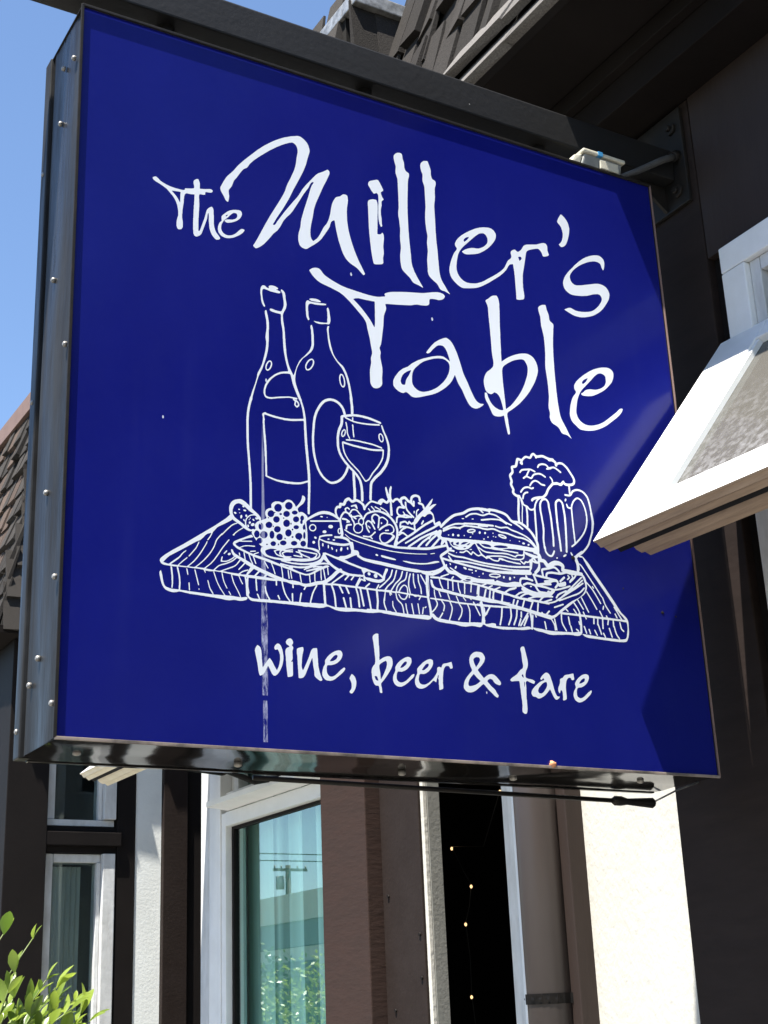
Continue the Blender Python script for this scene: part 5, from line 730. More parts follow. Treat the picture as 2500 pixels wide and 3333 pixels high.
[2865,1495,39,-1,6,2,52,3,6,3,-4,7,-25,90,3,7,7,3,4,-1,5,-4,5,-17,20,-74,-3,-11,48,0,1,2,-5,14,-5,76,-2,9,1,9,7,6,7,-1,5,-9,5,-75,2,-6,-1,-23,97,-1,11,2,59,0,6,4,3,4,4,3,31,2,2,4,-12,72,-22,117,-3,9,-5,1,-49,0,-5,-1,-1,-2,33,-173,-3,-8,-6,-2,-5,0,-4,5,-4,11,-30,165,-5,5,-18,3,-7,-2,0,-9,17,-58,7,-43,3,-47,4,-36,-3,-8,-7,-2,-7,2,-3,6,-3,42,-2,7,0,23,-4,36,-5,24,-19,63,-93,0,0,-4,27,-59,-4,-9,-6,-2,-8,5,-33,69,-52,1,0,-5,30,-61,0,-4,-3,-5,-6,-3,-9,5,-22,45,-17,28,-47,1,-18,-4,0,-4,19,-52,9,-45,5,-34,4,-67,2,-7],
[4198,1495,11,-1,3,3,29,70,14,52,0,22,-3,12,-19,44,-11,4,-43,0,-11,2,-23,-1,0,-2,21,-29,8,-18,-3,-23,-11,-38,-3,-5,-5,-2,-4,1,-3,6,13,45,0,16,-7,15,-28,35,-51,-1,0,-4,9,-16,5,-16,-3,-20,-9,-18,-22,-32,-37,-37,-9,-2,0,-8,14,-1,6,-3,32,-30,13,-7,16,-3,3,1,44,64,7,3,5,-4,-1,-9,-38,-54,0,-4],
[2346,1500,13,-1,4,3,-1,29,-2,9,0,41,4,5,4,2,5,-2,3,-5,0,-72,-2,-9,17,-2,9,3,41,1,18,94,4,6,4,2,6,-3,2,-5,-18,-85,1,-7,5,-1,40,0,9,2,47,1,16,61,15,47,21,41,22,38,1,6,-68,-22,-38,-6,-20,-33,-7,-4,-5,1,-3,6,14,25,-2,3,-6,2,-12,1,-67,18,-34,2,-3,-6,0,-29,2,-9,-3,-7,-5,-2,-5,2,-3,5,0,27,-3,20,-101,3,-1,-10,9,-45,18,-58,14,-27,10,-16,26,-31],
[4483,1500,7,-1,7,2,13,0,27,4,25,0,7,2,58,2,3,6,7,39,3,22,0,27,-7,68,-6,20,-27,3,-27,0,-3,-1,0,-2,53,-99,0,-5,-7,-5,-6,3,-8,14,-51,94,-72,1,-5,-1,0,-4,16,-43,3,-16,0,-56,-7,-59],
[2222,1504,-4,5,-15,31,0,5,5,5,5,0,4,-5,14,-30,0,-9,-5,-3],
[6521,1504,14,-1,23,2,38,8,12,5,13,13,7,16,23,90,0,18,2,7,-2,6,0,21,-8,27,-52,1,-9,2,-119,0,-4,-1,-1,-61,6,-7,14,-60,7,-21,14,-25,23,-26,2,-5],
[1367,1508,-4,3,-2,4,1,5,3,1,5,-1,2,-5,-1,-5],
[2576,1509,17,-1,9,2,79,2,9,2,33,1,-1,39,-2,6,0,30,-2,9,0,36,-2,9,0,42,-4,30,-4,1,-38,-7,-21,-6,1,-11,-33,-56,-15,-34,-25,-83],
[3645,1511,6,-1,2,3,-8,59,-5,18,-11,20,-35,28,-14,17,-6,18,-8,43,-3,6,-45,1,-1,-3,8,-12,1,-6,-4,-4,-4,0,-9,9,-2,0,3,-16,-3,-5,-3,-1,-4,1,-3,5,-8,30,-37,-1,-3,-4,-11,-90,-6,-12,4,-31,20,-52,-2,-11,48,-1,11,-5,46,-1,0,5,-28,42,-7,18,0,50,2,4,3,1,3,-1,3,-4,0,-41,3,-11,9,-18,21,-31,3,-14],
[3667,1511,26,-1,6,3,-11,47,-5,36,-1,23,2,4,5,1,3,-1,2,-4,5,-50,15,-58,4,-1,57,1,1,2,-4,5,-3,13,-16,95,6,7,4,-2,3,-3,3,-14,15,-94,-2,-7,28,-1,7,2,41,3,6,2,25,0,9,2,52,0,26,-3,2,4,0,32,-2,9,0,27,-22,119,-4,3,-68,2,-5,-5,-17,-28,-7,-5,-5,4,0,6,15,23,-1,5,-31,0,-12,-6,-11,-2,-9,2,-13,9,-18,2,-23,0,-3,-3,-1,-25,-3,-5,-4,-1,-3,1,-3,5,2,25,-3,3,-7,2,-2,-1,1,-9,-16,-29,-10,-12,-4,-4,-16,-7,-16,-1,-15,3,-18,11,-21,35,0,8,5,2,4,-1,16,-27,11,-12,16,-5,11,0,12,3,6,4,21,37,0,4,-23,3,-38,1,-11,2,-54,-1,5,-41,10,-25,16,-16,16,-12,17,-17,8,-15,7,-27],
[6407,1513,-5,7,-29,97,2,6,5,4,7,-1,2,-3,30,-96,1,-7,-2,-5,-4,-3],
[6193,1515,-16,27,-16,32,1,4,4,5,7,0,5,-5,29,-56,-5,-7,-4,-2],
[5115,1517,-5,7,3,12,29,69,5,8,7,2,6,-5,1,-9,-29,-70,-8,-12,-4,-2],
[5484,1517,-5,10,-7,56,-4,20,2,7,5,3,7,-2,3,-6,12,-74,0,-7,-3,-4,-5,-4],
[5613,1517,-6,3,-2,4,-3,41,-5,20,-9,18,-21,32,-3,6,1,5,5,5,4,0,5,-3,31,-49,3,-1,-8,50,1,9,7,3,6,-2,4,-10,19,-119,-2,-7,-5,-2,-11,5,-7,-7],
[3277,1520,43,-1,9,2,3,3,0,18,7,54,0,43,-2,9,-3,50,-2,18,-3,3,-25,2,-58,0,-6,-3,25,-126,9,-68],
[3382,1520,63,0,-18,43,-9,40,0,25,15,61,5,27,-1,4,-2,1,-45,0,-7,-2,-25,0,-3,-3,7,-104,-9,-88,3,-3],
[5142,1519,-5,5,-1,5,3,9,107,147,9,6,4,-1,4,-4,2,-6,-12,-18,1,-3,7,-6,1,-7,-63,-117,-5,-5,-7,0,-5,5,0,9,41,79,-11,-11,-58,-82,-7,-5],
[3846,1522,-2,2,-3,14,0,13,-11,81,1,5,4,3,5,-1,3,-4,11,-90,1,-21,-4,-3],
[6047,1522,-5,2,-2,5,-25,74,0,5,5,5,7,0,6,-9,23,-68,0,-11,-5,-3],
[6099,1522,-5,9,-14,45,2,7,5,3,5,0,5,-5,14,-45,1,-7,-2,-5,-5,-3],
[3885,1526,-3,3,-1,4,14,68,3,4,5,1,3,-3,1,-4,-12,-68,-4,-5],
[1360,1552,-3,4,-4,13,-34,129,0,6,3,5,5,-2,4,-12,34,-128,2,-11,-2,-3],
[3918,1596,-3,5,3,7,14,9,4,1,5,-3,0,-5,-2,-3,-16,-11],
[6587,1596,-23,15,-6,7,-8,12,-5,16,-9,54,1,7,7,4,5,0,4,-4,8,-48,7,-24,8,-10,18,-12,4,-8,-2,-6,-5,-3],
[5158,1618,-6,5,-2,7,5,34,0,18,5,9,7,1,6,-3,2,-7,-5,-54,-3,-7],
[4690,1628,2,0,6,7,22,31,15,25,-1,4,-12,1,-12,-2,-36,0,-5,-3,3,-29,2,-2,1,4,0,7,-2,4,1,9,5,2,5,-9,3,-40],
[5361,1641,-8,9,-8,30,2,6,5,3,4,-1,5,-4,10,-31,-1,-9,-5,-3],
[1250,1643,-5,7,-11,54,2,5,3,1,4,-3,3,-7,9,-47,-1,-9],
[1868,1675,3,0,1,9,0,7,-3,3,-3,-1,-1,-4],
[4236,1720,-8,14,-20,58,0,7,3,2,4,1,5,-5,25,-70,-3,-6],
[4440,1729,-31,33,-1,5,3,5,7,-1,29,-32,0,-8,-2,-2],
[3694,1738,13,-1,4,3,-1,34,-2,14,-5,13,-5,6,-11,6,-7,0,-14,-6,-23,-24,-23,-38,4,-3],
[4125,1738,-5,5,-20,56,0,4,3,3,7,0,4,-5,19,-54,-1,-7,-2,-2],
[6587,1743,36,-1,3,1,0,2,-32,35,-45,38,-18,18,-9,4,10,-19],
[3882,1745,-3,4,-2,16,0,32,-3,13,-7,25,-14,36,-3,13,0,16,-2,9,0,45,0,5,5,4,5,-1,2,-3,3,-14,0,-47,3,-18,2,-11,17,-41,5,-22,0,-16,2,-9,0,-32,-3,-4],
[4512,1749,-6,4,-8,8,0,4,3,4,7,-1,10,-10,1,-4,-1,-2],
[6506,1749,-5,5,-22,43,0,4,4,5,7,0,5,-4,23,-44,0,-4,-2,-5,-6,-2],
[3374,1754,-3,4,1,7,63,53,58,59,21,32,20,63,4,3,7,-1,3,-4,0,-5,-18,-56,-9,-18,-17,-23,-60,-61,-60,-51,-6,-3],
[5808,1753,-29,23,-1,7,3,5,5,2,4,-2,26,-21,2,-4,-1,-7,-4,-3],
[1785,1758,-3,3,-1,4,8,11,24,25,32,38,8,8,5,-1,3,-4,-3,-7,-41,-48,-27,-27],
[6101,1774,-5,5,-81,153,-3,9,3,7,7,0,5,-3,83,-157,2,-7,-2,-5,-5,-3],
[3975,1785,2,0,1,21,2,9,-1,102,-3,-3,0,-27,-2,-9],
[2969,1790,-3,4,2,9,44,49,6,3,5,-1,3,-6,-2,-6,-45,-50,-6,-3],
[6414,1796,-6,5,-35,47,-18,27,-16,34,-22,67,-7,2,-7,7,-58,82,-188,247,-27,23,-2,6,3,5,10,0,19,-15,13,-12,156,-204,95,-133,9,-5,24,-70,16,-31,52,-72,1,-5,-3,-4,-5,-2],
[3043,1798,-5,5,1,5,29,39,4,4,8,0,2,-7,-2,-7,-28,-37,-4,-2],
[3808,1801,-2,2,-5,16,-12,47,0,90,3,7,5,1,4,-1,4,-7,0,-18,-3,-9,1,-54,5,-27,12,-40,-1,-5,-4,-3],
[6029,1801,-7,7,-68,101,0,5,3,5,7,1,6,-6,68,-102,2,-4,-1,-5,-6,-3],
[1596,1819,-3,5,0,6,7,30,5,13,3,3,4,0,3,-5,-8,-34,1,-4,13,-1,20,2,23,7,13,7,34,22,33,30,8,0,1,-4,-3,-5,-21,-21,-40,-29,-23,-11,-20,-7],
[6222,1821,-11,16,-44,74,-71,104,0,7,5,5,7,-2,11,-15,54,-78,43,-70,19,-34,-4,-7],
[1261,1830,-4,3,1,6,64,79,14,23,24,51,2,3,4,0,1,-9,-18,-41,-13,-25,-60,-76,-10,-12],
[6315,1830,-5,5,-1,4,10,32,6,9,8,0,3,-5,0,-6,-10,-32,-5,-7],
[3430,1839,-7,4,-3,8,14,60,23,61,5,3,9,0,5,-5,0,-9,-22,-63,-10,-47,-4,-9],
[6288,1895,-8,7,-37,61,-52,77,-11,14,-43,43,-34,30,0,12,7,2,7,-4,40,-36,28,-28,22,-26,43,-64,45,-72,3,-6,-1,-7,-5,-3],
[1673,1897,-6,8,3,6,5,6,16,7,9,-5,0,-10,-7,-8,-9,-4],
[1628,1902,-3,5,2,7,26,28,4,2,3,-1,2,-2,0,-5,-8,-11,-22,-21],
[6202,2068,-16,21,0,5,5,5,4,0,5,-2,14,-19,0,-5,-3,-4],
[1731,2107,-9,2,0,5,34,35,29,23,48,35,4,2,5,-3,-2,-4,-5,-6,-44,-30,-26,-22,-21,-21,-5,-14,-3,-2],
],
"cheese_board": [
[2361,1679,-56,15,-81,12,-88,20,-101,32,-103,38,-5,-4,-40,-66,-7,-6,-7,0,-4,5,1,9,40,67,-1,4,-38,18,-72,42,-18,9,-35,13,-18,11,-11,13,-4,9,-7,18,-3,21,6,3,9,-2,5,-6,10,-20,16,-14,88,-41,11,-1,-1,11,-9,47,1,14,-2,2,-61,22,-20,11,-27,22,-5,10,0,9,9,16,9,9,12,7,53,27,30,13,80,41,10,1,7,-5,8,-10,1,-4,-2,-3,-70,-24,-47,-22,-6,-5,12,-1,86,11,15,-1,2,-3,-2,-4,-13,-3,-13,-1,-43,-6,-72,-8,-38,-24,-2,-5,13,-14,29,-15,43,22,27,8,34,4,63,3,4,-2,0,-6,-11,-4,-68,-2,-38,-7,-39,-19,-1,-2,3,-2,12,-5,63,-23,59,-17,11,9,41,18,6,1,3,-4,-4,-6,-40,-18,0,-3,5,-2,138,-26,128,-36,7,1,-1,7,7,4,90,-12,106,0,72,9,29,8,26,9,4,5,-3,0,-45,-8,-42,-3,-7,-2,-117,0,-9,2,-41,3,-56,9,-4,3,-2,7,-3,1,-63,0,-40,5,-57,11,-22,12,-24,18,-8,11,-4,14,4,20,6,11,12,10,16,5,70,11,36,3,7,2,83,0,22,-5,45,18,66,16,65,9,74,3,3,21,3,51,2,9,-2,93,-12,90,1,6,5,4,7,-3,3,-5,9,-77,0,-22,2,-7,1,-101,-5,-36,0,-23,10,-3,23,2,31,0,27,-4,45,-12,5,-7,-5,-5,-7,-2,12,-13,5,-10,2,-13,-5,-14,-5,-9,-9,-10,-22,-15,-41,-18,-45,-13,-60,-12,-39,-5,-24,0,-9,-2,-54,0,-12,2,-20,-10,-11,-3,-27,-1,-4,0,2,-3,42,-1,9,-2,39,0,9,2,40,0,9,2,47,3,48,7,51,14,25,9,27,13,23,16,16,14,28,49,0,14,5,6,9,0,16,4,115,-29,11,-2,18,0,16,3,6,8,9,4,48,7,22,7,60,32,2,5,-2,20,-19,64,-12,-6,-49,-14,-34,-4,-36,0,-11,-3,-9,3,-41,0,-65,9,-34,7,-54,17,-4,-3,-3,-14,0,-40,6,-47,-5,-7,-5,0,-3,4,-7,52,0,36,3,16,10,29,2,14,13,7,47,16,32,7,52,8,6,-2,3,-5,-1,-4,-5,-5,-60,-10,-56,-16,-18,-8,-5,-11,3,-5,63,-16,61,-9,18,0,9,-2,85,0,38,4,54,16,7,-1,4,13,5,5,9,1,10,-8,4,-16,11,-7,3,-4,8,-45,2,-2,7,2,14,-1,11,-3,9,-5,5,-5,9,-31,0,-5,-5,-5,-5,-2,-13,6,-29,-9,-75,-40,-40,-17,-2,-2,4,-3,25,-8,18,-10,94,-23,68,-16,29,-2,56,-14,57,-9,29,-7,25,-9,18,-9,22,-15,24,53,20,33,6,4,9,0,4,-3,4,-5,-1,-11,-25,-44,-20,-51,-10,-7,-1,-13,-5,-10,-12,-9,-24,-11,-27,-5,-63,2,-36,5,-21,5,-20,7,-16,9,-7,7,-6,11,-27,-5,-27,-1,-9,-2,-41,0,-11,-2,-38,0,-18,2,-4,-1,-5,-5,-5,0,-63,18,-56,20,-27,14,-67,42,-59,-2,-7,-2,-13,-1,-32,-7,-39,-16,-6,-5,5,0,16,4,33,4,18,0,7,-3,29,14,21,5,13,-1,11,-7,-2,-4,-16,-9,6,-9,0,-18,5,-34,-2,-20,-6,-1,-4,5,-6,72,-6,1,-32,-17,-1,-2,5,-9,15,-94,-1,-14,-4,-2,-2,1,-4,6,-18,108,-3,1,-14,-7,-2,-3,3,-104,-3,-7,-4,0,-4,5,0,16,-2,6,0,77,-3,2,-9,-4,-48,-30,-1,-76,2,-11,0,-5,-5,-5,-5,3,-3,9,-1,76,-2,0,-45,-22,-1,-7,2,-7,0,-20,4,-34,0,-11,-3,-5,-5,2,-3,5,-5,61,-2,9,-2,2,-35,-5,-56,7,-1,-6,12,-77,-2,-4,-5,-1,-2,1,-3,9,-13,81,-92,22,-2,-2,12,-76,-1,-7,-4,-1,-5,3,-3,14,-9,63,5,6,-1,3,-91,21,-3,-3,11,-68,0,-20,4,-25,137,-30,49,-7,14,0,6,-3,-4,-4,-59,-6],
[2332,1731,-3,5,-9,70,-1,13,4,6,5,-2,3,-8,9,-70,-1,-11,-2,-3],
[2250,1734,8,0,1,13,-9,74,-5,23,-3,5,-81,18,-11,1,-1,-4,15,-34,18,-54,3,-13,-3,-5,-3,0,-5,5,-21,65,-19,45,-180,41,-2,-3,23,-63,0,-4,-2,-2,-5,-1,-8,14,-23,63,-3,3,-25,7,-5,-1,16,-47,19,-36,-1,-10,36,-15,68,-23,155,-49],
[2511,1806,17,-1,29,7,34,16,45,29,0,3,-2,0,-97,-28,-7,0,-4,3,0,4,4,4,132,48,2,2,-15,-2,-33,-10,-9,0,-7,4,-92,-42,-6,3,-1,5,4,5,12,6,2,2,-5,1,-56,-9,-38,0,-9,-2,-9,2,-24,-1,2,-7,-4,-6,6,-3,63,-20],
[2100,1812,-36,57,-5,11,3,5,5,-1,4,-6,34,-54,3,-9,-3,-4],
[1922,1842,3,-1,1,3,-17,34,-19,54,-3,3,-37,12,-2,-2,10,-56,1,-18],
[3319,1844,50,-1,39,12,6,3,1,4,-10,10,-31,22,-23,6,6,-13,-1,-14,-7,-10,-11,-5,-7,1,-7,2,-7,10,-3,9,3,9,4,7,10,6,0,3,-11,3,-50,9,-31,0,-11,-4,-10,-6,-16,-18,0,-14,3,-9,5,-7,9,-7,45,0],
[2324,1853,10,0,2,2,-2,3,-59,8,1,-2],
[3051,1869,15,-1,11,2,56,0,9,2,32,0,9,2,9,-1,-4,18,-15,29,-4,14,-171,40,-157,43,-63,19,-18,2,-5,0,-2,-3,17,-29,22,-29,19,-19,36,-25,59,-27,63,-22,47,-12],
[3255,1877,-10,7,-3,7,0,7,3,7,4,4,6,3,6,1,11,-8,3,-7,1,-7,-3,-7,-5,-5,-7,-2],
[1794,1904,-2,3,-5,20,0,7,3,5,4,-2,3,-3,5,-23,-1,-6],
[2164,1938,96,-1,18,3,1,3,-14,5,-45,8,-23,9,-13,13,-7,14,-7,7,-1,5,3,4,24,11,5,5,-42,1,-23,-2,-24,-8,-32,-15,-8,-10,5,-18,5,-9,12,-9,18,-8],
[2699,1947,7,-1,31,5,32,0,2,1,0,2,-26,23,-15,8,-21,-29],
[2347,1952,17,-1,6,2,84,5,87,11,24,5,-3,3,-52,13,-23,7,-2,-2,6,-16,-1,-3,-5,-3,-76,3,-18,3,-4,4,1,3,5,3,47,0,11,-2,20,1,-1,7,-14,16,-14,5,-22,3,-6,5,0,4,4,4,18,-2,11,0,-8,14,1,5,5,3,45,-2,6,-2,32,-1,7,-2,69,-2,7,-2,34,0,13,-3,4,-5,-3,-11,-7,-16,-8,-11,5,-3,9,4,13,10,8,16,1,6,-3,9,-5,6,-23,13,-40,12,-47,6,-41,-2,-7,-2,-11,4,-34,0,-6,-2,-36,-2,-61,-11,-54,-17,-16,-7,-1,-2,17,1,67,13,6,-7,-3,-5,-30,-6,-3,-3,30,1,5,-5,-2,-6,-5,-2,-13,0,-7,-2,-41,-3,-20,-5,-16,-9,-8,-7,5,-9,9,-9,17,-6,58,6,5,-5,-2,-6,-14,-2,-4,-3],
[1909,1961,-2,4,7,6,47,9,7,0,4,-3,-2,-5,-7,-3,-47,-9],
[2266,1965,3,0,1,3,-15,20,0,4,5,5,27,18,1,2,-23,1,-10,-8,-9,-13,-1,-7,3,-11,7,-7],
[2228,1968,8,0,-6,15,0,9,8,23,-9,1,-14,-3,-13,-4,-13,-8,1,-6,4,-9,8,-8,11,-6],
[2575,1977,29,6,24,16,13,14,4,9,0,4,-27,1,-7,2,-29,1,-7,2,-70,2,-9,2,-33,-1,6,-10,14,-11,27,-11,61,-15,4,-5],
[2883,2082,-3,3,-2,6,0,16,5,5,4,-3,2,-6,-1,-12],
[2834,2100,-6,5,-4,7,0,9,3,4,6,-2,6,-9,0,-11],
[2931,2099,-6,13,3,11,6,13,6,5,4,2,6,-7,-1,-18,-7,-14,-7,-5],
[2787,2111,-4,10,0,13,3,11,5,4,3,-4,3,-13,-4,-17,-2,-4],
[2724,2120,-6,10,0,18,3,9,7,4,6,-9,0,-18,-4,-9],
[3012,2124,-4,6,0,15,4,7,4,2,5,-6,1,-12,-5,-11],
[2613,2138,-7,10,0,6,3,8,4,4,7,3,7,0,7,-3,5,-9,-3,-10,-11,-9],
[2638,2194,-7,5,-3,12,3,5,12,2,6,-2,6,-5,2,-9,-5,-8,-7,-1],
[2784,2204,-3,4,6,7,11,1,5,-3,0,-5,-5,-4,-5,-1],
[2847,2203,-4,5,7,8,11,2,9,-5,-1,-5,-8,-5],
[3027,2224,-36,10,-31,5,-27,0,-61,-8,-4,0,-5,4,0,9,7,5,58,11,5,2,3,7,4,16,0,5,-12,-8,-11,0,-11,12,-4,18,3,16,8,14,6,6,12,1,3,3,-2,45,-4,19,-13,0,-311,-44,-13,0,-5,2,-1,5,3,5,12,3,313,44,5,2,-8,8,-29,15,-27,12,-47,11,-52,0,-27,-5,-27,-9,-58,-29,-90,-57,-5,-1,-5,4,-3,4,1,7,56,43,34,23,45,27,30,13,20,7,25,5,20,0,9,2,34,-2,42,-12,48,-22,41,-28,4,-4,1,-32,20,-112,0,-9,-6,-30,43,-8,25,-11,7,-8,0,-4,-5,-6],
[2735,2269,-7,4,-2,5,2,9,7,7,11,5,14,1,6,-2,5,-4,3,-9,-10,-12,-11,-5],
[2595,2271,-14,9,-9,18,0,12,7,15,7,10,18,11,9,3,12,0,11,-3,12,-9,6,-12,1,-18,-5,-13,-7,-10,-16,-11,-9,-3],
[2599,2283,19,-1,10,5,10,11,5,9,1,9,-1,5,-6,11,-15,6,-9,-1,-12,-5,-12,-13,-3,-5,-2,-13,5,-12],
[2921,2294,6,2,7,14,-1,20,-2,5,-5,2,-7,-7,-3,-9,0,-18],
[2807,2332,-8,5,-4,6,2,12,8,7,6,4,12,3,13,0,10,-5,4,-12,-2,-6,-5,-6,-9,-6,-9,-3],
[2712,2437,-7,3,-2,5,3,3,9,4,6,0,9,-2,6,-5,-3,-5,-7,-3],
[2782,2441,-3,4,1,2,4,3,5,-1,2,-2,-2,-5],
],
"sausage": [
[1898,2176,-11,3,-23,9,-22,13,-43,30,-56,29,-16,10,-17,17,-6,9,-11,27,-5,23,-3,18,0,36,8,27,11,22,14,17,18,13,18,9,43,12,20,0,22,-8,23,-13,37,-28,53,-46,49,-38,17,-17,13,-18,1,-16,-5,-13,2,-7,0,-20,-2,-11,-3,-2,-8,6,2,7,0,20,-5,14,-14,8,-8,-8,-5,-2,-9,3,-8,5,-2,7,3,5,4,2,12,2,-4,7,-8,7,-11,3,-13,0,-27,-7,-21,-13,-14,-15,-13,-19,-7,-24,0,-27,7,-20,14,-17,20,-10,14,-3,24,11,16,-12,-2,-4,-9,-4,-41,-9],
[1887,2214,-6,8,0,13,3,6,7,2,5,-5,3,-12,-5,-11],
[1852,2233,5,-1,1,1,-2,11,0,30,8,23,14,24,18,17,15,10,9,5,30,8,0,3,-48,26,-47,37,-6,2,0,-7,-3,-5,-4,0,-7,2,-8,10,3,6,10,1,-7,4,-14,7,-20,7,-16,0,-20,-9,-11,-8,-10,-10,-11,-21,-10,-31,0,-32,3,-11,14,-25,17,-15],
[1932,2233,-7,2,-5,5,0,9,4,7,14,9,14,1,4,-3,4,-5,0,-7,-6,-9,-11,-7],
[1902,2253,-5,5,0,11,5,7,7,3,5,0,5,-5,0,-9,-7,-9,-5,-3],
[1848,2271,-6,4,-5,10,0,7,2,2,7,-1,7,-8,2,-11],
[1900,2291,-3,3,0,4,5,4,5,-1,0,-7],
[1947,2291,-9,10,-1,6,4,4,9,-1,9,-9,1,-5,-3,-4],
[1810,2296,-5,7,0,18,6,11,8,3,5,-3,3,-16,-7,-15,-5,-5],
[1909,2309,-3,3,1,5,4,3,7,-1,0,-8,-2,-2],
[1866,2320,-7,10,2,11,5,5,9,0,6,-9,-2,-12,-4,-4],
[1749,2336,-7,3,-7,7,0,4,3,5,7,2,11,-2,7,-7,1,-5,-3,-4,-7,-3],
[1794,2349,-3,3,3,5,5,2,4,-2,1,-5,-2,-2],
[1851,2379,-7,2,-5,5,0,7,5,3,16,0,6,-3,5,-5,-1,-4,-8,-5],
[1788,2383,-6,5,3,7,12,1,4,-3,1,-5,-3,-4],
],
"grapes": [
[2060,2028,-32,11,-20,16,0,3,9,1,14,7,9,10,5,11,0,11,-7,16,-7,5,-9,3,-16,-3,-9,-5,-7,-6,-7,-12,-2,-7,-4,-1,-41,55,-5,9,-3,14,3,11,7,12,32,19,1,5,-8,25,-1,9,7,15,8,10,15,16,9,6,45,20,41,20,5,5,1,4,-14,34,0,23,3,11,7,14,7,7,18,13,16,7,15,3,4,3,2,7,-2,9,0,18,11,18,17,14,18,9,36,5,9,0,29,-7,7,1,16,8,24,26,18,7,27,1,16,-5,7,-5,23,-23,7,-9,10,-22,5,-1,32,35,18,27,9,18,9,24,4,29,9,2,16,-6,7,-11,3,-16,-3,-13,-9,-21,-14,-21,-16,-16,-18,-13,-23,-24,-4,-7,-3,-11,3,-13,9,-20,25,9,11,0,11,-2,18,-9,17,-12,13,-14,7,-18,-2,-15,-7,-16,-15,-18,-15,-14,-4,-15,-8,-3,-6,-9,-5,-20,2,-13,5,-8,5,-3,4,0,14,11,5,-16,7,-68,0,-85,-5,-17,-9,-7,-18,-6,-66,-12,-65,-15,-9,4,-13,0,-34,-5,-18,-4,-3,-6,-4,-1,-25,0,-29,5,-38,0,-56,-15,-27,-5,-27,2,-21,-5],
[2151,2053,17,0,13,6,9,9,6,17,-3,9,-6,6,-10,5,-11,1,-18,-7,-10,-10,-5,-11,1,-9,9,-12],
[2086,2055,13,0,5,5,1,4,-7,6,-9,-2,-5,-6],
[2217,2069,7,0,5,7,0,9,-5,4,-7,-2,-2,-5,-1,-9],
[2257,2076,19,-1,11,2,11,7,10,10,4,6,1,9,-5,9,-5,5,-11,5,-16,0,-16,-5,-13,-9,-8,-11,0,-12,8,-10],
[2380,2089,20,-1,22,10,12,14,-1,14,-9,9,-13,5,-11,0,-12,-3,-13,-7,-10,-9,-4,-14,2,-7,5,-5],
[2493,2091,3,-1,12,3,9,5,9,8,5,10,2,9,0,9,-4,9,-10,10,-16,2,-13,-5,-13,-9,-6,-11,-3,-12,5,-15,8,-8],
[1973,2118,13,-1,12,6,8,9,8,16,2,11,-5,20,-9,11,-12,5,-13,-2,-10,-7,-11,-18,-3,-11,1,-14,6,-16,5,-5],
[2045,2121,17,-1,9,2,14,8,11,11,7,16,1,13,-5,14,-8,7,-18,7,-13,0,-18,-7,-16,-16,-8,-21,3,-13,7,-11],
[2223,2123,10,-1,14,4,12,8,8,11,5,18,-2,14,-8,10,-9,6,-13,3,-20,-7,-13,-12,-6,-11,-3,-14,4,-13,10,-12],
[2140,2130,12,-1,9,4,10,10,7,20,0,25,-3,9,-9,12,-9,5,-10,-1,-12,-9,-6,-9,-5,-16,1,-29,7,-14],
[2291,2143,7,-1,6,3,2,7,-3,7,-7,1,-5,-3,-3,-7],
[2460,2148,5,-1,7,7,1,12,15,15,4,9,3,14,-5,13,-9,10,-12,5,-20,0,-13,-5,-17,-14,-6,-11,-3,-14,5,-13,9,-10,12,-5,9,-1,9,0],
[2374,2168,8,-1,7,5,3,5,-1,9,-9,3,-9,-5,-4,-9],
[2512,2175,5,-1,5,5,4,9,3,14,0,29,-4,13,-6,7,-7,-2,-3,-5,-4,-11,-3,-16,0,-20,2,-11,3,-7],
[2322,2177,15,-1,9,3,16,14,9,15,0,25,-6,11,-13,10,-20,0,-11,-5,-12,-11,-7,-12,-2,-9,0,-18,7,-12,9,-8],
[2198,2204,13,-1,11,3,13,8,8,8,6,13,1,14,-5,11,-7,7,-12,5,-18,0,-15,-7,-12,-12,-7,-18,2,-15,11,-12],
[2018,2208,15,-1,10,6,6,7,7,15,1,14,-1,13,-6,12,-10,7,-12,0,-9,-4,-9,-10,-7,-16,0,-20,2,-9,7,-9],
[2102,2238,23,-1,14,7,11,12,5,9,3,13,-5,14,-10,9,-13,5,-12,0,-23,-12,-9,-11,-5,-14,3,-16,7,-10],
[2379,2247,7,1,5,5,1,9,-4,5,-9,0,-5,-5,-1,-9],
[2163,2256,5,-1,5,5,3,5,-3,4,-7,1,-6,-3,-1,-5],
[2410,2267,17,-1,13,5,9,6,8,12,0,7,-3,8,-12,6,-4,1,-16,0,-16,-7,-11,-12,-1,-12,3,-6],
[2306,2276,6,-1,11,3,14,6,9,9,7,14,3,12,-3,18,-7,10,-9,6,-12,3,-9,0,-9,-3,-14,-10,-11,-15,-3,-9,1,-22,9,-13,9,-6],
[2189,2307,15,-1,9,3,11,6,10,10,6,14,1,13,-3,10,-12,11,-6,3,-16,0,-11,-3,-14,-8,-7,-10,-5,-14,0,-13,10,-15],
[2364,2307,5,0,5,9,-1,9,-5,6,-4,-3,-4,-7,0,-7],
[2478,2332,12,0,7,7,3,7,-1,22,14,14,4,15,-2,16,-5,7,-9,5,-7,0,-11,-6,-10,-19,0,-14,6,-16,-8,-13,0,-14,2,-6],
[2109,2341,10,0,4,5,0,4,-7,3,-7,-2,-3,-5],
[2408,2341,23,0,20,13,8,12,2,13,-2,12,-7,9,-10,5,-13,2,-20,-7,-12,-11,-7,-16,0,-9,4,-12],
[2126,2357,17,-1,20,9,7,7,7,12,4,20,10,5,3,4,-1,3,-5,3,-11,-2,-13,12,-10,3,-13,0,-18,-9,-13,-14,-6,-23,5,-16,9,-9],
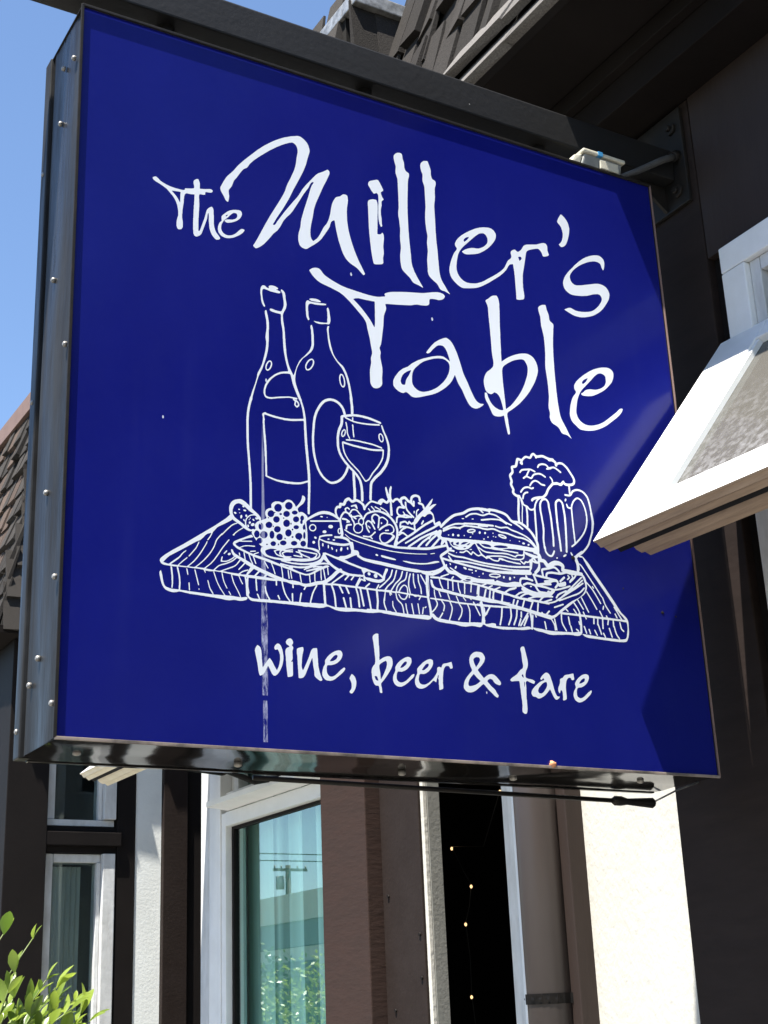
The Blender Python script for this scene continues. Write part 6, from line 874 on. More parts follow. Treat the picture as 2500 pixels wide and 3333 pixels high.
[2280,2359,5,0,7,4,1,5,-3,5,-7,1,-5,-3,-1,-7],
[2304,2384,15,-1,9,3,11,6,11,11,5,10,1,14,-1,4,-6,11,-15,8,-15,0,-18,-7,-14,-13,-5,-12,0,-12,2,-9,10,-9],
[2242,2395,9,-1,9,3,7,7,0,7,-5,5,-4,0,-9,0,-9,-5,-3,-2,0,-7],
[2396,2422,13,-1,11,3,16,8,6,8,3,7,1,4,-4,8,-11,6,-13,3,-14,-3,-16,-8,-9,-11,-1,-10,7,-9],
[2205,2427,21,-1,12,3,15,12,10,15,5,18,-3,16,-6,11,-12,9,-12,3,-11,0,-9,-3,-18,-10,-11,-15,-6,-20,1,-9,6,-16,9,-9],
[2329,2467,14,-1,12,3,16,9,9,9,9,21,0,13,-5,14,-9,9,-20,7,-16,-2,-14,-8,-16,-15,-7,-21,0,-9,3,-9,11,-14],
],
"basket": [
[3795,1978,-7,2,-72,0,-9,2,-29,0,-7,2,-20,1,-7,2,-43,2,-29,4,-97,7,-7,2,-20,1,-31,4,-102,7,-92,11,-25,5,-20,7,-52,27,-5,12,-3,22,-3,3,-29,1,-3,-4,-1,-9,-4,-16,-6,-5,-11,0,-8,10,0,20,5,25,0,43,-3,20,-5,3,-52,-13,-38,-7,-104,0,-11,2,-83,0,-7,2,-16,1,-3,3,0,4,3,4,7,2,9,-2,83,0,12,-3,67,0,16,-2,7,2,22,1,14,2,56,14,2,3,-1,2,-17,14,-16,9,-15,4,-34,5,-83,1,-6,3,-2,4,3,6,16,4,16,1,29,4,31,0,9,-2,16,0,23,-5,20,-9,9,-7,22,-22,14,2,7,-2,5,-6,2,-11,5,-29,1,-36,5,-1,31,0,14,-5,7,-12,3,-11,0,-12,3,-9,32,-16,13,-4,47,-8,23,0,34,-4,29,0,7,-2,76,-3,7,-2,70,-5,51,-6,18,0,7,-2,83,-7,7,-2,18,-1,7,-2,25,0,9,-2,47,0,11,-2,65,0,66,-7,49,0,9,2,18,0,29,5,59,16,56,25,38,22,59,40,7,2,1,-19,-2,-6,-11,-15,-15,-12,-32,-19,-49,-22,-32,-12,-61,-14,-81,-11,-60,-5,-7,-2,-20,0,-16,-4],
[3772,2068,-27,2,-43,7,-27,8,-1,2,4,1,49,2,9,-2,25,0,29,-4,65,0,9,2,21,0,69,9,25,5,88,30,20,5,25,2,16,-2,4,-5,0,-3,-7,-2,-74,-23,-81,-18,-43,-7,-38,-5,-18,0,-7,-2,-31,0,-9,-2],
[3545,2082,-70,6,-47,7,-9,3,-7,4,-1,12,3,3,16,0,140,-18,20,-8,1,-4,-1,-5],
[2881,2084,-2,3,-3,9,5,16,5,2,2,-2,3,-12,-4,-13,-2,-2],
[2933,2098,-6,7,1,18,8,16,4,2,6,1,4,-3,2,-5,-1,-16,-8,-15,-6,-5],
[2836,2100,-4,3,-5,6,-5,12,1,5,4,5,8,-4,6,-11,0,-13],
[3354,2102,-7,4,-3,6,1,5,6,4,9,1,9,-3,8,-7,0,-5,-5,-5],
[2787,2109,-4,5,-1,13,2,16,3,5,4,2,3,-5,3,-15,-4,-16,-4,-5],
[3012,2123,-5,9,-1,7,3,9,7,5,5,-5,1,-16,-4,-8,-2,-1],
[3581,2170,-7,1,-54,0,-9,2,-34,1,-6,2,-23,0,-7,2,-42,2,-90,12,-140,22,-90,21,-34,11,-13,7,-23,16,-16,14,-5,6,2,3,4,0,27,-21,22,-14,38,-13,21,-5,74,-16,67,-11,115,-16,56,-5,7,-2,18,0,7,-2,56,-2,9,-3,34,0,9,-2,164,0,9,2,38,1,7,2,27,0,7,2,47,2,115,14,13,-1,3,-3,-3,-2,-18,-3,-49,-5,-25,-4,-38,-3,-7,-2,-45,-2,-7,-2,-65,-3,-9,-2,-52,0,-11,-2],
[2847,2201,-6,5,1,5,5,4,18,1,5,-3,0,-5,-7,-5,-7,-2],
[2787,2203,-4,5,4,8,9,2,9,-3,1,-4,-4,-5,-6,-3],
[4026,2205,-3,3,6,5,42,10,9,1,3,-2,-3,-5,-47,-12],
[3574,2215,-27,3,-56,3,-32,4,-99,18,-173,27,-83,16,-59,16,-60,30,-4,5,4,5,4,2,56,-26,27,-9,54,-12,93,-15,139,-21,52,-6,13,0,-16,21,-7,18,0,29,5,14,7,12,18,13,14,7,18,5,58,0,20,5,26,16,6,9,3,16,-3,13,-4,9,-6,7,-19,12,-14,3,-12,-4,-42,-22,-23,-16,-42,-34,-11,0,-4,5,3,7,34,32,50,32,10,10,6,11,3,11,-1,7,-4,7,-12,9,-31,14,-12,0,-24,-12,-4,-11,-12,-92,-5,-8,-9,-2,-5,5,0,11,11,54,0,12,4,22,0,23,-5,7,-18,9,-18,0,-16,-12,-7,-9,-5,-13,0,-14,10,-8,12,-21,4,-9,0,-9,-5,-3,-7,0,-11,16,-2,0,-8,-6,33,-61,3,-7,-1,-4,-7,-5,-8,5,-27,49,-17,19,-18,7,-9,-1,-9,-8,-9,-17,6,-18,3,-25,7,-13,16,-23,3,-6,-1,-7,-2,-2,-10,0,-20,27,-9,18,-5,33,-8,9,0,9,17,27,15,12,13,3,14,-3,20,-8,1,17,-2,9,0,18,5,18,6,9,19,18,18,7,14,0,15,-5,16,-9,8,-7,6,-10,24,9,14,0,11,-3,23,-11,19,-16,6,-9,0,-16,-3,-18,16,3,11,0,9,-3,14,-6,11,-9,9,-12,8,-20,-1,-18,-8,-18,-13,-13,-9,-5,0,-3,27,-12,7,-12,-2,-7,-15,-23,-34,-31,-30,-21,-25,-13,-12,-2,3,-3,18,-1,25,-4,14,2,39,-1,2,2,-3,12,23,58,12,45,4,32,0,24,-4,25,-12,32,-20,31,-30,33,-15,12,-26,16,-20,9,-40,12,-27,5,-27,0,-30,-5,-38,-12,-22,-9,-30,-15,-13,-11,-11,-14,-26,-46,1,-31,-6,-16,-15,-16,6,-18,0,-20,-7,-22,-13,-16,-15,-12,-15,-7,-18,-2,-16,2,-14,7,-14,16,-5,14,0,20,9,27,-7,32,-17,22,-4,9,-4,16,-17,11,-12,18,-7,5,-16,7,-11,0,-7,-1,-9,-6,-21,-27,-23,-52,-12,-12,-7,0,-6,3,-26,38,-7,14,-9,31,0,27,2,11,7,16,9,14,7,7,9,4,18,5,2,17,7,14,7,3,29,0,5,3,11,25,9,15,11,11,18,13,21,7,11,-2,22,-19,7,-3,34,17,13,3,18,-2,18,-5,21,-9,27,-18,11,-11,9,-17,2,0,17,23,35,34,22,13,9,3,21,0,51,-9,4,4,1,11,9,7,13,14,9,6,23,8,18,-4,27,-18,9,0,12,16,4,11,-8,14,-9,34,-3,20,-8,38,0,23,10,6,4,0,15,-47,12,-26,5,-4,1,44,3,13,15,34,5,6,10,-8,1,-12,-9,-33,-1,-21,-2,-9,0,-38,3,-25,14,-13,5,1,10,12,12,10,20,9,16,2,23,-11,13,18,13,11,16,9,16,5,14,0,11,-5,11,-8,16,-18,13,-6,7,-1,12,44,19,20,23,12,20,5,14,0,16,-3,13,-4,7,-5,7,-9,5,-16,4,-34,-4,-7,-8,-3,-10,6,-4,9,-6,31,-7,5,-13,3,-11,0,-13,-3,-21,-13,-5,-5,-5,-12,-5,-29,0,-11,4,-3,2,2,1,17,6,7,11,1,6,-6,2,-20,-2,-9,-1,-25,-5,-9,-7,-2,-7,1,-35,32,-23,7,-14,6,-31,27,-9,-1,-14,-7,-9,-6,-3,-8,2,-24,5,-18,26,-19,2,-1,1,4,-2,11,0,34,3,4,5,3,4,0,5,-3,3,-6,0,-43,3,-16,4,-11,13,-18,30,-29,40,-32,2,-7,-2,-6,-3,-3,-5,0,-16,8,-3,-8,-8,-4,-18,1,-47,-11,-68,0,-24,-5,-10,-5,-4,-7,-5,-25,-1,-18,-2,-9,-5,-5,-5,0,-8,3,3,43,2,13,10,17,19,12,-11,12,-6,8,-5,16,0,25,5,16,14,21,13,9,16,5,25,-1,0,2,-7,6,-6,10,-5,20,-14,4,-11,15,-11,8,-21,-7,-31,-30,-7,0,-11,8,-3,0,2,-59,2,-7,0,-24,2,-9,0,-54,-1,-3,-4,-3,-21,-2,-3,3,0,108,2,9,0,18,-3,16,-2,2,-21,-21,-9,-5,-15,0,-25,9,-11,0,-7,-7,-15,-23,-10,-7,-9,3,-7,6,-15,-1,-66,10,-11,-2,-18,-10,-30,-31,-27,-36,-2,-6,-2,-12,-9,-7,-6,0,-8,7,-8,36,-4,7,-16,14,-23,11,-25,8,-11,0,-34,-18,-9,-2,-9,0,-9,2,-20,17,-7,2,-15,-10,-12,-12,-8,-23,-10,-16,-9,-7,-6,-2,-27,-2,-2,-14,-7,-13,-14,-6,-20,0,-10,-12,-7,-18,0,-27,12,-34,16,-24,2,0,3,3,15,37,20,29,16,16,17,7,-6,22,2,7,11,11,19,10,7,0,7,-3,15,-11,3,-7,-3,-5,-4,-2,-20,12,-5,0,-7,-4,-8,-10,2,-8,9,-15,6,-1,18,-9,3,1,18,30,15,16,21,7,27,0,13,-5,10,-7,47,-50,6,-9,0,-9,9,-3,15,28,13,18,22,19,32,17,1,2,-20,21,-1,6,3,5,3,1,4,-2,16,-16,3,-3,1,-9,39,13,1,2,-1,4,-32,30,-1,5,3,4,5,1,4,-2,31,-28,5,-10,3,-1,29,5,26,1,-6,5,-52,21,-3,4,1,4,2,3,7,0,61,-23,5,-7,-5,-7,2,-3,36,-5,41,-13,-2,6,-21,18,-22,11,-35,13,-2,5,0,4,3,3,4,1,43,-17,18,-9,14,-10,27,-30,5,-7,1,-8,16,-12,35,-34,19,-25,14,-29,10,-32,5,-40,3,-1,28,37,28,24,-11,1,-27,-17,-8,3,-1,2,5,9,-4,7,0,7,7,36,5,12,52,20,20,0,20,-14,12,14,9,7,5,-1,22,-19,4,0,29,21,2,14,5,11,13,18,11,11,-2,47,5,23,6,9,21,18,7,0,4,-5,-3,-6,-18,-16,-6,-11,-1,-36,1,-3,3,0,82,79,0,5,-6,9,-10,29,-8,5,-9,3,-13,0,-16,4,-6,8,0,7,4,5,4,3,14,0,20,-3,20,-7,12,-12,10,-29,3,-4,2,1,73,91,24,26,7,4,-2,-10,-14,-36,-9,-18,-21,-29,-3,-7,6,2,36,26,18,9,29,6,3,0,0,-2,-82,-80,-2,-6,23,-17,14,-17,9,-36,7,-42,0,-14,2,-4,6,-1,36,21,16,7,9,-9,7,-16,0,-9,-11,-16,-8,-6,-6,3,-5,-1,-61,-41,-198,-114,-153,-98,-15,-9,-7,-1,-6,6,3,7,151,102,113,69,99,56,27,18,2,3,-11,0,-11,33,-3,5,-2,0,-92,-56,-48,-34,-120,-95,-111,-74,-62,-43,-24,-18,-9,-13,-2,-7,18,-1,7,2,25,0,6,2,23,0,7,2,45,3,6,12,162,118,88,49,104,51,15,10,7,0,7,-4,30,-42,33,-30,7,-10,3,-9,0,-20,-6,-17,-6,1,-8,-7,-3,-11,4,-10,2,-2,5,0,6,6,45,11,10,-7,0,-7,-2,-5,-5,-5,-171,-51,-68,-18,-27,-5,-56,-7,-47,-3,-7,-2,-18,0,-56,-6,-23,-1,-7,-2,-20,0,-7,-2,-24,0,-7,-2,-25,0,-9,-3,-27,0,-7,-2,-29,0,-9,-2],
[3778,2253,14,-1,7,2,63,6,6,14,66,68,81,62,10,2,6,12,-5,0,-38,-20,-74,-43,-134,-97],
[3445,2262,19,0,13,4,19,12,43,38,20,27,2,7,-30,12,-9,-2,-56,0,-13,-3,-26,-14,-6,-6,-7,-16,-1,-23,5,-13,9,-14],
[3893,2265,14,-1,72,9,52,12,84,90,28,33,4,5,0,5,-13,13,-6,-1,-64,-55,-30,-29,-46,-53,-11,-7,-7,3,-3,5,0,7,4,6,58,63,31,31,36,30,0,3,-9,-2,-27,-12,-14,-14,-20,-34,-6,-3,-9,3,-5,-1,-49,-38,-23,-20,-37,-39],
[3309,2278,-25,17,-23,-4,-54,-1,-6,3,-1,5,2,5,5,3,57,0,20,5,25,18,36,38,9,2,4,-3,1,-2,-2,-7,-54,-52,1,-4,16,-16,-2,-7,-5,-2],
[3626,2289,4,-1,42,33,58,40,3,5,-1,2,-30,19,-15,2,-12,-5,-29,-23,-4,-2,-7,0,-3,-2,0,-5,5,-4,0,-2,-17,-41],
[4074,2298,4,-1,11,3,74,23,0,14,13,40,0,11,-3,6,-7,5,-5,-3,-37,-44],
[3125,2332,26,0,16,6,12,10,11,16,5,15,-1,16,-6,14,-19,4,-13,10,-9,0,-10,-3,-11,-6,-14,-14,-9,-16,-2,-11,0,-12,6,-15,10,-9],
[3003,2343,-5,5,-1,7,5,27,7,14,9,6,12,5,33,7,7,-2,4,-8,-4,-7,-36,-8,-11,-7,-3,-7,-4,-25,-7,-7],
[3749,2379,5,-1,71,51,10,9,0,9,-52,12,-18,3,-24,-1,-9,-7,-37,-21,-17,-19,-1,-5,16,1,12,-3],
[3637,2382,2,-2,6,4,0,2,-6,8,-3,-6],
[3475,2390,-3,5,1,5,2,2,38,10,5,-1,2,-2,1,-5,-3,-5,-36,-9],
[3288,2392,-20,21,-1,5,3,4,5,1,4,-2,17,-17,1,-4,-1,-5,-3,-2],
[3016,2417,-4,3,-4,7,4,6,6,5,-1,2,-12,6,-41,0,-4,3,-3,5,2,6,8,6,31,0,20,-5,28,-16,7,-9,-1,-7,-2,-2],
[3112,2422,3,-1,14,8,21,7,0,20,5,16,11,15,15,9,2,3,-2,2,-10,5,-13,3,-38,-15,0,-3,14,-10,-1,-5,-7,-5,-7,1,-22,10,-7,6,-6,-1,-1,-4,5,-14,16,-22],
[3188,2427,6,-1,9,9,5,10,3,11,0,9,-5,13,-5,5,-7,3,-14,-3,-10,-9,-6,-11,-3,-12,4,-15,9,-2],
[3856,2458,4,-1,7,6,83,63,40,27,88,54,3,24,-2,14,-4,7,-15,11,-11,2,-11,-2,-15,-5,-15,-9,-23,-24,-8,-5,-5,-1,-20,6,-11,-6,-12,-12,-52,-68,-15,-14,-11,-9,-1,-13,2,-9,0,-20],
[3428,2462,-3,5,0,9,5,6,7,1,5,-7,0,-4,-7,-9],
[3827,2469,5,0,2,5,-2,7,0,20,-3,13,-3,1,-16,-8,-9,0,-22,13,-14,-17,-9,-3,-24,19,-7,2,-9,-1,-36,-15,-6,-20,1,-7,16,4,70,0,31,-5],
[3081,2505,9,-1,27,5,23,10,18,5,18,-3,2,0,1,2,-41,41,-9,5,-16,3,-20,-5,-9,-7,-25,-39,0,-6,2,0,7,5,5,-1,4,-5],
[3932,2525,-5,5,-1,5,8,15,16,26,4,2,7,0,3,-7,-2,-9,-19,-33,-7,-4],
[3140,2588,-27,27,-7,-1,-27,-11,-8,4,-1,6,5,5,40,16,18,5,7,-10,10,-29,-1,-9,-5,-3],
[3724,2591,8,-1,13,2,3,3,-14,1,-9,-3],
[3668,2602,23,-1,23,10,1,2,-1,5,-12,18,2,4,5,4,7,-5,18,-22,27,-3,38,-10,7,0,-26,23,-25,27,-8,11,-11,25,-2,1,-3,-3,-2,-9,-4,-4,-54,2,-10,-3,-10,-10,-10,-24,2,-20,8,-12],
[3844,2640,-5,5,0,13,3,10,7,4,5,-7,0,-9,-3,-11],
],
"burger": [
[4530,1954,-6,1,-41,0,-7,3,-15,0,-27,4,-39,12,-45,26,-20,9,-18,3,-45,0,-18,5,-16,9,-15,14,-35,38,-5,11,2,11,-35,81,-3,12,1,9,6,11,12,12,73,51,6,6,2,5,-24,78,-8,-6,-28,-34,-9,-2,-8,7,1,7,37,47,-19,1,-36,10,-14,8,-9,15,-3,13,0,20,3,9,8,16,19,19,14,5,16,-5,3,-3,0,-9,-5,-23,-12,-36,2,-4,5,-1,151,0,9,2,56,2,7,2,15,1,95,11,20,0,7,2,67,2,9,3,36,0,9,2,41,0,9,2,115,2,7,4,1,9,3,3,7,2,6,-3,0,-11,5,-1,47,-1,11,3,102,0,11,2,214,0,11,-2,92,0,11,-3,43,0,18,3,3,1,-2,4,-28,28,-11,9,-40,22,-32,12,-20,5,-36,4,-50,0,-9,2,-16,1,-110,24,-16,0,-9,3,-49,0,-20,2,-75,19,-18,3,-20,0,-65,-16,-50,1,-54,6,-144,0,-9,-2,-24,0,-23,-5,-22,-11,-28,-17,-4,-11,-2,-1,-7,1,-5,5,-4,1,-18,-3,-47,0,-14,-2,-42,-16,-81,-42,-7,0,-5,5,-1,5,1,5,7,6,-5,9,0,7,3,3,56,33,54,27,52,21,45,9,54,5,11,3,7,5,18,3,16,0,74,9,18,0,7,2,51,3,7,2,65,2,9,2,43,0,9,2,70,2,7,-4,3,-5,-2,-7,-6,-5,-67,-3,-3,-1,-2,-9,-4,-3,-52,-3,-7,-2,-29,0,-7,-2,-18,-1,0,-3,2,0,21,-1,31,-4,54,0,52,13,13,2,18,0,18,-2,75,-20,18,-2,45,0,9,-2,22,-1,110,-24,23,-3,52,0,38,-4,47,-14,34,-15,2,1,-2,2,-29,21,-21,11,-31,14,-95,27,-54,9,-29,8,-45,19,-22,0,-61,-15,-25,0,-56,9,-5,5,0,5,3,4,6,3,52,-8,25,0,63,15,27,0,49,-22,86,-17,56,-15,56,-21,30,-15,40,-29,39,-37,20,-28,2,0,1,3,0,18,-5,23,-20,45,-21,31,-17,23,-30,30,-45,33,-43,23,-23,9,-22,5,-23,-1,0,-3,3,-1,38,-18,39,-26,5,-6,-3,-7,-7,-5,-5,0,-43,26,-22,11,-90,37,-20,18,-15,19,-21,20,-32,14,-43,9,-76,9,-54,0,-5,-3,-11,-22,43,-2,36,-6,16,-5,65,-32,47,-26,32,-11,49,-13,3,-2,0,-7,-3,-5,-4,-3,-57,14,-8,-8,-5,-1,-54,26,-27,7,-23,3,-45,-3,-56,-6,-121,-27,-12,1,-2,2,-1,7,3,4,5,3,81,19,47,9,56,6,25,1,9,2,23,-2,12,1,-6,5,-42,20,-18,5,-30,5,-47,0,-13,-3,-54,-24,-21,-5,-27,0,-45,7,-20,0,-31,-5,-39,-12,-13,-6,-47,-33,-5,0,-7,5,-1,5,4,5,56,38,29,11,36,7,23,3,15,0,45,-7,27,0,23,7,34,17,27,8,0,3,-3,6,-6,4,-23,2,-56,0,-3,-1,1,-2,20,-16,1,-4,-2,-5,-8,-3,-7,3,-38,25,-18,1,-18,-2,-54,-12,-34,-11,-27,-14,-47,-32,-14,-7,-29,-11,-58,-17,-36,-16,-19,-12,-38,-28,-49,-43,-68,-67,-11,-5,-7,4,-5,6,0,9,4,7,69,69,49,42,31,24,32,21,25,11,70,22,29,11,63,41,34,16,34,11,54,12,36,5,29,0,9,2,49,0,9,-2,21,0,15,9,90,0,84,-12,22,-5,27,-9,27,-15,19,-19,22,-26,15,-10,14,-3,29,0,9,2,43,0,29,-7,18,-7,36,-18,23,-14,27,-19,47,-45,18,-23,27,-44,12,-22,11,-34,3,-16,0,-60,-4,-36,7,-9,12,-18,16,-50,-3,-9,-7,-5,-9,0,-7,3,-7,13,-12,39,-11,11,-12,5,-41,8,-7,5,-6,10,-111,2,-2,-1,-1,-7,3,-5,95,-18,74,-12,7,-5,-1,-9,-8,-6,-16,3,-94,15,-61,13,-2,-1,-3,-6,4,-9,-8,-34,-4,-11,-10,-10,-9,-6,-29,-11,-3,-2,35,-23,6,-3,17,19,8,5,16,0,11,-2,9,3,19,16,8,14,9,0,7,-8,2,0,2,3,-3,9,2,5,13,9,18,8,6,-2,12,-7,39,-44,2,-5,0,-4,-5,-5,-7,-1,-19,17,-26,28,-5,1,-13,-9,1,-18,-19,-87,-10,-12,-10,-20,10,-9,4,-9,0,-9,-3,-7,-9,-7,-63,-7,-16,0,-7,-2,-15,-1,-7,-2,-16,0,-7,-2,-18,0,-54,-7,-22,0,-7,-2,-22,0,-7,-2,-27,0,-7,-2,-61,-3,-9,-2,-33,0,-9,-2,-61,-1,-3,0,-1,-3,2,0,45,-6,11,-6,3,-10,-1,-5,-9,-9,-31,-10,-5,-3,-4,-7,-9,-3,-12,8,-51,-2,-16,3,-14,7,-5,10,0,4,7,7,12,7,22,7,27,5,21,0,2,1,1,2,-1,1,-115,5,-72,9,-61,5,-6,2,-18,0,-7,2,-86,7,-128,16,-180,25,-2,-2,1,-2,21,-47,49,-50,10,-7,13,-3,28,1,-1,2,-41,21,-2,4,0,5,3,3,4,1,108,-52,32,-11,27,-5,85,-5,90,-14,79,1,7,2,22,0,50,6,56,5,5,-1,5,-5,0,-4,-4,-7,3,-1,25,1,2,9,2,2,9,2,88,-16,41,0,22,5,45,14,38,8,68,0,11,-4,3,-4,-2,-9,2,-7,0,-11,-5,-8,-9,-6,-137,-19,-18,0,-9,-2,-90,0,-12,2],
[4471,1963,21,-1,16,2,13,5,4,5,-3,5,-5,3,-16,2,-27,-2,-13,-4,-7,-6,4,-5],
[4507,1997,19,-1,3,1,-3,3,-16,0,-9,2,-30,-1,3,-3],
[4632,2023,-3,3,3,5,15,0,0,-3,-4,-5],
[5039,2032,-7,8,0,15,7,13,7,4,4,0,7,-5,3,-9,0,-7,-8,-15,-6,-4],
[4960,2044,-7,7,0,9,9,12,9,0,5,-5,0,-12,-6,-9,-5,-2],
[4546,2053,-2,2,-1,5,8,7,4,0,3,-5,0,-7,-5,-3],
[4799,2053,46,-1,21,2,36,10,6,5,-2,2,-9,3,-16,1,-9,2,-49,-5,-34,-10,-3,-2,1,-4],
[4686,2057,-4,5,1,7,5,8,7,1,3,-5,-1,-11,-5,-5],
[5100,2064,-4,5,3,7,5,5,10,-1,2,-7,-3,-6,-7,-4],
[4328,2078,-3,4,0,7,5,11,7,10,7,3,4,0,6,-8,-8,-18,-9,-9],
[4591,2078,-4,7,2,7,9,5,9,-1,3,-7,-2,-7,-6,-5],
[4512,2084,-13,5,-3,5,7,5,14,2,29,-2,11,-4,3,-4,-2,-4,-7,-3],
[4467,2086,-11,3,-11,6,-7,8,-1,4,2,5,6,3,9,0,11,-4,11,-7,4,-6,-1,-7,-7,-5],
[4272,2113,-7,7,-3,7,0,7,5,3,7,-2,5,-8,0,-11,-3,-2],
[4756,2125,121,-1,9,2,34,0,6,2,27,1,7,2,23,0,6,2,45,2,7,3,45,2,4,3,-4,1,-31,0,-12,-2,-65,0,-11,2,-164,2,-12,3,-47,0,-11,2,-77,2,-6,2,-23,1,-7,2,-20,0,-34,4,-29,0,-9,2,-79,0,-9,-2,-48,-1,3,-3,117,-14,18,0,7,-2,68,-5,6,-2,21,0,6,-2,21,0,6,-2],
[5390,2156,-6,7,3,9,42,43,15,23,8,33,0,50,5,6,9,1,6,-7,0,-45,-2,-23,-8,-24,-11,-19,-17,-20,-33,-32,-4,-2],
[4939,2163,127,-1,11,2,34,0,9,3,25,0,6,2,43,2,52,7,18,0,29,4,18,1,9,4,5,10,1,9,-4,3,-132,-17,-14,-1,-27,-4,-22,0,-7,-2,-27,0,-7,-2,-43,-1,-11,-2,-90,0,-11,-2,-176,0,-9,2,-40,0,-7,2,-25,1,-6,2,-41,2,-76,9,-66,11,-38,3,-7,2,-78,-2,-9,2,-16,0,-25,5,-58,18,-4,5,1,7,5,5,4,0,50,-15,36,-7,112,0,140,-20,16,-1,51,-6,21,0,6,-2,32,-1,9,-2,236,0,11,2,68,0,11,3,34,0,7,2,27,0,6,2,41,3,151,20,2,1,3,9,-1,34,-22,-10,-27,1,-18,-22,-9,-4,-18,7,-30,20,-5,8,4,6,-1,3,-25,-4,-22,0,-7,-2,-54,0,-85,13,-70,0,-110,-13,-35,-8,4,-4,35,-17,27,-5,32,0,9,3,6,7,5,9,-1,9,5,5,16,3,16,0,63,-18,31,-4,52,-3,9,-2,32,0,9,-2,45,0,13,-3,5,-5,-3,-7,-6,-3,-9,2,-45,0,-9,2,-32,0,-9,3,-52,2,-33,5,-30,8,-6,-4,-9,0,-34,7,-14,-18,-13,-9,-11,-2,-32,0,-36,7,-36,17,-20,0,-7,-3,-4,-7,-7,-1,-47,24,-14,5,-13,0,-21,-10,-13,-3,-23,7,-42,26,-7,-7,-14,-21,-6,-3,-8,3,-35,28,-14,5,-11,-3,-29,-19,-27,-5,-23,0,-2,1,-3,5,1,4,2,3,9,3,20,0,21,5,24,17,12,5,13,-1,14,-7,33,-23,7,6,10,17,8,5,18,-7,36,-23,16,-5,11,2,23,12,0,2,-14,21,-49,85,-5,4,-7,-1,-14,-7,-15,-13,-25,-27,-31,-22,-41,-15,-29,-8,-31,-4,-41,0,-22,5,-25,10,-21,13,-16,16,-19,37,-16,6,-11,0,-2,-5,3,-14,9,-33,10,-26,4,-2,23,6,4,0,5,-5,2,-7,-8,-11,35,-4,5,-5,0,-9,-5,-5,-4,-1,-59,2,-13,-15,-71,-49,-9,-9,-2,-4,0,-5,3,-2,11,1,72,-11,9,0,2,3,-18,25,-3,7,3,7,7,3,10,-8,28,-37,5,-4,9,-3,13,0,5,7,4,2,25,0,7,2,45,0,11,2,131,0,9,-2,49,-2,7,-2,54,-3,9,-2,36,0,9,-2],
[4357,2259,-3,3,1,5,4,3,5,-1,2,-2,-1,-5],
[4741,2265,6,0,2,9,9,5,72,14,108,13,74,0,83,-13,47,0,9,2,27,0,39,7,15,7,14,11,5,17,-3,3,-16,-4,-29,-1,-22,-2,-16,-7,-15,-16,-8,-4,-74,16,-31,4,-72,0,-68,-8,-18,-1,-9,-2,-36,0,-9,-2,-74,0,-18,3,-23,7,-48,25,-1,-2,11,-21,14,-21,15,-15],
[4539,2318,-6,3,0,2,9,5,15,3,9,-3,-2,-5,-20,-5],
[5130,2325,12,0,9,10,9,7,18,6,23,3,29,0,12,4,7,6,4,12,5,29,-1,4,-2,1,-18,-2,-106,0,-9,-2,-54,-2,-43,-7,-45,-12,-1,-3,6,-1,63,0,11,-2,65,0,12,-2,40,0,8,-4,2,-4,-2,-7,-6,-3,-9,2,-40,0,-9,2,-61,0,-11,2,-104,0,-9,3,-11,-3,-11,3,-14,-3,-58,0,-11,3,-86,0,-22,5,-16,7,-47,32,-23,-2,-7,-2,-1,-3,17,-29,11,-3,57,-32,36,-9,78,0,12,2,33,0,93,11,36,2,38,-2],
[4452,2330,18,-1,15,7,5,6,-2,2,-14,0,-20,-9,-2,-3],
[4324,2337,47,-1,22,5,1,2,-32,2,-16,2,-18,5,-3,5,2,25,-1,3,-21,-7,-13,-7,-3,-3,9,-13,12,-13],
[4366,2357,11,-1,18,5,4,7,-1,22,-5,1,-34,-16,0,-5],
[4422,2366,5,-1,16,2,29,7,40,25,4,5,-8,1,-9,-2,-16,0,-27,-7,-25,-18,-9,-10],
[4498,2368,10,-1,20,7,17,17,2,4,-3,2,-14,-4,-30,-20],
[4741,2382,64,-1,16,6,3,8,-12,10,-16,5,-27,4,-34,0,-18,-4,-25,0,-2,-1,0,-3,16,-11,18,-9],
[4882,2391,53,-1,59,6,38,10,11,6,3,6,-7,5,-16,3,-63,0,-38,-5,-36,-7,-23,-10,-4,-4,4,-5],
[4267,2447,-3,4,1,5,4,4,5,1,5,-5,-1,-5,-6,-5],
[4321,2449,-5,7,0,11,10,12,9,0,7,-10,-2,-11,-3,-5,-5,-3],
[4389,2453,-5,3,-3,7,3,9,14,7,6,0,5,-2,3,-5,0,-7,-2,-5,-10,-7],
[4548,2459,-3,4,5,9,7,5,8,-1,2,-4,-4,-7,-8,-5],
[4724,2462,-3,5,5,7,9,3,9,-3,1,-5,-8,-7],
[4472,2467,-5,5,2,6,5,4,7,-1,2,-5,-2,-4,-5,-5],
[5329,2469,-9,7,4,9,7,6,12,0,4,-3,3,-5,-2,-5,-8,-7],
[5257,2478,-5,3,-3,4,1,7,5,4,11,4,7,0,9,-4,4,-4,-1,-7,-5,-5,-9,-3],
[4782,2492,-3,4,1,5,9,7,5,0,3,-5,-1,-7,-5,-5],
[5082,2492,-4,4,3,5,5,3,4,-1,2,-4,-3,-5,-3,-3],
[5205,2501,-1,4,4,5,6,2,7,-3,1,-4,-5,-5],
[4582,2504,-2,2,-1,4,5,8,7,0,5,-3,0,-5,-3,-3,-4,-3],
[4888,2507,-3,5,2,5,6,3,6,-1,2,-5,-2,-5,-4,-2],
[4859,2510,-4,4,2,6,4,2,7,-1,2,-2,-1,-5],
[4989,2509,-24,5,-27,11,-10,10,0,11,7,6,14,4,27,0,34,-7,20,-9,10,-12,-1,-7,-7,-8,-13,-4],
